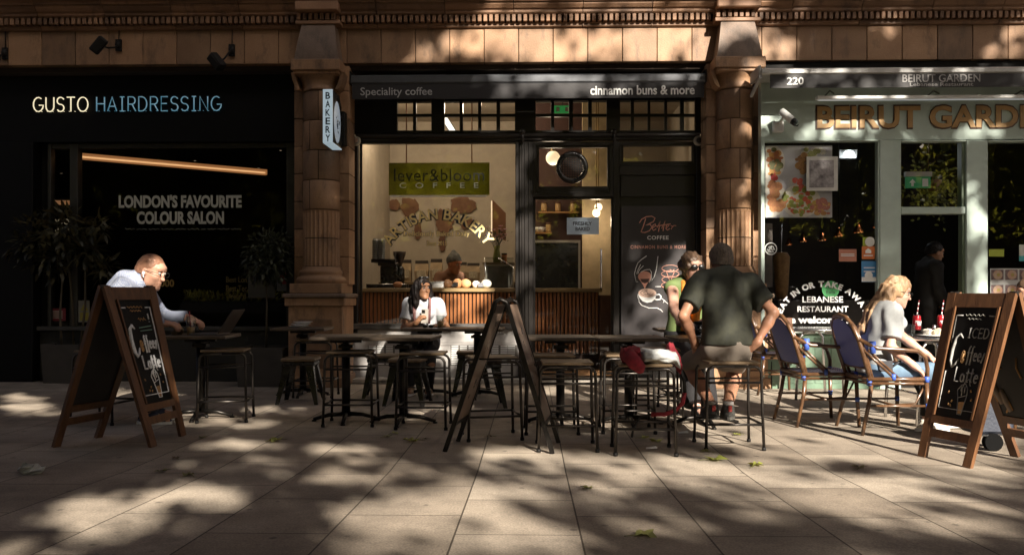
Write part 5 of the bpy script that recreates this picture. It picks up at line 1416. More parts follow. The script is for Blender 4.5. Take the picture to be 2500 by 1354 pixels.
def stool_proto():
    t = thing("bar_stool", "x", "stool", (0, 0, 0), 0, "tubular steel bar stools with wooden seats")
    a = .185; h = SH - .022
    mb = MB(); mb.cbox(-a + .01, a - .01, -.165, .165, SH - .018, SH, .005); mb.build("seat", WOOD_S, t, True)
    for sy in (-1, 1):      # front and back legs: tubes bent under the seat
        for sx in (-1, 1):
            mb = MB(); y0 = sy * .15; pts = [(sx * (a + .012), sy * .172, .012), (sx * (a + .004), sy * .16, .3), (sx * a, y0, h - .05)] + [(sx * (a - .05 + .05 * math.cos(q)), y0, h - .061 + .05 * math.sin(q)) for q in (.4, .8, 1.2, 1.57)] + [(0, y0, h - .011)]
            mb.tube(pts, .0105, 8); mb.build("leg", STEEL_L, t, True)
            mb = MB(); mb.lathe([(0, 0), (.015, 0), (.015, .022), (.0, .022)], 8, (sx * (a + .012), sy * .172, 0)); mb.build("foot_cap", BLACKM, t, True)
    for sy in (-1, 1): MB().tube([(-a, sy * .155, h - .12), (a, sy * .155, h - .12)], .008, 7).build("stretcher", STEEL_L, t, True)
    mb = MB(); q = .175
    for s0 in (-1, 1): mb.tube([(-a - .007, s0 * .166, q), (a + .007, s0 * .166, q)], .009, 7)
    for s0 in (-1, 1): mb.tube([(s0 * (a + .007), -.166, q), (s0 * (a + .007), .166, q)], .009, 7)
    mb.build("footrest", STEEL_L, t, True)
    return t
SP = stool_proto(); STO = {}
for k, (px, py, rz, lb) in {
    's1': (1383, 880, .02, "empty steel stool at the front, beside the foot of the black board"),
    's2': (1570, 884, -.03, "steel stool carrying the red and white cloth"),
    's3': (1345, 863, .04, "steel stool tucked under the table right of the black board"),
    's4': (1530, 862, .0, "steel stool tucked under the table behind the draped cloth"),
    's5': (1605, 849, -.05, "steel stool behind the draped cloth with its seat in sunlight"),
    's6': (1778, 893, .04, "steel stool under the man in the green T-shirt"),
    's7': (858, 855, .03, "steel stool under the left table of the front pair"),
    's8': (1035, 858, -.02, "steel stool right below the table beside the black board"),
    's9': (552, 851, .15, "steel stool facing the laptop, right of the laptop table"),
    's10': (772, 826, .02, "steel stool by the left column, behind the wooden stool"),
    's11': (1200, 869, .22, "steel stool seen through the legs of the black board"),
    's12': (322, 853, -.2, "steel stool under the man with the laptop"),
    's13': (1698, 846, .1, "steel stool under the woman in sunglasses"),
}.items():
    x, y = GP(px, py, SH); STO[k] = (place(SP, 'stool', x, y, rz, lb), x, y)

LH = .445
def low_proto():
    t = thing("low_stool", "x", "stool", (0, 0, 0), 0, "low black metal stools with wooden seats")
    mb = MB(); mb.cbox(-.165, .165, -.165, .165, LH - .034, LH, .010); mb.build("seat", WOOD_S, t, True)
    mb = MB(); mb.cbox(-.155, .155, -.155, .155, LH - .075, LH - .0345, .008); mb.build("apron", BLACK, t, True)
    for sx in (-1, 1):
        for sy in (-1, 1):      # folded sheet legs, tapering down
            mb = MB(); v = []
            for z, r_, w_ in ((.0, .205, .018), (LH - .078, .145, .038)):
                cx, cy = sx * r_, sy * r_
                v += [(cx, cy, z), (cx - sx * w_ * 2, cy, z), (cx - sx * w_ * 2, cy - sy * .006, z), (cx - sx * .006, cy - sy * .006, z), (cx - sx * .006, cy - sy * w_ * 2, z), (cx, cy - sy * w_ * 2, z)]
            f = [tuple(range(6)), tuple(range(11, 5, -1))] + [(i, (i + 1) % 6, 6 + (i + 1) % 6, 6 + i) for i in range(6)]
            mb.add(v, f); mb.build("leg", BLACK, t, True)
    mb = MB(); mb.bar((-.165, -.165, .16), (.165, .165, .16), .014, .006); mb.bar((-.165, .165, .167), (.165, -.165, .167), .014, .006); mb.build("cross_brace", BLACK, t, True)
    return t
LP = low_proto()
for px, py, rz, lb in ((735, 871, .06, "low wooden-topped stool in front of the plates table"), (936, 864, .1, "low wooden-topped stool behind the gap of the front tables"),
                       (996, 873, -.08, "low wooden-topped stool before the woman with the phone"), (1152, 856, .05, "low wooden-topped stool against the white riser"),
                       (1036, 836, .0, "low stool under the woman with the phone"), (1182, 876, .12, "low wooden-topped stool behind the black board's left leg")):
    x, y = GP(px, py, LH); place(LP, 'low', x, y, rz, lb)

# ------------------------------------------------------------------ chalkboards
def a_board(name, label, A0, A1, B0, B1, top0, top1, zt, seed):
    """A0, A1 feet of the written leaf, B0, B1 feet of the other leaf (near, far); top0, top1 the hinge line (x, y)"""
    t = thing(name, label, "chalkboard", ((A0[0] + B1[0]) / 2, (A0[1] + B1[1]) / 2, 0), 0, "wooden pavement chalkboards")
    out = []
    for leaf, (P0, P1) in enumerate(((A0, A1), (B0, B1))):
        b0, b1 = Vector((*P0, 0)), Vector((*P1, 0)); t0, t1 = Vector((*top0, zt)), Vector((*top1, zt))
        wv = (t1 - t0).normalized(); up = ((t0 + t1) / 2 - (b0 + b1) / 2).normalized(); nrm = wv.cross(up).normalized()
        away = Vector(((A0[0] + A1[0] - B0[0] - B1[0]), (A0[1] + A1[1] - B0[1] - B1[1]), 0)) * (1 if leaf == 0 else -1)
        if nrm.dot(away) < 0: nrm = -nrm
        t0 = t0 + nrm * .014; t1 = t1 + nrm * .014; b0 = b0 + nrm * .0; b1 = b1 + nrm * .0
        sw = .058; th = .026
        for nm, p, q in (("side_rail", b0, t0), ("side_rail", b1, t1)):
            mb = MB(); inw = wv if p is b0 else -wv
            mb.bar(p + inw * sw / 2, q + inw * sw / 2, sw, th, nrm); mb.build(nm, WOOD_B, t)
        def at(u, v, off=0, b0=b0, b1=b1, t0=t0, t1=t1, nrm=nrm):
            a = b0.lerp(t0, v); b = b1.lerp(t1, v); return a.lerp(b, u) + nrm * off
        W_ = (t1 - t0).length; iw = sw / W_ * 1.02
        for nm, v, hh in (("top_rail", .955, .09), ("lower_rail", .155, .055), ("bottom_rail", .235, .05)):
            mb = MB(); mb.bar(at(iw, v), at(1 - iw, v), th * .9 if nm != "lower_rail" else th * .6, hh, up); mb.build(nm, WOOD_B, t)
        mb = MB(); nu_, nv_ = 4, 8
        for o_, fl in ((.004, 0), (-.004, 1)):
            g_ = [at(iw * .9 + (1 - 1.8 * iw) * i / nu_, .25 + .675 * j / nv_, o_) for j in range(nv_ + 1) for i in range(nu_ + 1)]
            f = [(j * 5 + i, j * 5 + i + 1, j * 5 + i + 6, j * 5 + i + 5) for j in range(nv_) for i in range(nu_)]; mb.add(g_, [q[::-1] if fl else q for q in f]); pan = mb.build("chalk_panel", CHALK_B, t)
        mb = MB()      # raised bead round the panel
        for u0, v0, u1, v1 in ((iw * 1.35, .262, iw * 1.35, .918), (1 - iw * 1.35, .262, 1 - iw * 1.35, .918)): mb.bar(at(u0, v0, .017), at(u1, v1, .017), .013, .013, nrm)
        mb.build("panel_bead", WOOD_B, t)
        out.append((at, pan, nrm))
    mb = MB()
    for u in (.06, .94): p = Vector((*top0, zt)).lerp(Vector((*top1, zt)), u); mb.tube([p - (t1 - t0) * .06, p + (t1 - t0) * .06], .014, 8)
    mb.build("hinge", STEEL_L, t)
    return t, out
CHALK_SHADE = mat("shaded_white_chalk", (.34, .33, .31), .9, var=.35, scale=40)  # white chalk darkened to stand for the shade on the right board
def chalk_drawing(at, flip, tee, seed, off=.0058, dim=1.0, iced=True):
    CHALK = globals()['CHALK'] if dim == 1 else CHALK_SHADE; kr = 1 if dim == 1 else .68
    """hand lettering on the written leaf; u runs to the reader's right"""
    fn = (lambda u, v: at(1 - u if flip else u, v, off))
    def S(ls, r, m, nm):
        mb = MB()
        for l_ in ls: mb.tube([fn(*q) for q in l_], r * kr, 5)
        return mb.build(nm, m, tee)
    bx = [[(.30, .865), (.20, .865), (.20, .70)], [(.20, .53), (.20, .31), (.80, .31), (.80, .865), (.70, .865)]]
    S(bx, .0055, CHALK, "border_line")
    sx = 2.1   # u stretch so letters keep proportion on the narrow panel
    f2 = (lambda x, y: fn(x, y))
    C = [(.38 - .0, .73), (.33, .752), (.27, .73), (.245, .66), (.25, .59), (.29, .557), (.34, .575), (.38, .61)]
    mb = MB(); mb.tube([fn(*q) for q in C], [q * kr for q in (.005, .012, .014, .015, .015, .013, .010, .005)], 6); mb.build("chalk_initial", CHALK, tee)
    o_ = [(.44 + .025 * math.cos(a * .6), .62 + .035 * math.sin(a * .6)) for a in range(11)]
    mb = MB(); mb.tube([fn(*q) for q in o_], .006, 5, closed=False); mb.tube([fn(.43, .60), fn(.45, .64)], .008, 5); mb.build("bean", CHALK_T, tee)
    def word(w, x0, y0, h, wd, r, m, nm, sp=.12):
        mb = MB(); x = x0
        for ch in w:
            cw, ls = LET[ch]
            for l_ in ls: mb.tube([fn(x + p[0] * wd, y0 + p[1] * h) for p in l_], r * kr, 5)
            x += (cw + sp) * wd
        mb.build(nm, m, tee)
    word("ffee/", .50, .60, .085, .108, .0075, CHALK, "chalk_word")
    word("Latte", .37, .475, .085, .135, .0078, CHALK, "chalk_word")
    if iced: word("ICED", .44, .735, .055, .105, .006, CHALK, "chalk_word")
    else:
        word("!", .71, .77, .055, .12, .006, CHALK, "chalk_mark")
        S([[(.50 + k * .02, .79 + .012 * math.sin(k * 2.3)) for k in range(9)]], .003, CHALK_T, "faint_line")
        S([[(.48, .735), (.74, .745)], [(.49, .715), (.74, .72)]], .004, CHALK_G, "green_line")
    S([[(.34 + k * .02, .868 + .006 * math.sin(k * 1.9 + seed)) for k in range(16)], [(.38 + k * .02, .845 + .005 * math.sin(k * 2.2)) for k in range(12)]], .003, CHALK_T if not iced else TXT_GR, "faint_heading")
    # iced latte glass
    S([[(.47, .425), (.50, .38), (.64, .40), (.63, .435), (.58, .465), (.52, .455), (.47, .425)], [(.55, .395), (.54, .44), (.57, .48), (.62, .495), (.66, .455)], [(.50, .38), (.545, .285), (.61, .285), (.64, .40)], [(.53, .42), (.52, .45)], [(.59, .41), (.58, .45)]], .0042, CHALK, "glass_drawing")
    c = [fn(*q) for q in ((.525, .355), (.55, .29), (.605, .29), (.625, .36))]; d = [p + (c[1] - c[0]).cross(c[2] - c[0]).normalized() * .001 for p in c]
    mb = MB(); mb.add(c + d, [(0, 1, 2, 3), (7, 6, 5, 4)]); mb.build("coffee_fill", CHALK_T, tee)
    rg = random.Random(seed); mb = MB()
    for q in ((.32, .40), (.40, .35), (.41, .325), (.70, .42), (.72, .37), (.36, .33)): p = fn(*q); mb.tube([p, fn(q[0] + rg.uniform(-.02, .02), q[1] + .014)], .005, 5)
    mb.build("bean_marks", CHALK_T, tee)
# left board: written leaf on the right side, facing +x
bl, o = a_board("pavement_chalkboard", "wooden chalkboard listing coffee latte in front of the man with the laptop", GP(366, 1092), GP(452, 1062), GP(128, 1092), GP(247, 1066), DP(246, GP(366, 1092)[1] * 1.004), DP(372, GP(452, 1062)[1] * .995), 1.11, 1)
chalk_drawing(o[0][0], False, bl, 1, .0058, 1, False)
# right board: written leaf on the left side
br_, o = a_board("pavement_chalkboard", "large wooden iced coffee chalkboard at the right edge of the terrace", GP(2372, 1143), GP(2243, 1112), GP(2590, 1140), GP(2470, 1112), DP(2487, GP(2372, 1143)[1] * .985), DP(2322, GP(2243, 1112)[1] * .995), 1.062, 2)
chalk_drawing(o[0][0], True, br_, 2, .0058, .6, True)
at2, pan2, n2 = o[1]
mb = MB()
for ln in ([(.30, .62), (.34, .56), (.30, .50)], [(.62, .30), (.70, .42), (.76, .40), (.70, .31), (.76, .28)], [(.8, .36), (.86, .46), (.92, .43), (.86, .34)], [(.60, .55), (.95, .56)], [(.62, .75), (.66, .68), (.72, .75)], [(.78, .76), (.78, .68), (.86, .68)], [(.9, .76), (.95, .70)], [(.62, .86), (.9, .87)]):
    mb.tube([at2(*q, -.0062) for q in ln], .006, 5)
mb.build("inner_chalk_drawing", CHALK_T, br_)
mb = MB()
for u, v in ((.70, .36), (.82, .40)):
    c = at2(u, v, -.0065); mb.tube([at2(u - .03, v - .07, -.0062), c, at2(u + .02, v + .06, -.0062)], [.014, .022, .012], 7)
mb.build("inner_chalk_figure", mat("faded_chalk", (.30, .24, .20), .9), br_)
# black steel A-board seen from its edge
A0, A1, B0, B1 = GP(1086, 1102), GP(1118, 1077), GP(1349, 1107), GP(1364, 1080)
ma = thing("folding_board", "black steel folding board standing edge-on between the tables", "display board", ((A0[0] + B0[0]) / 2, (A0[1] + A1[1]) / 2, 0))
zt = CAM_H + (YH - 737) / FPX * A0[1]; apx0 = Vector((*DP(1222, A0[1] * 1.0), zt)); apx1 = Vector((*DP(1246, A1[1]), zt))
for P0, P1, off in ((A0, A1, -.035), (B0, B1, .035)):
    b0, b1 = Vector((*P0, 0)), Vector((*P1, 0)); t0, t1 = apx0 + Vector((off, 0, 0)), apx1 + Vector((off, 0, 0))
    if off > 0: t0.x += .005
    wv = (b1 - b0).normalized()
    for p, q in ((b0, t0), (b1, t1)):
        mb = MB(); nrm = wv.cross(q - p).normalized(); mb.bar(p, q, .020, .030, nrm); mb.build("leg", STEEL, ma)
    mb = MB(); c = [b0.lerp(t0, .20) + wv * .012, b1.lerp(t1, .20) - wv * .012, t1.lerp(b1, .02) - wv * .012, t0.lerp(b0, .02) + wv * .012]; n_ = (c[1] - c[0]).cross(c[3] - c[0]).normalized() * .009
    d = [p + n_ for p in c]; c = [p - n_ for p in c]; mb.add(c + d, [(3, 2, 1, 0), (4, 5, 6, 7), (0, 1, 5, 4), (1, 2, 6, 5), (2, 3, 7, 6), (3, 0, 4, 7)]); mb.build("panel", mat("scuffed_panel%d" % (off > 0), (.16, .11, .08), .3, var=.5, scale=6), ma)
    mb = MB(); mb.bar(b0.lerp(t0, .19), b1.lerp(t1, .19), .022, .03); mb.build("bottom_rail", STEEL, ma)
mb = MB()
for a in (apx0, apx1): mb.tube([a + Vector((-.05, 0, -.07)), a + Vector((-.035, 0, -.0)), a + Vector((0, 0, .018)), a + Vector((.04, 0, .0)), a + Vector((.06, 0, -.07))], .016, 8)
mb.bar(apx0 + Vector((0, 0, .01)), apx1 + Vector((0, 0, .01)), .05, .02); mb.build("top_hinge", STEEL, ma)
mb = MB(); q = .62
mb.tube([Vector((*A0, 0)).lerp(apx0, q), Vector((*B0, 0)).lerp(apx0, q)], .006, 6); mb.build("stay", STEEL, ma)

# ------------------------------------------------------------------ woven bistro chairs (seat front towards +x)
BAM = mat("cane_brown", (.045, .022, .011), .32, col2=(.145, .072, .032), scale=14, coat=.25)
WEAVE = check_mat("blue_weave", (.02, .045, .27), (.16, .18, .33), 110, .5)
STRIPE = check_mat("white_blue_weave", (.62, .58, .52), (.04, .07, .28), 60, .5)
WRAP = mat("blue_wrap", (.05, .11, .45), .5, var=.2, scale=40)
def chair_proto():
    t = thing("bistro_chair", "x", "chair", (0, 0, 0), 0, "blue woven bistro chairs of the restaurant")
    sz, wd = .42, .225
    mb = MB(); n = 16; v = []; nx = 10
    for i in range(nx + 1):
        x = -.21 + .42 * i / nx
        for j in range(9):
            y = -wd * .93 + wd * 1.86 * j / 8; k = 1 - (2 * j / 8 - 1) ** 2
            v.append((x, y, sz + .004 - .014 * k * math.sin(math.pi * i / nx)))
    f = [(i * 9 + j, i * 9 + 9 + j, i * 9 + 10 + j, i * 9 + j + 1) for i in range(nx) for j in range(8)]
    mb.add(v, f, True); mb.add([(a, b, c - .012) for a, b, c in v], [q[::-1] for q in f], True); mb.build("seat", STRIPE, t, True)
    mb = MB(); rc = [(-.21, -wd, sz), (.20, -wd, sz), (.225, -wd + .03, sz), (.225, wd - .03, sz), (.20, wd, sz), (-.21, wd, sz)]
    mb.tube(rc, .017, 9, closed=True); mb.tube([(p[0], p[1], p[2] - .032) for p in rc], .012, 8, closed=True); mb.build("seat_frame", BAM, t, True)
    mb = MB(); mb.tube([(.226, -wd + .04, sz + .004), (.226, wd - .04, sz + .004)], .0205, 9); mb.build("front_wrap", STRIPE, t, True)
    # back: bent hoop leaning backwards
    def bk(y, z): return (-.20 - (z - sz) * .30, y, z)
    hoop = [bk(-wd * .92, sz - .03), bk(-wd * .98, sz + .15), bk(-wd * .96, sz + .30), bk(-wd * .80, sz + .41), bk(-wd * .45, sz + .465), bk(0, sz + .48), bk(wd * .45, sz + .465), bk(wd * .80, sz + .41), bk(wd * .96, sz + .30), bk(wd * .98, sz + .15), bk(wd * .92, sz - .03)]
    mb = MB(); mb.tube(hoop, .017, 9); hoop2 = [(p[0] + .028, p[1] * .93, sz + (p[2] - sz) * .955) for p in hoop]; mb.tube(hoop2, .012, 8); mb.tube([bk(-wd * .9, sz + .08), bk(wd * .9, sz + .08)], .010, 7); mb.build("back_hoop", BAM, t, True)
    mb = MB(); pts = [(p[0] + .012, p[1] * .9, sz + .05 + (p[2] - sz - .05) * .93) for p in hoop if p[2] > sz]; m_ = len(pts)
    ctr = (pts[0][0] * .5 + pts[-1][0] * .5 - .02, 0, sz + .08); c2 = []
    low = [(bk(0, sz + .08)[0] + .012, y, sz + .085) for y in np.linspace(-wd * .86, wd * .86, m_)]
    for k in range(5):
        for i in range(m_):
            a = Vector(low[i]); b = Vector(pts[i]); p = a.lerp(b, k / 4); p.x -= .018 * math.sin(math.pi * i / (m_ - 1)); c2.append(p)
    f = [(k * m_ + i, k * m_ + i + 1, k * m_ + m_ + i + 1, k * m_ + m_ + i) for k in range(4) for i in range(m_ - 1)]
    mb.add(c2, f, True); mb.add([p + Vector((-.009, 0, 0)) for p in c2], [q[::-1] for q in f], True); mb.build("back_panel", WEAVE, t, True)
    for sy in (-1, 1):
        mb = MB(); y = sy * (wd + .006)     # arm runs from the hoop forward, then bends down into the front leg
        arm = [bk(sy * wd * 1.0, sz + .30), (-.16, y + sy * .012, sz + .235), (.02, y + sy * .03, sz + .225), (.14, y + sy * .03, sz + .215), (.20, y + sy * .02, sz + .17), (.225, y + sy * .008, sz + .08), (.222, y, sz - .02)]
        mb.tube(arm, .0155, 9); mb.build("armrest", BAM, t, True)
        mb = MB(); mb.tube([(.222, y, sz - .02), (.228, y * 1.03, .2), (.24, y * 1.06, .0)], [.0165, .0155, .014], 9); mb.build("leg", BAM, t, True)
        mb = MB(); mb.tube([bk(sy * wd * .94, sz - .03), (-.21, sy * wd * .98, .25), (-.27, sy * wd * 1.04, .0)], [.0165, .0155, .014], 9); mb.build("leg", BAM, t, True)
        mb = MB(); p = bk(sy * wd * .985, sz + .25)     # twin brace from back to seat front
        for o_ in (0, .034): mb.tube([(p[0] + .02 + o_, y * .99, p[2] - .03), (-.03 + o_, y * .985, sz + .015)], .010, 7)
        mb.build("brace", BAM, t, True)
        mb = MB()
        for c, r_, l_ in (((-.19, y, sz + .242), .023, .045), ((.222, y, sz + .0), .0195, .022), ((.2275, y * 1.03, .22), .018, .018), ((-.03, y * .985, sz + .018), .018, .022), ((-.205, sy * wd * .95, sz - .02), .019, .025)):
            MB().tube([(c[0], c[1], c[2] - l_), (c[0], c[1], c[2] + l_)], r_, 9).build("blue_binding", WRAP, t, True)
    mb = MB()
    for sy in (-1, 1): mb.tube([(-.235, sy * wd, .22), (.226, sy * (wd + .006), .22)], .0095, 7)
    mb.tube([(-.01, -wd, .222), (-.01, wd, .222)], .009, 7); mb.tube([(.215, -wd + .01, sz - .05), (.15, -wd + .02, .235), (-.01, -wd + .02, .225)], .008, 6); mb.build("stretcher", BAM, t, True)
    return t
CP = chair_proto()
for px, py, rz, lb in ((1994, 1031, .10, "empty blue woven chair between the man and the blonde woman"), (2156, 1050, .05, "blue woven chair with the blonde woman sitting on it"),
                       (1893, 958, .05, "blue woven chair nearest the right column, behind the man's elbow"), (2525, 1052, 3.0, "blue woven chair mostly hidden behind the right chalkboard")):
    x, y = GP(px, py); place(CP, 'chair', x, y, rz, lb)
CH2 = GP(2156, 1050)

# aluminium tables of the restaurant
def alu_proto():
    t = thing("aluminium_table", "x", "table", (0, 0, 0), 0, "round-cornered aluminium tables of the restaurant")
    h = .715; mb = MB(); mb.cbox(-.33, .33, -.33, .33, h - .022, h, .008); mb.build("tabletop", CHROME, t, True)
    mb = MB(); mb.tube([(-.33, -.33, h - .012), (.33, -.33, h - .012), (.33, .33, h - .012), (-.33, .33, h - .012)], .015, 8, closed=True); mb.build("rim", CHROME, t, True)
    for sx in (-1, 1):
        for sy in (-1, 1):
            mb = MB(); mb.tube([(sx * .05, sy * .27, h - .035), (sx * .16, sy * .27, h - .04), (sx * .21, sy * .27, h - .1), (sx * .24, sy * .27, 0)], .014, 9); mb.build("leg", CHROME, t, True)
    for q in (-.225, .225): MB().tube([(q, -.27, .26), (q, .27, .26)], .01, 7).build("stretcher", CHROME, t, True)
    return t
AP = alu_proto()
x, y = GP(1980, 968); place(AP, 'alu', x, y, .0, "empty aluminium table under the window lettering")
x, y = GP(2268, 1028); place(AP, 'alu', x, y, .05, "aluminium table with red cans and food before the blonde woman"); WT = (x, y, .715)
x, y = GP(1905, 948); t = thing("menu_stand", "plain brown menu stand by the empty aluminium table", "stand", (x, y, 0))
MB().cbox(-.13, .13, -.03, .0, .45, .80, .006).build("board", BROWNP, t, True); mb = MB(); mb.tube([(-.1, .0, 0), (-.1, .01, .5)], .012, 7); mb.tube([(.1, .0, 0), (.1, .01, .5)], .012, 7); mb.build("leg", BLACKM, t, True)

# ------------------------------------------------------------------ things on the tables
TL, TLx, TLy = TAB['laptop']
def on(px, y, z): return FP(px, 700, y)[0]
lp = thing("laptop", "open grey laptop seen from its side on the left table", "laptop", (on(520, TLy, 0), TLy - .02, TH))
MB().cbox(-.14, .10, -.15, .15, .001, .016, .003).build("keyboard_base", mat("laptop_grey", (.14, .14, .15), .35, .6), lp, True)
rot = Matrix.Translation((.105, 0, .016)) @ Matrix.Rotation(R(33), 4, 'Y')
mb = MB(); mb.cbox(-.006, .004, -.15, .15, 0, .235, .002, rot); sc_ = mb.build("lid", mat("laptop_lid", (.10, .085, .075), .35, .6), lp, True)
mb = MB(); mb.box(-.0085, -.0065, -.14, .14, .012, .222, rot); mb.build("screen", mat("dim_screen", (.01, .01, .012), .15), lp, True)
def iced_cup(name, label, x, y, z, straw, lid=True, h=.125):
    t = thing(name, label, "drink", (x, y, z))
    MB().lathe([(0, .001), (.030, .001), (.042, h), (.040, h), (.029, .004), (0, .004)], 18).build("cup", CLEAR, t, True)
    MB().lathe([(0, .005), (.028, .005), (.0345, h * .55), (0, h * .55)], 16).build("iced_coffee", mat("coffee_milk_%s" % straw, (.44, .25, .11), .4, col2=(.55, .36, .2), scale=20), t, True)
    if lid: MB().lathe([(.043, h - .004), (.044, h + .004), (.030, h + .03), (.018, h + .034), (.017, h + .032), (.028, h + .028), (.041, h + .002)], 18).build("dome_lid", CLEAR, t, True)
    if straw: MB().tube([(.0, 0, .04), (-.012, 0, h + .075)], .004, 7).build("straw", RED, t, True)
iced_cup("iced_coffee", "iced coffee with domed lid and red straw beside the laptop", on(466, TLy - .12, 0), TLy - .12, TH, "red")
pb_ = thing("paper_bag", "small crumpled paper bag on the laptop table", "paper bag", (on(432, TLy - .05, 0), TLy - .05, TH))
mb = MB(); mb.ell((0, 0, .03), (.06, .05, .032), 9, 6); mb.V = [(a + .012 * math.sin(c * 90 + b * 50), b + .01 * math.sin(a * 70), max(.001, c * (1 + .5 * math.sin(a * 40)))) for a, b, c in mb.V]; mb.S = [False] * len(mb.S); mb.build("crumpled_paper", mat("brown_paper", (.20, .15, .09), .8), pb_, True)
x, y = TAB['plates'][1:]
for k in range(3):
    px_, pz_ = x - .05 + .05 * k, TH + .006 * 0
    t = thing("plate", ["white plate at the bottom of the stack on the back table", "white plate leaning in the middle of the stack", "white plate on top of the stack on the back table"][k], "plate", (x - .03 + .015 * k, y - .05 + .02 * k, TH + .021 * k + .001))
    MB().lathe([(0, 0), (.06, .0), (.10, .014), (.10, .018), (.06, .005), (0, .005)], 22).build("dish", WHITE, t, True); MB().lathe([(.098, .0185), (.103, .017), (.103, .0135), (.098, .013)], 22).build("rim", GREYW, t, True)
x, y = TAB['phone'][1:]
iced_cup("iced_coffee", "iced coffee without lid before the woman with the phone", on(1075, y - .12, 0), y - .12, TH, "", False, .13)
t = thing("sunglasses", "folded dark sunglasses on the table before the woman with the phone", "sunglasses", (on(1045, y - .18, 0), y - .18, TH)); mb = MB()
for s in (-1, 1): mb.ell((s * .032, 0, .02), (.028, .006, .018), 12, 7)
mb.build("lens", BLACK, t, True); mb = MB(); mb.tube([(-.06, 0, .028), (0, -.004, .03), (.06, 0, .028)], .004, 5); mb.tube([(-.06, .004, .028), (-.05, .06, .012), (.04, .07, .006)], .003, 5); mb.build("frame", BLACKM, t, True)
x, y = TAB['couple'][1:]
t = thing("coffee_cup", "black takeaway cup between the couple", "cup", (on(1707, y - .05, 0), y - .05, TH)); MB().lathe([(0, 0), (.030, 0), (.040, .11), (0, .11)], 16).build("cup", BLACK, t, True); MB().lathe([(0, .111), (.043, .111), (.043, .122), (.036, .128), (0, .128)], 16).build("lid", BLACKM, t, True)
t = thing("saucer", "white saucer beside the black cup", "saucer", (on(1718, y - .18, 0), y - .18, TH)); MB().lathe([(0, .001), (.04, .001), (.07, .012), (.07, .015), (.04, .005), (0, .005)], 20).build("dish", WHITE, t, True); MB().lathe([(0, .0055), (.022, .0055), (.022, .035), (.0, .035)], 14).build("small_cup", WHITE, t, True)
wx, wy, wz = WT
def can(label, px, dy, tilt):
    x = on(px, wy + dy, 0); t = thing("drink_can", label, "can", (x, wy + dy, wz), 0, "red drink cans with striped straws")
    MB().lathe([(0, .001), (.026, .001), (.0325, .010), (.0325, .112), (.027, .122), (0, .122)], 20).build("can_body", mat("red_can_%d" % px, (.50, .02, .03), .3, .3, var=.1), t, True)
    mb = MB()
    for k in range(3):
        a0 = 3.9 + k * .45; mb.tube([(.0328 * math.cos(a0 + q * .18), .0328 * math.sin(a0 + q * .18), .058 + .022 * math.sin(q * 1.1 + k)) for q in range(6)], .0035, 5)
    mb.build("white_script", TXT_W, t, True)
    mb = MB(); mb.lathe([(0, .123), (.026, .123), (.027, .127), (.024, .127), (0, .124)], 18); mb.build("rim", CHROME, t, True)
    mb = MB(); p0, p1 = Vector((0, 0, .11)), Vector((.02 + tilt, 0, .25))
    for k in range(7):
        if k % 2 == 0: mb.tube([p0.lerp(p1, k / 7), p0.lerp(p1, (k + 1) / 7)], .0048, 7)
    st = mb.build("straw", RED, t, True); mb = MB()
    for k in range(7):
        if k % 2: mb.tube([p0.lerp(p1, k / 7), p0.lerp(p1, (k + 1) / 7)], .0047, 7)
    mb.build("straw_stripes", WHITE, t, True)
    return t
can("red can with striped straw nearer the blonde woman", 2238, .05, .0).location.z += .045
can("red can with striped straw beside the right chalkboard", 2298, .10, .0).location.z += .045
for t, (px, dy) in (("stand for the can nearer the blonde woman, a thick round glass", (2238, .05)), ("thick round glass under the right red can", (2298, .10))):
    o = thing("tumbler", t, "glass", (on(px, wy + dy, 0), wy + dy, wz)); MB().lathe([(0, .001), (.036, .001), (.040, .044), (.0, .044)], 16).build("thick_base", CLEAR, o, True); MB().lathe([(.0405, .044), (.041, .085), (.038, .085), (.0375, .045)], 16).build("rim", CLEAR, o, True)
gj = thing("glass_mug", "glass mug with handle in front of the red can", "mug", (on(2222, wy - .12, 0), wy - .12, wz)); MB().lathe([(0, .001), (.036, .001), (.038, .10), (.035, .10), (.033, .012), (0, .012)], 18).build("glass_body", CLEAR, gj, True); MB().tube([(-.036, 0, .085), (-.065, 0, .075), (-.066, 0, .035), (-.036, 0, .025)], .006, 7).build("handle", CLEAR, gj, True)
for px, dy, lb in ((2268, -.05, "white crumpled napkin left of the metal jug"), (2290, -.10, "beige wrap in paper beside the right red can")):
    t = thing("napkin" if px < 2280 else "wrapped_food", lb, "napkin" if px < 2280 else "food", (on(px, wy + dy, 0), wy + dy, wz)); rg = random.Random(px)
    mb = MB(); mb.ell((0, 0, .024), (.055, .05, .026), 10, 7); mb.V = [(a + rg.uniform(-.012, .012), b + rg.uniform(-.012, .012), max(.001, c + rg.uniform(-.012, .02))) for a, b, c in mb.V]; mb.S = [False] * len(mb.S)
    mb.build("folded_paper", mat("napkin_%d" % px, (.66, .62, .54) if px < 2280 else (.50, .40, .28), .8), t, True)
t = thing("sauce_jug", "small steel jug between napkin and wrap", "jug", (on(2281, wy, 0), wy, wz)); MB().lathe([(0, .001), (.018, .001), (.022, .05), (.012, .075), (.014, .09), (0, .09)], 14).build("jug_body", CHROME, t, True)
t = thing("plate", "oval white plate under the food before the blonde woman", "plate", (on(2262, wy - .1, 0), wy - .16, wz)); MB().lathe([(0, .001), (.06, .001), (.10, .012), (.10, .016), (.06, .005), (0, .005)], 22).build("dish", WHITE, t, True)

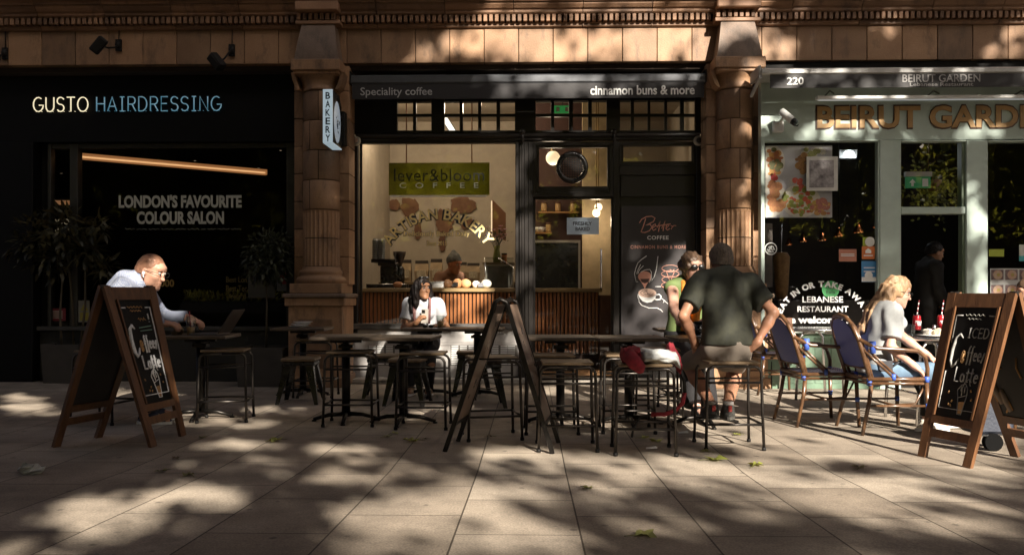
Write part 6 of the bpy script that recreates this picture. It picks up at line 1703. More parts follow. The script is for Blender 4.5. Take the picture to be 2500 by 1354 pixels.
# red and white cloth draped on a stool
s2 = STO['s2']; cl = MB(); n, m_ = 34, 12
def cloth(mb, x0, x1, w0, w1, h0, h1, yo, fold, seed):
    rg = random.Random(seed); v = []
    for i in range(n + 1):
        t_ = i / n; x = x0 + (x1 - x0) * t_
        for j in range(m_ * 2):
            a = 2 * math.pi * j / (m_ * 2)
            wdt = (w0 + (w1 - w0) * t_); hh = h0 + (h1 - h0) * t_
            q = 1 + fold * math.sin(5 * a + 9 * t_ + seed) + fold * .6 * math.sin(9 * a - 14 * t_)
            end = min(1, 6 * min(t_, 1 - t_) + .25)
            zz = hh * .5 + hh * .5 * math.sin(a) * q * end
            xx = x; drop = max(0, abs(x) - .19)
            zz2 = zz - drop * 1.15
            v.append((xx - (drop * .35 if x > 0 else -drop * .35), yo + wdt * math.cos(a) * q * end, zz2))
    k = m_ * 2; f = [(i * k + j, i * k + (j + 1) % k, (i + 1) * k + (j + 1) % k, (i + 1) * k + j) for i in range(n) for j in range(k)]
    f += [tuple(range(k))[::-1], tuple(n * k + j for j in range(k))]
    mb.add(v, f, True)
jk = thing("jacket", "white and red folded jacket lying on the front stool", "jacket", (s2[1] + .01, s2[2] - .04, SH + .003))
cloth(cl, -.06, .25, .12, .08, .10, .075, -.03, .10, 1); cl.build("white_lining", mat("jacket_white", (.40, .41, .40), .8, var=.2, scale=9, bump=.3, bscale=25), jk, True)
cl = MB(); cloth(cl, -.17, -.03, .13, .13, .095, .11, .0, .12, 2)
cl.tube([(-.13, -.12, .06), (-.09, -.165, .01), (-.06, -.178, -.025), (-.055, -.176, -.055)], [.05, .05, .042, .02], 10); cl.build("red_sleeve", RED, jk, True)
cl = MB(); cloth(cl, .14, .275, .09, .10, .13, .11, .04, .12, 3); cl.build("red_hood", RED, jk, True)
# looped strap hanging from the jacket stool
st = thing("looped_strap", "black and red strap hanging in a loop under the jacket stool", "strap", (s2[1] + .17, s2[2] - .03, SH))
lp_ = [(.07, .0, -.03), (.10, 0, -.12), (.105, 0, -.2)]; lr = [(.105, 0, -.2), (.09, -.0, -.27), (.04, 0, -.32), (-.03, 0, -.345), (-.12, 0, -.345)]
mb = MB(); mb.tube(lp_, .012, 8); mb.tube([(-.12, 0, -.345), (-.19, 0, -.36), (-.24, 0, -.44), (-.25, 0, -.5)], .008, 7); mb.build("black_band", BLACKM, st, True); mb = MB(); mb.tube(lr, .015, 8); mb.build("red_band", RED, st, True)
# dark trolley bag behind the right chalkboard
x, y = GP(2418, 1098); t = thing("trolley_bag", "dark wheeled trolley bag behind the right chalkboard", "bag", (x, y, 0))
MB().cbox(-.10, .16, -.02, .26, .10, .36, .03).build("bag_body", mat("dark_blue_bag", (.03, .035, .05), .5, bump=.2), t, True); mb = MB(); mb.tube([(.0, -.05, .06), (.0, -.0, .06)], .06, 18); mb.build("wheel", mat("black_rubber", (.004, .004, .004), .9, spec=.1), t, True)
mb = MB(); mb.bar((-.09, -.03, .105), (.15, -.03, .115), .02, .01); mb.build("chrome_bar", CHROME, t, True)

# ------------------------------------------------------------------ fallen leaves and litter
LEAFM = [leaf_mat("fallen_leaf_green", (.16, .19, .03), (.34, .36, .08), .2), leaf_mat("fallen_leaf_dull", (.10, .11, .03), (.18, .17, .05), .1), leaf_mat("fallen_leaf_brown", (.08, .05, .025), (.13, .08, .03), 0)]
def fallen(px, py, s, k, lb):
    x, y = GP(px, py); 
    for _ in range(3):
        z = gz(y); u = (px - CX) / FPX; v = (YH - py) / FPX; d = (z - CAM_H) / v; x, y = d * (u * CY_ - SY_), d * (u * SY_ + CY_)
    t = thing("fallen_leaf", lb, "leaf", (x, y, gz(y) + .003), random.Random(px).uniform(0, 6), "plane tree leaves on the pavement")
    rg = random.Random(px * 3 + py); mb = MB(); pts = [(0, 0, .004)]
    for i in range(15):
        a = 6.283 * i / 15 ; r_ = s * (1.0 if i % 3 == 0 else .55) * rg.uniform(.75, 1.1); pts.append((r_ * math.cos(a), r_ * math.sin(a), max(.001, .004 + rg.uniform(-.003, .35 * s))))
    mb.add(pts, [(0, i, i % 15 + 1) for i in range(1, 16)], True); mb.build("blade", LEAFM[k], t, True); mb = MB(); mb.tube([(0, 0, .006), (-s * .6, -s * .5, .008), (-s * 1.2, -s * .8, .003)], .002, 5); mb.build("stalk", LEAFM[1], t, True)
for a in ((670, 1077, .07, 0, "green leaf on the shaded paving right of the left chalkboard"), (1003, 1078, .075, 0, "big green leaf left of the black folding board"), (946, 1067, .045, 1, "dull leaf left of the big green leaf"), (966, 1058, .045, 0, "small green leaf behind the big green leaf"),
          (1190, 1067, .045, 2, "brown leaf on the paving under the black folding board"), (1045, 1073, .03, 2, "dark brown leaf between big green leaf and black board"), (1745, 1123, .08, 0, "bright yellow-green leaf below the seated man's stool"), (1847, 1137, .06, 0, "pale green leaf right of the bright yellow-green one"),
          (2097, 1142, .055, 1, "dull leaf on sunny paving left of the right chalkboard"), (1575, 1311, .06, 1, "dark leaf nearest the camera"), (1436, 1194, .045, 1, "dull leaf on dappled paving right of centre"), (1575, 1070, .05, 0, "green leaf just behind the jacket stool's feet"), (1602, 1078, .07, 0, "green leaf under the jacket stool"),
          (1798, 1062, .045, 0, "green leaf under the seated man's stool"), (460, 1161, .05, 1, "leaf right of the left chalkboard, second nearest the camera"), (392, 1152, .05, 1, "leaf in front of the left chalkboard"), (430, 1119, .035, 2, "dark leaf close to the left chalkboard's foot"), (495, 1070, .04, 1, "leaf beside the left chalkboard's right foot"), (1720, 1103, .05, 1, "flat dull leaf between jacket stool and seated man's stool")):
    fallen(*a)
x, y = GP(76, 1157); t = thing("crumpled_paper", "crumpled white paper on the paving at the far left", "litter", (x, y, .002)); rg = random.Random(1)
mb = MB(); mb.ell((0, 0, .03), (.075, .05, .03), 10, 7); mb.V = [(a + rg.uniform(-.015, .015), b + rg.uniform(-.015, .015), max(.001, c + rg.uniform(-.015, .015))) for a, b, c in mb.V]; mb.S = [False] * len(mb.S); mb.build("paper", mat("litter_paper", (.42, .42, .38), .8), t, True)
for px, py, lb in ((1668, 1057, "white scrap of paper beside the jacket stool"), (826, 937, "small white scrap near the left column's foot"), (1590, 1095, "small pale scrap in front of the jacket stool")):
    x, y = GP(px, py); t = thing("paper_scrap", lb, "litter", (x, y, .002)); mb = MB(); mb.add([(-.04, -.02, .001), (.04, -.015, .004), (.035, .02, .015), (-.03, .025, .006), (0, 0, .012)], [(0, 1, 4), (1, 2, 4), (2, 3, 4), (3, 0, 4)]); mb.build("scrap", WHITE, t, True)
# ------------------------------------------------------------------ people: smooth implicit bodies
def V3(*a): return Vector(a)
def _prim_d(p, X, Y, Z):
    k = p[0]
    if k == 'c':
        a, b, ra, rb = p[1], p[2], p[3], p[4]
        ba = b - a; L2 = max(ba.dot(ba), 1e-9)
        px, py, pz = X - a.x, Y - a.y, Z - a.z
        if len(p) > 5 and p[5] is not None:
            w_, q = p[5], 1.0 / p[6] - 1
            t = (px * w_.x + py * w_.y + pz * w_.z) * q
            px = px + w_.x * t; py = py + w_.y * t; pz = pz + w_.z * t
        h = np.clip((px * ba.x + py * ba.y + pz * ba.z) / L2, 0, 1)
        return np.sqrt((px - ba.x * h) ** 2 + (py - ba.y * h) ** 2 + (pz - ba.z * h) ** 2) - (ra + (rb - ra) * h)
    c, r, M_ = p[1], p[2], p[3]
    px, py, pz = X - c.x, Y - c.y, Z - c.z
    q = [(px * M_[0][i] + py * M_[1][i] + pz * M_[2][i]) for i in range(3)]
    k0 = np.sqrt(sum((q[i] / r[i]) ** 2 for i in range(3))) + 1e-9
    k1 = np.sqrt(sum((q[i] / r[i] ** 2) ** 2 for i in range(3))) + 1e-9
    return k0 * (k0 - 1) / k1
def _bounds(p):
    if p[0] == 'c':
        r = max(p[3], p[4]); a, b = p[1], p[2]
        return [min(a[i], b[i]) - r for i in range(3)], [max(a[i], b[i]) + r for i in range(3)]
    r = max(p[2]); return [p[1][i] - r for i in range(3)], [p[1][i] + r for i in range(3)]
def blobmesh(prims, vox=.007, k=.03, cuts=(), subs=(), noise=0.0, nfreq=40.0, seed=0, inflate=0.0, nstretch=(1, 1, 1), out=0.0):
    """smooth union of capsules and ellipsoids, cut by planes, as verts and faces"""
    bs = [_bounds(p) for p in prims]; m = .03 + inflate + k * .5
    lo = np.array([min(b[0][i] for b in bs) - m for i in range(3)]); hi = np.array([max(b[1][i] for b in bs) + m for i in range(3)])
    n = np.ceil((hi - lo) / vox).astype(int) + 1
    ax = [lo[i] + np.arange(n[i]) * vox for i in range(3)]
    F = np.full(tuple(n), .25, np.float32)
    for p, b in zip(prims, bs):
        s = []
        for i in range(3):
            e = k + inflate + 3 * vox
            s.append(slice(max(0, int((b[0][i] - e - lo[i]) / vox)), min(n[i], int((b[1][i] + e - lo[i]) / vox) + 2)))
        X, Y, Z = ax[0][s[0]][:, None, None], ax[1][s[1]][None, :, None], ax[2][s[2]][None, None, :]
        d = _prim_d(p, X, Y, Z).astype(np.float32) - inflate
        if p[0] == 'c' and len(p) > 7:
            q, nr = p[7]; d = np.maximum(d, ((X - q.x) * nr.x + (Y - q.y) * nr.y + (Z - q.z) * nr.z).astype(np.float32))
        f = F[tuple(s)]; kk = k if p[0] == 'c' or len(p) < 5 else p[4]
        h = np.maximum(kk - np.abs(f - d), 0) / kk
        F[tuple(s)] = np.minimum(f, d) - h * h * kk * .25
    X, Y, Z = ax[0][:, None, None], ax[1][None, :, None], ax[2][None, None, :]
    if noise:
        rg = np.random.default_rng(seed)
        N = 0
        for i in range(7):
            v = rg.normal(size=3) * np.array(nstretch); v = v / np.linalg.norm(v) * nfreq * rg.uniform(.5, 1.6)
            N = N + np.sin(v[0] * X + v[1] * Y + v[2] * Z + rg.uniform(0, 6.3) + 1.3 * np.sin(.37 * (v[1] * X + v[2] * Y + v[0] * Z))) / 2.6
        F = F + (noise * (N - out)).astype(np.float32)
    for p in subs: 
        d = -_prim_d(p, X, Y, Z).astype(np.float32); h = np.maximum(.012 - np.abs(F - d), 0) / .012
        F = np.maximum(F, d) + h * h * .012 * .25
    for pt, nr in cuts:
        nr = nr.normalized(); F = np.maximum(F, (X - pt.x) * nr.x + (Y - pt.y) * nr.y + (Z - pt.z) * nr.z)
    F[0] = F[-1] = .1; F[:, 0] = F[:, -1] = .1; F[:, :, 0] = F[:, :, -1] = .1
    S = F < 0
    c = np.zeros(tuple(n - 1), np.int8)
    offs = [(i, j, l) for i in (0, 1) for j in (0, 1) for l in (0, 1)]
    def sl(o): return tuple(slice(o[i], n[i] - 1 + o[i]) for i in range(3))
    for o in offs: c += S[sl(o)]
    idx = np.argwhere((c > 0) & (c < 8)); N_ = len(idx)
    cid = np.full(tuple(n - 1), -1, np.int64); cid[tuple(idx.T)] = np.arange(N_)
    acc = np.zeros((N_, 3)); cnt = np.zeros(N_)
    for o in offs:
        for a in range(3):
            if o[a]: continue
            o2 = list(o); o2[a] = 1
            fa = F[tuple((idx + o).T)]; fb = F[tuple((idx + o2).T)]
            ch = (fa < 0) != (fb < 0); t = np.where(ch, fa / np.where(ch, fa - fb, 1), 0)
            pos = np.array(o, float)[None, :].repeat(N_, 0); pos[:, a] += t
            acc += pos * ch[:, None]; cnt += ch
    P = lo + (idx + acc / cnt[:, None]) * vox
    faces = []
    for a in range(3):
        b, d = (a + 1) % 3, (a + 2) % 3
        s0 = [slice(0, n[i]) for i in range(3)]; s1 = list(s0); s0[a] = slice(0, n[a] - 1); s1[a] = slice(1, n[a])
        A, B = S[tuple(s0)], S[tuple(s1)]; e = np.argwhere(A != B)
        if not len(e): continue
        sg = A[tuple(e.T)]; q = []
        for db, dd in ((-1, -1), (0, -1), (0, 0), (-1, 0)):
            w_ = e.copy(); w_[:, b] += db; w_[:, d] += dd; q.append(cid[tuple(w_.T)])
        q = np.stack(q, 1); q[~sg] = q[~sg][:, ::-1]; faces.append(q)
    Fq = np.concatenate(faces)
    return P, Fq
def blob_obj(name, m, parent, prims, **kw):
    P, Fq = blobmesh(prims, **kw)
    me = bpy.data.meshes.new(name); me.from_pydata(P.tolist(), [], Fq.tolist())
    me.polygons.foreach_set("use_smooth", [True] * len(me.polygons)); me.materials.append(m); me.update()
    o = bpy.data.objects.new(name, me); COL.objects.link(o)
    if parent is not None: o.parent = parent
    return o
def ik2(a, b, l1, l2, pole):
    d = b - a; L = min(d.length, (l1 + l2) * .995); dn = d.normalized()
    x = (l1 * l1 - l2 * l2 + L * L) / (2 * L); h = math.sqrt(max(0, l1 * l1 - x * x))
    pl = pole - dn * pole.dot(dn); pl.normalize()
    return a + dn * x + pl * h, a + dn * L
def hand_prims(wr, d, nrm, curl, s, right):
    d = d.normalized(); nrm = (nrm - d * nrm.dot(d)).normalized(); side = nrm.cross(d)
    ts = d.cross(nrm) if right else nrm.cross(d)
    Mx = Matrix((d, side, nrm)).transposed(); Mx = [list(r) for r in Mx]
    pr = [('e', wr + d * .047 * s, (.052 * s, .041 * s, .017 * s), Mx, .012), ('c', wr - d * .02, wr + d * .03 * s, .026 * s, .026 * s)]
    for off, L in ((.030, .070), (.010, .078), (-.010, .073), (-.029, .056)):
        p = wr + d * .083 * s + ts * off * s; ang = 0.0; fd = (d + ts * off * 1.5).normalized()
        for q, (fr, c) in enumerate(((.45, .55), (.31, .9), (.24, .7))):
            ang += curl * c; v = fd * math.cos(ang) + nrm * math.sin(ang); e = p + v * L * fr * s
            pr.append(('c', p, e, (.0092 - .0012 * q) * s, (.0085 - .0012 * q) * s)); p = e
    p = wr + d * .025 * s + ts * .030 * s; v = (d * .6 + ts * .7 + nrm * .35).normalized(); e = p + v * .042 * s
    v2 = (d * .9 + ts * .25 + nrm * .4).normalized()
    pr += [('c', p, e, .013 * s, .0105 * s), ('c', e, e + v2 * .034 * s, .0105 * s, .0085 * s)]
    return pr
EYEW = mat("eye_white", (.30, .27, .24), .25, var=.03); EYED = mat("eye_dark", (.02, .012, .008), .2)
LIP = None
def person(label, loc, rz, sp):
    """sp: joints are given in the person's own frame, facing +x, left +y"""
    s = sp.get('s', 1.0); fem = sp.get('fem', False)
    zP = sp['zp']; ln, l2 = R(sp.get('lean', 0)), R(sp.get('lean2', 10)); tw = R(sp.get('twist', 0))
    P = V3(0, 0, zP); dv = lambda a: V3(math.sin(a), 0, math.cos(a))
    Mm = P + dv(ln) * .22 * s; C = Mm + dv(ln + l2 * .5) * .17 * s; N = C + dv(ln + l2) * .125 * s
    side = V3(-math.sin(tw), math.cos(tw), 0); fw = V3(math.cos(tw), math.sin(tw), 0)
    tfw = (fw - dv(ln) * fw.dot(dv(ln))).normalized()
    shw = sp.get('shw', .158 if fem else .182) * s
    nk = R(sp.get('neck', 18)); yaw, pit = R(sp.get('yaw', 0)), R(sp.get('pitch', 0)); roll = R(sp.get('roll', 0))
    Hc = N + (dv(ln + l2 * .5 + nk) if True else 0) * .145 * s
    Rh = Matrix.Rotation(yaw + tw * 0, 3, 'Z') @ Matrix.Rotation(pit, 3, 'Y') @ Matrix.Rotation(roll, 3, 'X')
    hs = sp.get('hs', 1.0) * s
    def H(x, y, z): return Hc + Rh @ (V3(x, y, z) * hs)
    Rl = [list(r) for r in Rh]
    def HE(x, y, z, a, b, c, kk=.02): return ('e', H(x, y, z), (a * hs, b * hs, c * hs), Rl, kk * hs)
    def HC(p, q, a, b): return ('c', H(*p), H(*q), a * hs, b * hs)
    jw = .052 if fem else .058
    head = [HE(-.012, 0, .030, .098, .076, .095), HE(.022, 0, -.03, .070, .064, .085), HE(.030, 0, -.072, .052, jw, .045), HC((.066, -.012, -.105), (.066, .012, -.105), .021, .021),
            HE(.072, 0, .042, .022, .055, .022), HE(.052, .036, -.025, .03, .022, .024), HE(.052, -.036, -.025, .03, .022, .024),
            HE(.098, 0, -.012, .009, .009, .026, .012), HE(.104, 0, -.034, .013, .015, .011, .010), HE(.085, 0, -.066, .011, .022, .0065, .008), HE(.083, 0, -.078, .011, .018, .007, .008),
            HE(-.008, .076, -.012, .018, .008, .030, .006), HE(-.008, -.076, -.012, .018, .008, .030, .006)]
    sub = [HE(.100, .031, .006, .016, .017, .011), HE(.100, -.031, .006, .016, .017, .011), HE(.103, 0, -.0715, .012, .020, .0028), ('e', H(-.004, .085, -.012), (.007 * hs, .006 * hs, .015 * hs), Rl), ('e', H(-.004, -.085, -.012), (.007 * hs, .006 * hs, .015 * hs), Rl)]
    bel = sp.get('belly', 0.0)
    wk = sp.get('wide', 1.0) * s
    torso = [('c', P + V3(0, 0, -.01), Mm, (.155 if fem else .15) * wk, (.125 if fem else .142) * wk, tfw, .68), ('c', Mm, C, (.125 if fem else .142) * wk, .152 * wk, tfw, .66), ('c', C, N - dv(ln + l2) * .05 * s, .150 * wk, .10 * wk, tfw, .60)]
    if bel: torso.append(('e', Mm + tfw * .07 * s, ((.10 + bel) * s, .13 * s, .12 * s), [list(r) for r in Matrix.Identity(3)], .05))
    if fem: torso += [('e', C + tfw * .075 * s + side * q * .07 * s - V3(0, 0, .02), (.055 * s,) * 3, [list(r) for r in Matrix.Identity(3)], .03) for q in (-1, 1)]
    upv = dv(ln + l2)
    ShL = N - upv * .05 * s + side * shw; ShR = N - upv * .05 * s - side * shw
    if 'shift' in sp: ShL += V3(*sp['shift'][0]); ShR += V3(*sp['shift'][1])
    sho = [('c', N - upv * .03 * s, ShL, .055 * s, .052 * s), ('c', N - upv * .03 * s, ShR, .055 * s, .052 * s), ('c', C + side * .06 * s, ShL - V3(0, 0, .02), .09 * s, .05 * s, tfw, .75), ('c', C - side * .06 * s, ShR - V3(0, 0, .02), .09 * s, .05 * s, tfw, .75)]
    neck = [('c', N - upv * .03 * s, H(-.02, 0, -.05), (.05 if fem else .06) * s, (.045 if fem else .056) * s)]
    am = sp.get('arm', .86 if fem else 1.0)
    arms = {}; hands = []
    for k, S_, rt in (('L', ShL, False), ('R', ShR, True)):
        h = sp[k]; wr = V3(*h['w']); E, wr = ik2(S_, wr, .285 * s, .25 * s, V3(*h['pole']))
        arms[k] = (S_, E, wr)
        hands += hand_prims(wr, V3(*h.get('d', tuple(wr - E))), V3(*h.get('n', (0, 0, -1))), h.get('curl', .5), s * (.92 if fem else 1.02), rt)
    armp = []
    for k in 'LR':
        S_, E, wr = arms[k]
        armp += [('c', S_, E, .050 * s * am, .038 * s * am), ('c', E, E.lerp(wr, .35), .038 * s * am, .039 * s * am), ('c', E.lerp(wr, .3), wr, .038 * s * am, .025 * s * am)]
    hips = {'L': P + V3(0, .085 * s, -.02), 'R': P + V3(0, -.085 * s, -.02)}; legs = {}
    legp = []; feet = []; lw = sp.get('leg', 1.0)
    for k in 'LR':
        an = V3(*sp['an' + k]); Kn, an = ik2(hips[k], an, .42 * s, .41 * s, V3(*sp['pole' + k])); fd = V3(*sp.get('foot' + k, (1, 0, 0))).normalized()
        legs[k] = (hips[k], Kn, an, fd)
        legp += [('c', hips[k], Kn, .083 * s * lw, .056 * s * lw), ('c', Kn, Kn.lerp(an, .35), .054 * s * lw, .057 * s * lw), ('c', Kn.lerp(an, .35), an, .055 * s * lw, .034 * s * lw)]
        feet += [('c', an + V3(0, 0, -.02), an + fd * .15 * s + V3(0, 0, -.055 * s), .035 * s, .026 * s), ('c', an - fd * .03 * s + V3(0, 0, -.05 * s), an + fd * .15 * s + V3(0, 0, -.058 * s), .03 * s, .026 * s)]
    skin = sp['skin']
    body = blob_obj("person", skin, None, torso + sho + neck + armp + hands + legp + feet + head, vox=sp.get('vox', .0068), k=.022, subs=sub)
    body.location = loc; body.rotation_euler = (0, 0, rz); tag(body, label, "person")
    mb = MB()
    for q in (-1, 1): c = H(.083, q * .031, .006); mb.ell(c, (.0112 * hs,) * 3, 10, 7)
    eyes = mb.build("eye", EYEW, body, True); mb = MB()
    for q in (-1, 1): c = H(.0945, q * .031, .005); mb.ell(c, (.0035 * hs, .0065 * hs, .0065 * hs), 8, 6)
    mb.build("pupil", EYED, eyes, True)
    mb = MB()
    for q in (-1, 1): mb.tube([H(.090, q * .014, .024), H(.091, q * .032, .029), H(.080, q * .050, .023)], [.004 * hs, .004 * hs, .002 * hs], 6)
    mb.build("eyebrow", sp.get('brow', sp['hairm']), body, True)
    # hair
    hp = sp.get('hair', 'short'); hm = sp['hairm']
    cap = [HE(-.014, 0, .034, .102, .080, .098), HE(-.045, 0, -.01, .075, .072, .08)]
    back = Rh @ V3(1, 0, -.55); front_pt = H(.052, 0, .045)
    if sp.get('crop'): cap = [HE(-.012, 0, .030, .0988, .0768, .0958), HE(-.045, 0, -.01, .075, .072, .08)]
    if hp == 'short':
        blob_obj("hair", hm, body, cap, vox=.006, k=.02, inflate=sp.get('hairup', .0035), noise=sp.get('hairn', .0016), nfreq=sp.get('hairf', 160), cuts=[(H(sp.get('hline', .052), 0, .045), Rh @ V3(1, 0, -.75)), (H(-.03, 0, -.022), Rh @ V3(.3, 0, -1))], subs=[HE(.02, .085, -.022, .04, .03, .045), HE(.02, -.085, -.022, .04, .03, .045)])
    elif hp == 'long':
        n_ = sp.get('locks', [((-.06, .075, .0), (-.08, .10, -.26)), ((-.06, -.075, .0), (-.08, -.10, -.26)), ((-.085, 0, .0), (-.12, 0, -.28)), ((.01, .080, .03), (.0, .092, -.20)), ((.01, -.080, .03), (.0, -.092, -.20))])
        lk = []
        for a, b in n_: m_ = H((a[0] + b[0]) / 2 - .01, (a[1] + b[1]) / 2 * 1.05, (a[2] + b[2]) / 2); lk += [('c', H(*a), m_, .036 * hs, .034 * hs), ('c', m_, H(*b), .034 * hs, .016 * hs)]
        blob_obj("hair", hm, body, cap + lk, vox=.006, k=.03, inflate=.007, noise=.0065, nfreq=115, nstretch=(1, 1, .16), cuts=[] , subs=[HE(.10, 0, -.055, .085, .062, .085), HE(.105, 0, .0, .055, .058, .055), HE(.07, 0, -.13, .10, .056, .08)])
    elif hp == 'curly':
        rg = random.Random(3); bl = []
        for q in range(26):
            a = rg.uniform(0, 6.28); e = rg.uniform(-.3, 1.4); bl.append(('e', H(-.02 + .095 * math.cos(a) * math.cos(e) * (.8 if math.cos(a) > 0 else 1.1), .085 * math.sin(a) * math.cos(e), .03 + .095 * math.sin(e)), (.026 * hs,) * 3, Rl, .012))
        blob_obj("hair", hm, body, cap + bl, vox=.006, k=.02, inflate=.008, noise=.004, nfreq=140, subs=[HE(.115, 0, -.045, .075, .062, .095)])
    elif hp == 'beanie':
        blob_obj("beanie", hm, body, [HE(-.014, 0, .045, .108, .087, .105), ('c', H(-.02, 0, .11), H(-.045, 0, .15), .05 * hs, .03 * hs)], vox=.007, k=.03, noise=.003, nfreq=90, cuts=[(H(.03, 0, .035), Rh @ V3(.45, 0, -1))])
    # clothes
    def sleeve(k, f):
        S_, E, wr = arms[k]; out = []
        if f <= 1: end, dr = S_.lerp(E, f), (E - S_); out = [('c', S_, end + dr.normalized() * .05, .052 * s * am, .048 * s * am, None, 1, (end, dr.normalized()))]
        else: end, dr = E.lerp(wr, f - 1), (wr - E); out = [('c', S_, E, .05 * s * am, .040 * s * am), ('c', E, end + dr.normalized() * .04, .042 * s * am, .030 * s * am, None, 1, (end, dr.normalized()))]
        return out, end, dr
    shp = sp['top']; hem = P + V3(0, 0, shp.get('hem', -.06) * s); tp = torso + sho + ([('c', N - upv * .03 * s, N + upv * .012 * s, .062 * s, .062 * s)] if shp.get('collar', 1) else [])
    sl_obj = []
    if shp.get('sleeve', .6):
        for k in 'LR':
            pr, end, dr = sleeve(k, shp['sleeve']); sl_obj.append((pr, end, dr, arms[k][0]))
    pr = list(tp); ctr = []
    for q in sl_obj: pr += q[0]
    # the torso part is cut at hem and neckline; sleeves end in round cuffs trimmed by local planes
    cuts = [(hem, -dv(ln * .5))]
    nl = shp.get('neckline')
    subs_ = []
    if nl: subs_ = [('e', N + tfw * .075 * s + V3(0, 0, nl), (.07 * s, .062 * s, .07 * s), [list(r) for r in Matrix.Identity(3)])]
    neckcut = ('e', N + upv * .075 * s + tfw * .02, (.062 * s, .066 * s, .055 * s), [list(r) for r in Matrix.Identity(3)])
    subs_.append(neckcut)
    top = blob_obj(shp.get('name', 'shirt'), shp['m'], body, pr, vox=.0075, k=.028, inflate=shp.get('loose', .012), noise=shp.get('wr', .004), nfreq=30, seed=shp.get('seed', 1), cuts=cuts, subs=subs_, nstretch=(1, 1, .6), out=.9)
    bt = sp['bottom']; lg = []; cuts = [(P + V3(0, 0, bt.get('top', .04) * s), V3(0, 0, 1))] ; subs_ = []
    for k in 'LR':
        h, Kn, an, fd = legs[k]; f = bt.get('len', 2.0)
        if f <= 1: e, d_ = h.lerp(Kn, f), (Kn - h).normalized(); lg += [('c', h, e + d_ * .06, .083 * s * lw, .066 * s * lw, None, 1, (e, d_))]
        else:
            e = Kn.lerp(an, f - 1); wd = bt.get('flare', .040) * s; d_ = (an - Kn).normalized(); lg += [('c', h, Kn, .083 * s * lw, .058 * s * lw), ('c', Kn, e + d_ * .05, .058 * s * lw, wd, None, 1, (e, d_))]
    blob_obj(bt.get('name', 'trousers'), bt['m'], body, [torso[0]] + lg, vox=.008, k=.03, inflate=bt.get('loose', .010), noise=.004, nfreq=28, seed=5, cuts=cuts, subs=subs_)
    if 'shoes' in sp:
        for k in 'LR':
            h, Kn, an, fd = legs[k]; sd = V3(-fd.y, fd.x, 0); I = [list(r) for r in Matrix((fd, sd, fd.cross(sd))).transposed()]
            z0 = an.z - .085 * s
            sh = [('e', an + fd * .05 * s + V3(0, 0, -.055 * s), (.135 * s, .047 * s, .036 * s), I, .02), ('c', an - fd * .025 * s + V3(0, 0, -.055 * s), an - fd * .015 * s + V3(0, 0, -.01 * s), .040 * s, .040 * s), ('e', an + fd * .02 * s + V3(0, 0, -.03 * s), (.07 * s, .042 * s, .045 * s), I, .02)]
            so_ = blob_obj("shoe", sp['shoes'], body, sh, vox=.0065, k=.02, cuts=[(V3(0, 0, z0 + .012), V3(0, 0, -1)), (an + V3(0, 0, .012), V3(0, 0, 1))])
            mb = MB(); pl = []
            for a in range(18):
                q = 2 * math.pi * a / 18; pl.append(an + fd * (.045 + .145 * math.cos(q)) * s + sd * .050 * math.sin(q) * s)
            mb.add([(p.x, p.y, z0) for p in pl] + [(p.x, p.y, z0 + .022) for p in pl], [tuple(range(17, -1, -1)), tuple(range(18, 36))] + [(i, (i + 1) % 18, 18 + (i + 1) % 18, 18 + i) for i in range(18)]); mb.build("sole", sp.get('sole', WHITE), so_, True)
    if sp.get('glasses'):
        mb = MB(); gm = sp['glasses']
        if gm == 'sun':
            for q in (-1, 1): mb.ell(H(.104, q * .032, .004), (.010 * hs, .030 * hs, .025 * hs), 12, 8, None)
            gl = mb.build("sunglasses", BLACK, body, True); mb = MB()
        else:
            for q in (-1, 1):
                mb.tube([H(.108 - .012 * abs(math.cos(a)) * 0, q * .032 + .024 * math.cos(a), .002 + .018 * math.sin(a)) for a in [i * .5236 for i in range(12)]], .0016, 5, closed=True)
        for q in (-1, 1): mb.tube([H(.106, q * .058, .010), H(.075, q * .078, .010), H(.0, q * .083, .008), H(-.02, q * .082, -.01)], .0022, 5)
        mb.tube([H(.108, -.008, .008), H(.113, 0, .011), H(.108, .008, .008)], .0018, 5)
        mb.build("glasses_frame", BLACKM, body, True)
    return body, dict(P=P, M=Mm, C=C, N=N, H=H, arms=arms, legs=legs, Hc=Hc, tfw=tfw)
def skinm(n, c): 
    m = mat(n, c, .5, var=.10, scale=14, bump=.06, bscale=120); b = m.node_tree.nodes["Principled BSDF"]; b.inputs['Subsurface Weight'].default_value = .12; b.inputs['Subsurface Radius'].default_value = (.012, .004, .002); return m
SK_PINK = skinm("skin_pink", (.46, .25, .17)); SK_TAN = skinm("skin_tan", (.40, .20, .12)); SK_BR = skinm("skin_brown", (.30, .145, .075)); SK_FAIR = skinm("skin_fair", (.52, .30, .22))
HR_DK = mat("hair_dark", (.010, .007, .006), .5, spec=.22, var=.5, scale=40, stretch=(6, 6, 1)); HR_BL = mat("hair_blonde", (.17, .09, .04), .5, col2=(.46, .30, .17), scale=14, stretch=(9, 9, .7), bump=.5, bscale=30); HR_GR = mat("hair_grey_brown", (.075, .058, .045), .7, spec=.25, col2=(.21, .17, .135), scale=30, stretch=(4, 4, 1)); HR_GI = mat("hair_ginger_crop", (.22, .105, .06), .6, var=.3, scale=30); HR_BR = mat("hair_brown", (.06, .035, .022), .5, col2=(.14, .085, .05), scale=24)
def W(px, py, y): x, z = FP(px, py, y); return Vector((x, y, z))
def loc_of(base, rz, pt):      # world point -> person frame
    return tuple(Matrix.Rotation(-rz, 3, 'Z') @ (Vector(pt) - Vector(base)))

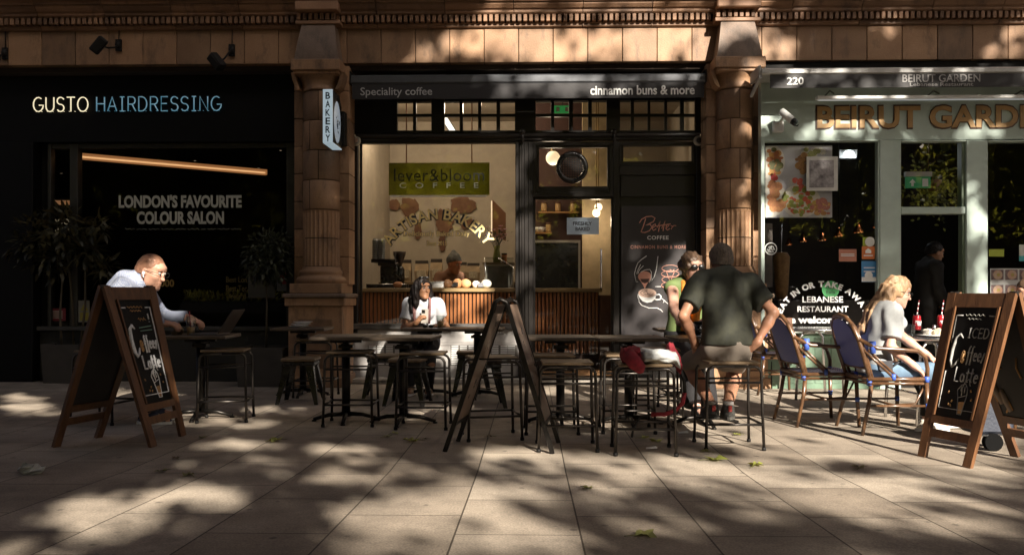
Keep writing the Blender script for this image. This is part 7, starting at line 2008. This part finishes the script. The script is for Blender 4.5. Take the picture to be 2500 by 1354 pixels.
# man at the laptop, seen from his right side
bx, by = DP(258, 7.0); base = (bx, by, 0); STO['s12'][0].location = (bx, by, 0)
SHIRT_CK = check_mat("blue_check_shirt", (.30, .32, .37), (.14, .17, .26), 95, .7)
man1, J = person("person in a pale blue checked shirt and glasses leaning over a laptop", base, 0, dict(s=1.04, zp=SH + .10, lean=20, lean2=28, neck=14, pitch=16, yaw=-8, wide=1.12, belly=.04, hs=1.12, skin=SK_PINK, hairm=HR_GI, hair='short', crop=1, hairup=.0004, hairn=.0013, hairf=260, hline=.045,
    L=dict(w=loc_of(base, 0, W(462, 776, TLy + .06)), pole=(0, .5, -1), d=(.9, -.1, -.35), n=(.1, .0, -1), curl=.55), R=dict(w=loc_of(base, 0, W(398, 789, TLy - .16)), pole=(-.1, -.6, -1), d=(1, .1, -.1), n=(0, .3, -1), curl=.75),
    anL=(.36, .13, .09), poleL=(1, .1, .5), anR=(.42, -.12, .09), poleR=(1, -.1, .5), footL=(1, .1, 0), footR=(1, -.05, 0), top=dict(m=SHIRT_CK, sleeve=1.88, hem=-.10, loose=.017, wr=.010, seed=2), bottom=dict(m=mat("dark_jeans", (.018, .02, .028), .8, var=.3), len=1.97, flare=.06), shoes=mat("navy_shoe", (.02, .025, .05), .6), glasses='thin'))
mb = MB(); H = J['H']; mb.ell(H(-.002, -.088, -.014), (.012, .009, .016), 9, 6); mb.ell(H(.004, -.088, -.034), (.006, .006, .014), 8, 5); mb.build("earbud", WHITE, man1, True)
mb = MB(); N = J['N']      # folded shirt collar
for q in (-1, 1): mb.tube([N + V3(-.06, q * .02, .045), N + V3(-.03, q * .062, .04), N + V3(.05, q * .06, .015), N + V3(.095, q * .02, -.02)], [.012, .016, .017, .010], 8)
mb.build("collar", SHIRT_CK, man1, True)

# woman with phone at the window
rz = -math.pi / 2
bx, by = DP(1036, 9.18); base = (bx, by, 0)
TPY = TAB['phone'][2]
WT_SHIRT = mat("white_cotton", (.44, .44, .46), .8, var=.1, scale=20, bump=.1, bscale=30)
w1, J = person("person with long dark hair in a white T-shirt holding a phone by the bakery window", base, rz, dict(s=.93, fem=True, zp=LH + .09, lean=9, lean2=14, neck=6, yaw=40, pitch=-4, roll=0, skin=SK_BR, hairm=HR_DK, hair='long',
    L=dict(w=loc_of(base, rz, W(1080, 792, TPY + .10)), pole=(-.5, .35, -.8), d=loc_of((0, 0, 0), rz, (-.7, -.6, -.05)), n=(0, -.3, -1), curl=.5), R=dict(w=loc_of(base, rz, W(1018, 786, TPY + .14)), pole=(-.4, -.6, -.8), d=loc_of((0, 0, 0), rz, (.55, -.1, .65)), n=loc_of((0, 0, 0), rz, (.6, .5, -.3)), curl=.85),
    anL=(.36, .1, .09), poleL=(1, .1, .4), anR=(.34, -.1, .09), poleR=(1, -.1, .4), top=dict(m=WT_SHIRT, sleeve=.55, hem=-.08, loose=.013, wr=.010, neckline=.0, collar=0, seed=4), bottom=dict(m=mat("dark_trousers", (.016, .014, .016), .8), len=1.95), shoes=mat("tan_sandal", (.30, .20, .12), .6), vox=.0065))
hw_ = J['arms']['R'][2]; H = J['H']
ph = thing("phone", "pale phone with dark camera bump held by the woman at the window", "phone", W(1037, 770, TPY + .13)); MB().cbox(-.038, .038, -.004, .004, -.085, .07, .004).build("phone_body", mat("pale_phone", (.42, .38, .33), .35), ph, True); mb = MB(); mb.cbox(-.032, .002, -.0075, -.0042, .025, .062, .002); mb.build("camera_bump", BLACK, ph, True); ph.rotation_euler = (0.15, 0.05, .1)
mb = MB(); C = J['C']
for q in (-1, 1):
    for o_ in (0, .012): mb.tube([H(-.02, q * .085, -.08), C + V3(.10 + o_, q * (.085 - .02 * o_), .12), C + V3(.135, q * (.075 + o_), .0), C + V3(.12, q * (.07 + o_), -.14)], [.012, .013, .012, .006], 7)
mb.build("scarf", mat("maroon_scarf", (.14, .03, .035), .8, col2=(.26, .16, .14), scale=60), w1, True)
mb = MB(); 
for q in (-1, 1): mb.ell(H(.045, q * .035, .128), (.022, .030, .014), 10, 6)
mb.build("sunglasses", BLACK, w1, True)

# man on the stool, back to us
rz = math.pi / 2
bx, by = DP(1776, 5.88); base = (bx, by, 0); STO['s6'][0].location = (bx, by - .02, 0)
TEE = mat("green_tshirt", (.014, .016, .011), .85, col2=(.042, .043, .028), scale=9, bump=.15, bscale=20)
man2, J = person("person in a dark green T-shirt and shorts seated with back to us, hand on hip", base, rz, dict(s=1.0, zp=SH + .085, lean=6, lean2=24, neck=14, pitch=8, yaw=6, wide=.99, shw=.180, arm=.93, hs=1.0, skin=SK_TAN, hairm=HR_GR, hair='short',
    L=dict(w=loc_of(base, rz, W(1697, 838, 6.02)), pole=(-.55, .55, -.35), d=(.6, -.1, -.8), n=(.3, -.9, -.3), curl=.5), R=dict(w=loc_of(base, rz, W(1846, 838, 5.84)), pole=(-.55, -1, .0), d=loc_of((0, 0, 0), rz, (-.55, .6, -.55)), n=loc_of((0, 0, 0), rz, (-.8, -.1, .2)), curl=.5),
    anL=(.11, .085, .265), poleL=(1, .35, .3), anR=(.09, -.025, .265), poleR=(1, -.3, .3), footL=(1, .15, 0), footR=(1, -.1, 0), top=dict(m=TEE, sleeve=.66, hem=.015, loose=.022, wr=.012, seed=3, name="tshirt"), bottom=dict(m=mat("khaki_shorts", (.22, .185, .15), .85, var=.15, bump=.1), len=.93, loose=.010, name="shorts", top=.05),
    shoes=mat("grey_trainer", (.06, .058, .052), .7, var=.5, scale=50), sole=mat("dark_sole", (.09, .085, .075), .8)))
mb = MB()
for k in 'LR': h, Kn, an, fd = J['legs'][k]; mb.tube([an + V3(0, 0, -.005), an + V3(0, 0, .035)], [.040, .039], 12)
mb.build("sock", mat("grey_sock", (.30, .28, .26), .9), man2, True)
mb = MB()
for k in 'LR': h, Kn, an, fd = J['legs'][k]; mb.box(an.x - .072, an.x - .056, an.y - .012, an.y + .012, an.z - .03, an.z + .01)
mb.build("heel_tab", mat("red_tab", (.45, .06, .05), .7), man2, True)

# woman in sunglasses opposite him
rz = -math.pi / 2 + .12
bx, by = DP(1670, 7.75); base = (bx, by, 0); STO['s13'][0].location = (bx, by + .02, 0)
CY2 = TAB['couple'][2]
w2, J = person("person in sunglasses with a green top and orange scarf facing us across the table", base, rz, dict(s=1.0, fem=True, zp=SH + .09, lean=14, lean2=16, neck=8, yaw=10, pitch=0, arm=1.12, wide=1.1, skin=SK_FAIR, hairm=HR_BR, hair='curly', glasses='sun',
    L=dict(w=loc_of(base, rz, W(1725, 812, CY2 + .12)), pole=(-.2, .8, -.7), curl=.5), R=dict(w=loc_of(base, rz, W(1668, 815, CY2 + .16)), pole=(-.3, -.8, -.6), d=loc_of((0, 0, 0), rz, (.8, -.5, -.1)), curl=.5),
    anL=(.52, .02, .10), poleL=(1, .1, .6), anR=(.56, -.06, .10), poleR=(1, -.1, .6), top=dict(m=mat("green_top", (.13, .18, .06), .8, var=.12), sleeve=0, hem=-.05, loose=.012, wr=.004, neckline=-.01, collar=0, name="top"), bottom=dict(m=mat("black_wide_trousers", (.010, .009, .010), .85), len=1.95, flare=.095, loose=.018), shoes=mat("black_shoe", (.012, .012, .012), .5), sole=BLACKM))
mb = MB(); N, C, Mm, tf = J['N'], J['C'], J['M'], J['tfw']
for q in (-1, 1): mb.tube([N + V3(-.04, q * .05, .03), N + V3(.04, q * .075, .0), C + tf * .12 + V3(0, q * .06, .02), Mm + tf * .14 + V3(0, q * .045, .02), Mm + tf * .13 + V3(0, q * .05, -.14)], [.022, .026, .040, .045, .035], 9)
mb.build("scarf", mat("orange_scarf", (.62, .24, .03), .8, var=.2, scale=30), w2, True)
H = J['H']; mb = MB(); mb.ell(H(-.02, .03, .135), (.012, .02, .012), 8, 6); mb.build("hair_clip", WHITE, w2, True)

# blonde woman in the blue chair
bx, by = DP(2134, 6.55); base = (bx, by, 0)
w3, J = person("person with long blonde hair, glasses and grey T-shirt sitting in a blue chair", base, 0, dict(s=.92, fem=True, zp=.42 + .085, lean=4, lean2=24, neck=14, yaw=-14, pitch=12, skin=SK_FAIR, hairm=HR_BL, hair='long', arm=1.0, wide=1.05, hs=1.02, glasses='thin',
    locks=[((-.06, .075, .0), (-.16, .09, -.34)), ((-.07, -.07, .0), (-.20, -.085, -.36)), ((-.085, 0, .0), (-.23, 0, -.40)), ((-.05, -.085, .0), (-.12, -.10, -.30)), ((-.045, .082, .03), (-.10, .092, -.24)), ((-.09, -.04, .02), (-.22, -.05, -.38))],
    L=dict(w=(.48, .10, .56), pole=(0, .6, -1), curl=.5), R=dict(w=loc_of(base, 0, W(2232, 893, CH2[1] - .19)), pole=(-.6, -.2, -1), d=(.75, .05, -.6), n=(-.2, .3, -1), curl=.4),
    anL=(.55, .1, .09), poleL=(1, .1, .5), anR=(.36, -.10, .09), poleR=(1, -.1, .5), top=dict(m=mat("grey_marl", (.31, .32, .32), .85, var=.1, scale=40), sleeve=.72, hem=-.06, loose=.018, wr=.010, seed=6, name="tshirt"), bottom=dict(m=mat("light_jeans", (.12, .19, .27), .85, var=.25, scale=9), len=1.22, loose=.012), shoes=mat("cream_trainer", (.58, .54, .46), .7), vox=.0068))
# dark leggings below the knee line
mb = MB()
for k in 'LR': h, Kn, an, fd = J['legs'][k]; mb.tube([Kn.lerp(an, .15), Kn.lerp(an, .5), Kn.lerp(an, .9)], [.064, .060, .050], 14)
mb.build("leggings", mat("dark_leggings", (.018, .016, .018), .9), w3, True)
mb = MB(); P = J['P']; mb.tube([P + V3(.03, -.15, -.03), P + V3(.14, -.18, .06), P + V3(.22, -.16, .02), P + V3(.25, -.14, -.06)], .010, 7); mb.box(P.x - .03, P.x + .07, P.y - .175, P.y - .165, P.z - .03, P.z + .05); mb.build("bag_strap", mat("black_strap", (.02, .02, .025), .6), w3, True)

# person standing in the restaurant doorway
bx, by = DP(2258, 10.0); base = (bx, by, 0)
p4, J = person("person in a long dark coat standing inside the restaurant's open door", base, 0, dict(s=.98, zp=.93, lean=2, lean2=12, neck=16, yaw=4, pitch=10, skin=skinm("skin_shade", (.34, .17, .09)), hairm=HR_DK, hair='short',
    L=dict(w=(.28, .17, .92), pole=(-1, .3, -.2), curl=.6), R=dict(w=(.20, -.17, .90), pole=(-1, -.3, -.2), d=(.5, .1, -.8), curl=.7), anL=(.08, .1, .09), poleL=(1, 0, 0), anR=(-.06, -.1, .09), poleR=(1, 0, 0),
    top=dict(m=mat("black_coat", (.012, .011, .011), .8), sleeve=1.9, hem=-.28, loose=.024, wr=.006, name="coat"), bottom=dict(m=mat("black_trousers", (.012, .011, .011), .85), len=1.95), shoes=BLACKM, sole=BLACKM, vox=.009))
mb = MB(); C = J['C']; mb.tube([C + V3(.11, -.06, .05), C + V3(.15, -.06, -.15), C + V3(.16, -.07, -.45)], [.012, .016, .010], 7); mb.build("coat_lining", mat("grey_lining", (.16, .14, .13), .8), p4, True)
# person at the far right behind the board
rz = 2.9
bx, by = GP(2540, 1052); base = (bx, by, 0)
person("person with short brown hair mostly hidden behind the right chalkboard", base, rz, dict(s=.88, zp=.42 + .08, lean=0, lean2=14, neck=8, yaw=6, pitch=14, skin=SK_PINK, hairm=HR_BR, hair='short',
    L=dict(w=(.36, .16, .72), pole=(0, .5, -1)), R=dict(w=(.36, -.16, .72), pole=(0, -.5, -1)), anL=(.36, .1, .09), poleL=(1, 0, .4), anR=(.36, -.1, .09), poleR=(1, 0, .4), top=dict(m=mat("navy_top", (.03, .035, .06), .8), sleeve=.7), bottom=dict(m=mat("grey_trousers", (.06, .06, .06), .8)), shoes=BLACKM, vox=.009))
# baker behind the counter
rz = -.85
bx, by = DP(1088, 12.05); base = (bx, by, 0)
p5, J = person("person in a grey beanie and brown apron behind the bakery counter", base, rz, dict(s=1.02, zp=.86, lean=8, lean2=16, neck=14, yaw=12, pitch=14, skin=skinm("skin_warm", (.36, .15, .08)), hairm=mat("beanie_wool", (.10, .10, .095), .9, var=.3, scale=50, bump=.3), hair='beanie', brow=HR_DK, hs=1.08,
    L=dict(w=(.34, .12, .98), pole=(0, .6, -1)), R=dict(w=(.34, -.14, .98), pole=(0, -.6, -1)), anL=(.05, .1, .02), poleL=(1, 0, 0), anR=(-.03, -.1, .02), poleR=(1, 0, 0), top=dict(m=mat("rust_shirt", (.20, .10, .06), .85), sleeve=.7, hem=-.06), bottom=dict(m=mat("brown_apron", (.07, .04, .025), .85), name="apron"), vox=.0085))
# ------------------------------------------------------------------ street trees behind the camera: their crowns make the dappled shade
# openings in the crowns, listed by the patch of sun each one lets through: photo ellipse (x, y, rx, ry, openness)
SPOT_G = [(250, 1268, 125, 50, .95), (320, 1235, 60, 24, .8), (480, 1207, 110, 22, .9), (560, 1088, 105, 13, .8), (835, 1095, 70, 10, .8), (38, 980, 50, 13, .95), (85, 1003, 45, 9, .8), (60, 1345, 140, 30, .6), (40, 1137, 36, 10, .5),
          (860, 1158, 85, 16, .9), (760, 1165, 60, 12, .5), (960, 1180, 70, 16, .6), (960, 1262, 120, 40, 1), (1090, 1240, 110, 40, 1), (1040, 1280, 150, 30, .9), (1200, 1205, 70, 26, .7), (1250, 1105, 90, 14, .9), (1330, 1115, 60, 14, .6), (1320, 1150, 46, 12, .7),
          (1270, 1335, 150, 26, .9), (1400, 1345, 80, 18, .6), (1320, 1225, 70, 20, .45), (1450, 1125, 130, 12, .7), (1590, 1132, 130, 14, .9), (1700, 1120, 110, 16, .8), (1530, 1185, 90, 22, .65), (1640, 1165, 90, 12, .8), (1600, 1282, 120, 14, .85), (1430, 1240, 60, 10, .4), (1780, 1180, 110, 12, .7), (1700, 1232, 110, 14, .75), (1800, 1215, 80, 10, .6), (1900, 1265, 80, 14, .5),
          (2060, 1180, 100, 24, .95), (2100, 1222, 150, 34, .95), (2200, 1185, 80, 24, .8), (1930, 1205, 60, 14, .5), (2240, 1285, 80, 18, .6), (2380, 1270, 110, 20, .6), (2420, 1210, 70, 20, .5), (2350, 1150, 150, 22, .8), (1950, 1110, 180, 18, .7),
          (560, 1032, 110, 8, .8), (680, 1000, 70, 6, .7), (500, 1016, 50, 7, .7), (300, 970, 40, 20, .8), (900, 1000, 60, 6, .5), (1060, 1000, 80, 8, .6), (1500, 940, 210, 22, .85), (1400, 985, 120, 8, .15), (1560, 1000, 110, 10, .12), (1250, 932, 120, 9, .8), (1420, 920, 120, 7, .8), (1650, 1000, 90, 30, .9)]
SUN_POLY = [(1640, 955), (1860, 925), (2500, 930), (2500, 1135), (2330, 1140), (2120, 1128), (1930, 1112), (1840, 1102), (1720, 1085), (1640, 1045)]
SPOT_G += [(1060, 1265, 250, 62, .8), (1210, 1150, 120, 30, .6), (1330, 1320, 170, 40, .6), (900, 1150, 130, 30, .6), (1480, 1150, 150, 34, .6), (1720, 1150, 200, 36, .65), (2110, 1210, 210, 46, .8), (2320, 1290, 170, 26, .5), (1560, 1300, 200, 22, .5), (1850, 1250, 120, 20, .5), (620, 1225, 60, 16, .5), (1640, 1210, 80, 10, .5), (1150, 1290, 230, 36, .7), (1020, 1335, 220, 22, .6), (1190, 1180, 190, 18, .45), (1800, 1140, 220, 18, .55), (2400, 1180, 110, 30, .5), (2330, 1240, 140, 22, .45), (1500, 1215, 120, 16, .4), (620, 1120, 70, 8, .5), (1950, 1170, 120, 14, .6)]
SPOT_F = [(1440, 105, 330, 44, .15), (1180, 95, 60, 34, .95), (1265, 95, 46, 34, .95), (1330, 105, 50, 40, .95), (1410, 108, 44, 32, .9), (1500, 108, 50, 34, .9), (1590, 108, 60, 40, 1), (1650, 85, 36, 30, .9), (1712, 105, 44, 46, .95), (1000, 142, 26, 12, .7), (1080, 118, 30, 18, .7), (1110, 90, 26, 16, .7),
          (1250, 20, 70, 16, .7), (1430, 20, 60, 14, .8), (1560, 18, 60, 16, .8), (1650, 15, 46, 14, .8), (1480, 50, 80, 10, .7), (1200, 50, 40, 8, .7), (1800, 100, 34, 24, .8), (1840, 85, 14, 34, .8), (1885, 142, 44, 12, .85), (1878, 78, 30, 22, .7), (1925, 120, 18, 16, .8), (2160, 70, 18, 9, .7), (2300, 112, 12, 22, .7), (2455, 112, 34, 30, .65), (2480, 70, 24, 10, .6), (1850, 18, 26, 10, .7), (1950, 25, 40, 10, .6), (2180, 22, 18, 10, .6), (330, 135, 24, 10, .35), (14, 145, 16, 14, .5),
          (1803, 240, 14, 22, .9), (1812, 335, 14, 18, .8), (1840, 300, 12, 50, .7), (1790, 480, 34, 24, .6), (1815, 570, 22, 60, .7), (1745, 600, 14, 80, .6), (1835, 500, 12, 80, .6), (800, 475, 20, 24, .5), (832, 568, 9, 12, .7),
          ]
SPOT_B = [(1600, 770, 70, 60, .8), (1645, 690, 26, 70, .75), (1545, 800, 40, 50, .8), (1530, 620, 14, 40, .5), (1280, 430, 18, 80, .65), (1284, 590, 14, 60, .65), (1286, 780, 14, 70, .75), (1440, 470, 36, 10, .5), (1130, 850, 80, 34, .7), (1200, 695, 80, 20, .9), (1110, 690, 40, 14, .8), (1160, 760, 60, 40, .4), (1095, 700, 30, 30, .3), (1390, 700, 60, 12, .4), (1820, 690, 60, 20, .5)]
SPOT_A = [(1230, 172, 34, 14, .8), (1300, 188, 56, 20, .8), (1390, 190, 60, 16, .8), (1240, 218, 24, 16, .6), (1480, 205, 60, 18, .6), (1550, 208, 40, 20, .7), (1650, 190, 60, 10, .6), (1400, 228, 60, 10, .6), (1380, 332, 90, 10, .6), (1220, 330, 50, 8, .6), (1000, 332, 60, 8, .4)]
SPOT_R = [(1870, 292, 18, 10, .9), (1990, 330, 70, 8, .6), (2110, 335, 60, 12, .7), (2060, 275, 170, 26, .45), (2390, 560, 24, 34, .8), (2390, 690, 30, 36, .7), (2160, 660, 24, 80, .4), (1863, 560, 10, 90, .95), (2440, 720, 40, 20, .8), (2030, 240, 60, 10, .4), (1990, 760, 130, 50, .7), (2005, 425, 40, 46, .45), (2250, 290, 180, 40, .4), (2430, 290, 100, 40, .4), (2380, 440, 24, 120, .4)]
# openings that fall on people and furniture: (point, radius, openness)
SPOT_3 = [(W(1130, 692, 11.0), .14, .9), (W(1190, 692, 11.0), .14, .95), (W(1160, 745, 10.95), .2, .6), (W(1100, 750, 10.95), .14, .5), (W(1245, 740, 10.95), .12, .6), (W(1423, 552, 10.2), .10, .25), (W(312, 668, 6.95), .08, .6), (W(350, 640, 7.05), .06, .5), (W(395, 700, 7.1), .07, .6), (W(470, 785, 7.0), .12, .35), (W(1045, 715, 9.1), .11, .9), (W(1085, 765, 9.1), .09, .9), (W(1000, 755, 9.1), .08, .6), (W(1050, 790, 8.9), .08, .5), (W(2150, 755, 6.5), .36, .85), (W(2080, 850, 6.6), .35, .9), (W(2260, 810, 6.9), .30, .95), (W(1965, 870, 7.1), .30, .9), (W(1870, 850, 6.2), .18, .75), (W(1800, 850, 5.8), .10, .6), (W(1700, 780, 5.9), .08, .5), (W(1860, 800, 9.0), .35, .9), (W(2000, 830, 8.9), .35, .95), (W(2410, 860, 5.6), .28, .5), (W(1660, 720, 7.6), .14, .9), (W(1705, 665, 7.6), .12, .9), (W(1645, 760, 7.5), .10, .6), (W(1640, 800, 8.6), .20, .8), (W(1720, 770, 7.3), .07, .7), (W(1250, 800, 5.9), .05, .5), (W(1330, 960, 5.9), .06, .6), (W(1170, 830, 5.9), .05, .5), (W(1500, 825, 7.0), .12, .4), (W(1590, 872, 6.0), .18, .8), (W(805, 270, 9.2), .2, .3)]
S_ = np.array(SUN)
def sun_uv(p):
    p = np.asarray(p); e1 = np.cross(S_, [0, 0, 1.0]); e1 /= np.linalg.norm(e1); e2 = np.cross(e1, S_)
    return p @ e1, p @ e2
def pix(x, y, z):
    d = -SY_ * -1 * 0 + (x * -SY_ * -1 * 0) + y * CY_ - x * SY_ * -1 * 0
    xc_ = x * CY_ + y * SY_; dc = -x * SY_ + y * CY_
    return CX + FPX * xc_ / dc, YH - FPX * (z - CAM_H) / dc
def inpoly(px, py, poly):
    c = np.zeros(px.shape, bool); n = len(poly)
    for i in range(n):
        x0, y0 = poly[i]; x1, y1 = poly[(i + 1) % n]
        cond = ((y0 > py) != (y1 > py)) & (px < (x1 - x0) * (py - y0) / (y1 - y0 + 1e-12) + x0); c ^= cond
    return c
rgl = np.random.default_rng(11)
def openness(P):
    """how far open the crown has to be at points P for the sun patches beyond"""
    # follow the sun's ray on to the facade plane, else the ground
    Yf = np.full(len(P), YC - .02)
    t = (P[:, 1] - Yf) / S_[1]; Q = P - S_ * t[:, None]
    g = Q[:, 2] < 0
    tg = P[:, 2] / S_[2]; G = P - S_ * tg[:, None]
    zz = np.where(G[:, 1] < ZNEAR, .036 * (ZNEAR - G[:, 1]), 0); tg = (P[:, 2] - zz) / S_[2]; G2 = P - S_ * tg[:, None]
    px, py = pix(Q[:, 0], Q[:, 1], Q[:, 2]); gx, gy = pix(G2[:, 0], np.maximum(G2[:, 1], .3), G2[:, 2])
    o = np.zeros(len(P)); soft = rgl.uniform(.85, 1.2, len(P))
    for x, y, rx, ry, a in SPOT_F:
        d = np.sqrt(((px - x) / (rx + 14)) ** 2 + ((py - y) / (ry + 14)) ** 2); o = np.where((~g) & (d < soft), np.maximum(o, a), o)
    for Yp, lst in ((YB, SPOT_B), (YA, SPOT_A), (YR, SPOT_R)):
        t = (P[:, 1] - Yp) / S_[1]; Q2 = P - S_ * t[:, None]; bx_, by_ = pix(Q2[:, 0], Q2[:, 1], Q2[:, 2])
        for x, y, rx, ry, a in lst:
            d = np.sqrt(((bx_ - x) / (rx + 14)) ** 2 + ((by_ - y) / (ry + 14)) ** 2); o = np.where(d < soft, np.maximum(o, a), o)
    for x, y, rx, ry, a in SPOT_G:
        d = np.sqrt(((gx - x) / (rx + 24)) ** 2 + ((gy - y) / (ry + 6)) ** 2); o = np.where(g & (d < soft), np.maximum(o, a), o)
    o = np.where(g & inpoly(gx + rgl.normal(0, 8, len(P)), gy + rgl.normal(0, 3, len(P)), SUN_POLY), np.maximum(o, .97), o)
    u, v = sun_uv(P)
    for p, r_, a in SPOT_3:
        cu, cv = sun_uv(np.array(p)); d = np.sqrt((u - cu) ** 2 + (v - cv) ** 2) / (r_ + .10); o = np.where(d < soft, np.maximum(o, a), o)
    return o
def targets(n):
    """random points of the scene that need shade"""
    k = int(n * .5); A = np.stack([rgl.uniform(-6.6, 6.2, k), np.full(k, YC), rgl.uniform(-.2, 5.2, k)], 1)
    m_ = n - k; B = np.stack([rgl.uniform(-6.0, 6.0, m_), rgl.uniform(1.2, 10.0, m_), np.zeros(m_)], 1)
    return np.concatenate([A, B])
TREES = [("broad plane tree behind the camera on the left", -4.5, -6.0), ("broad plane tree right behind the camera", 1.0, -6.2), ("broad plane tree behind the camera on the right", 11.2, -6.0)]
NL = 70000
T = targets(NL); dist = rgl.uniform(12.5, 21.0, NL); Pl = T + S_ * dist[:, None]
op = openness(Pl) ** .55; keep = (rgl.random(NL) > op) & (Pl[:, 2] > 2.4)
Pl = Pl[keep]
NX = 42000  # extra overhead leaves, added to cut the light from the sky
extra = np.stack([rgl.uniform(-14, 16, NX), rgl.uniform(-13, 3.2, NX), rgl.uniform(6.6, 11.5, NX)], 1)
e1 = np.cross(S_, [0, 0, 1.0]); e1 /= np.linalg.norm(e1); e2 = np.cross(e1, S_)
oe = np.max([openness(extra + a * e1 + b * e2) for a, b in ((0, 0), (.3, 0), (-.3, 0), (0, .3), (0, -.3))], 0); extra = extra[rgl.random(len(extra)) > 1 - (1 - oe) ** 3]
BIG = np.concatenate([np.ones(len(Pl)), np.full(len(extra), 2.6)]); Pl = np.concatenate([Pl, extra])
CROWN = leaf_mat("plane_leaf", (.025, .036, .009), (.07, .08, .02), .25)
xs_t = np.array([t[1] for t in TREES]); near = np.argmin(np.abs(Pl[:, 0][:, None] - xs_t[None, :]), 1)
FAR = leaf_mat("far_leaf", (.09, .12, .012), (.24, .26, .03), .65)  # leaf colour and translucency raised to brighten the reflection in the hanging sign
BK = mat("plane_bark", (.16, .13, .09), .85, col2=(.30, .26, .19), scale=5, bump=.4, bscale=12)
for i, (lb, tx, ty) in enumerate(TREES):
    Q = Pl[near == i]; n = len(Q)
    nr = rgl.normal(size=(n, 3)); nr /= np.linalg.norm(nr, axis=1)[:, None]
    a = np.cross(nr, rgl.normal(size=(n, 3))); a /= np.linalg.norm(a, axis=1)[:, None]; b = np.cross(nr, a)
    sz = (rgl.uniform(.07, .11, n) * np.where(Q[:, 2] > 6.4, BIG[near == i], 1))[:, None]
    cor = [Q - a * sz, Q - b * sz * .8 + nr * sz * .15, Q + a * sz * 1.1, Q + b * sz * .8 + nr * sz * .15]
    Vv = np.stack(cor, 1).reshape(-1, 3); Fv = np.arange(n * 4).reshape(-1, 4)
    t = thing("plane_tree", lb, "tree", (tx, ty, gz(ty)), 0, "street trees along the kerb")
    me = bpy.data.meshes.new("crown"); me.from_pydata((Vv - np.array([tx, ty, gz(ty)])).tolist(), [], Fv.tolist()); me.materials.append(CROWN); me.update()
    o = bpy.data.objects.new("crown", me); COL.objects.link(o); o.parent = t
    mb = MB(); rg = random.Random(i)
    mb.tube([(0, 0, 0), (.05, 0, 1.2), (.0, .05, 3.0), (.1, 0, 5.0), (0, 0, 8.5)], [.26, .20, .18, .14, .05], 12)
    for k in range(26):
        a0 = k * 2.4; z0 = 4.2 + k * .17; L = rg.uniform(2.2, 3.6); 
        q = np.array([[tx + L * f * math.cos(a0), ty + L * f * .75 * math.sin(a0) - .8 * f, z0 + 2 * f] for f in (.1, .3, .5, .7, .9, 1.)])
        if openness(q).max() > .3: continue
        mb.tube([(0, 0, z0), (L * .5 * math.cos(a0), L * .4 * math.sin(a0) - .4, z0 + 1.0), (L * math.cos(a0), L * .7 * math.sin(a0) - .8, z0 + 2.0)], [.07, .045, .012], 7)
    mb.build("trunk", BK, t, True)
# unseen trees added across the road to block the low sky
for i in range(7):
    tx, ty = -24 + i * 8.0 + rg.uniform(-1, 1), -21.5; n = 2600
    t = thing("plane_tree", "tall plane tree added across the road to block low sky, number %s from the left" % ("one", "two", "three", "four", "five", "six", "seven")[i], "tree", (tx, ty, .3), 0, "trees added across the road to block the low sky")
    Q = rgl.normal(size=(n, 3)); Q /= np.linalg.norm(Q, axis=1)[:, None]; Q *= (rgl.random(n) ** .4)[:, None]; Q = Q * np.array([4.6, 2.6, 4.6]) + np.array([0, 0, 7.6])
    nr = rgl.normal(size=(n, 3)); nr /= np.linalg.norm(nr, axis=1)[:, None]; a = np.cross(nr, rgl.normal(size=(n, 3))); a /= np.linalg.norm(a, axis=1)[:, None]; b = np.cross(nr, a); sz = rgl.uniform(.2, .38, n)[:, None]
    Vv = np.stack([Q - a * sz, Q - b * sz * .8, Q + a * sz, Q + b * sz * .8], 1).reshape(-1, 3)
    me = bpy.data.meshes.new("crown"); me.from_pydata(Vv.tolist(), [], np.arange(n * 4).reshape(-1, 4).tolist()); me.materials.append(FAR); me.update()
    o = bpy.data.objects.new("crown", me); COL.objects.link(o); o.parent = t
    mb = MB(); mb.tube([(0, 0, 0), (.1, 0, 3), (0, 0, 8)], [.24, .17, .06], 10)
    for k in range(6): mb.tube([(0, 0, 3.5 + k * .5), (1.5 * math.cos(k * 2.4), .9 * math.sin(k * 2.4), 5.5 + k * .5), (3 * math.cos(k * 2.4), 1.6 * math.sin(k * 2.4), 6.5 + k * .6)], [.07, .05, .02], 6)
    mb.build("trunk", BK, t, True)
# far side of the road: a plain brick terrace that the windows mirror
op_ = thing("brick_terrace", "plain brick terrace across the road behind the camera", "building", (0, -32, 0))
mb = MB(); mb.box(-40, 40, -38, -32, 0, 9.5); mb.build("wall", mat("dull_brick", (.16, .085, .06), .85, var=.3, scale=3), op_)
mb = MB()
for i in range(-14, 15):
    for z in (1.2, 4.2, 7.0): mb.cbox(i * 2.7 - .5, i * 2.7 + .5, -31.99, -31.95, z, z + 1.7, .02)
mb.build("window", mat("far_window", (.03, .035, .04), .1), op_)
mb = MB(); mb.box(-40.2, 40.2, -38, -31.8, 9.501, 9.9); mb.build("parapet", mat("pale_coping", (.4, .37, .32), .8), op_)
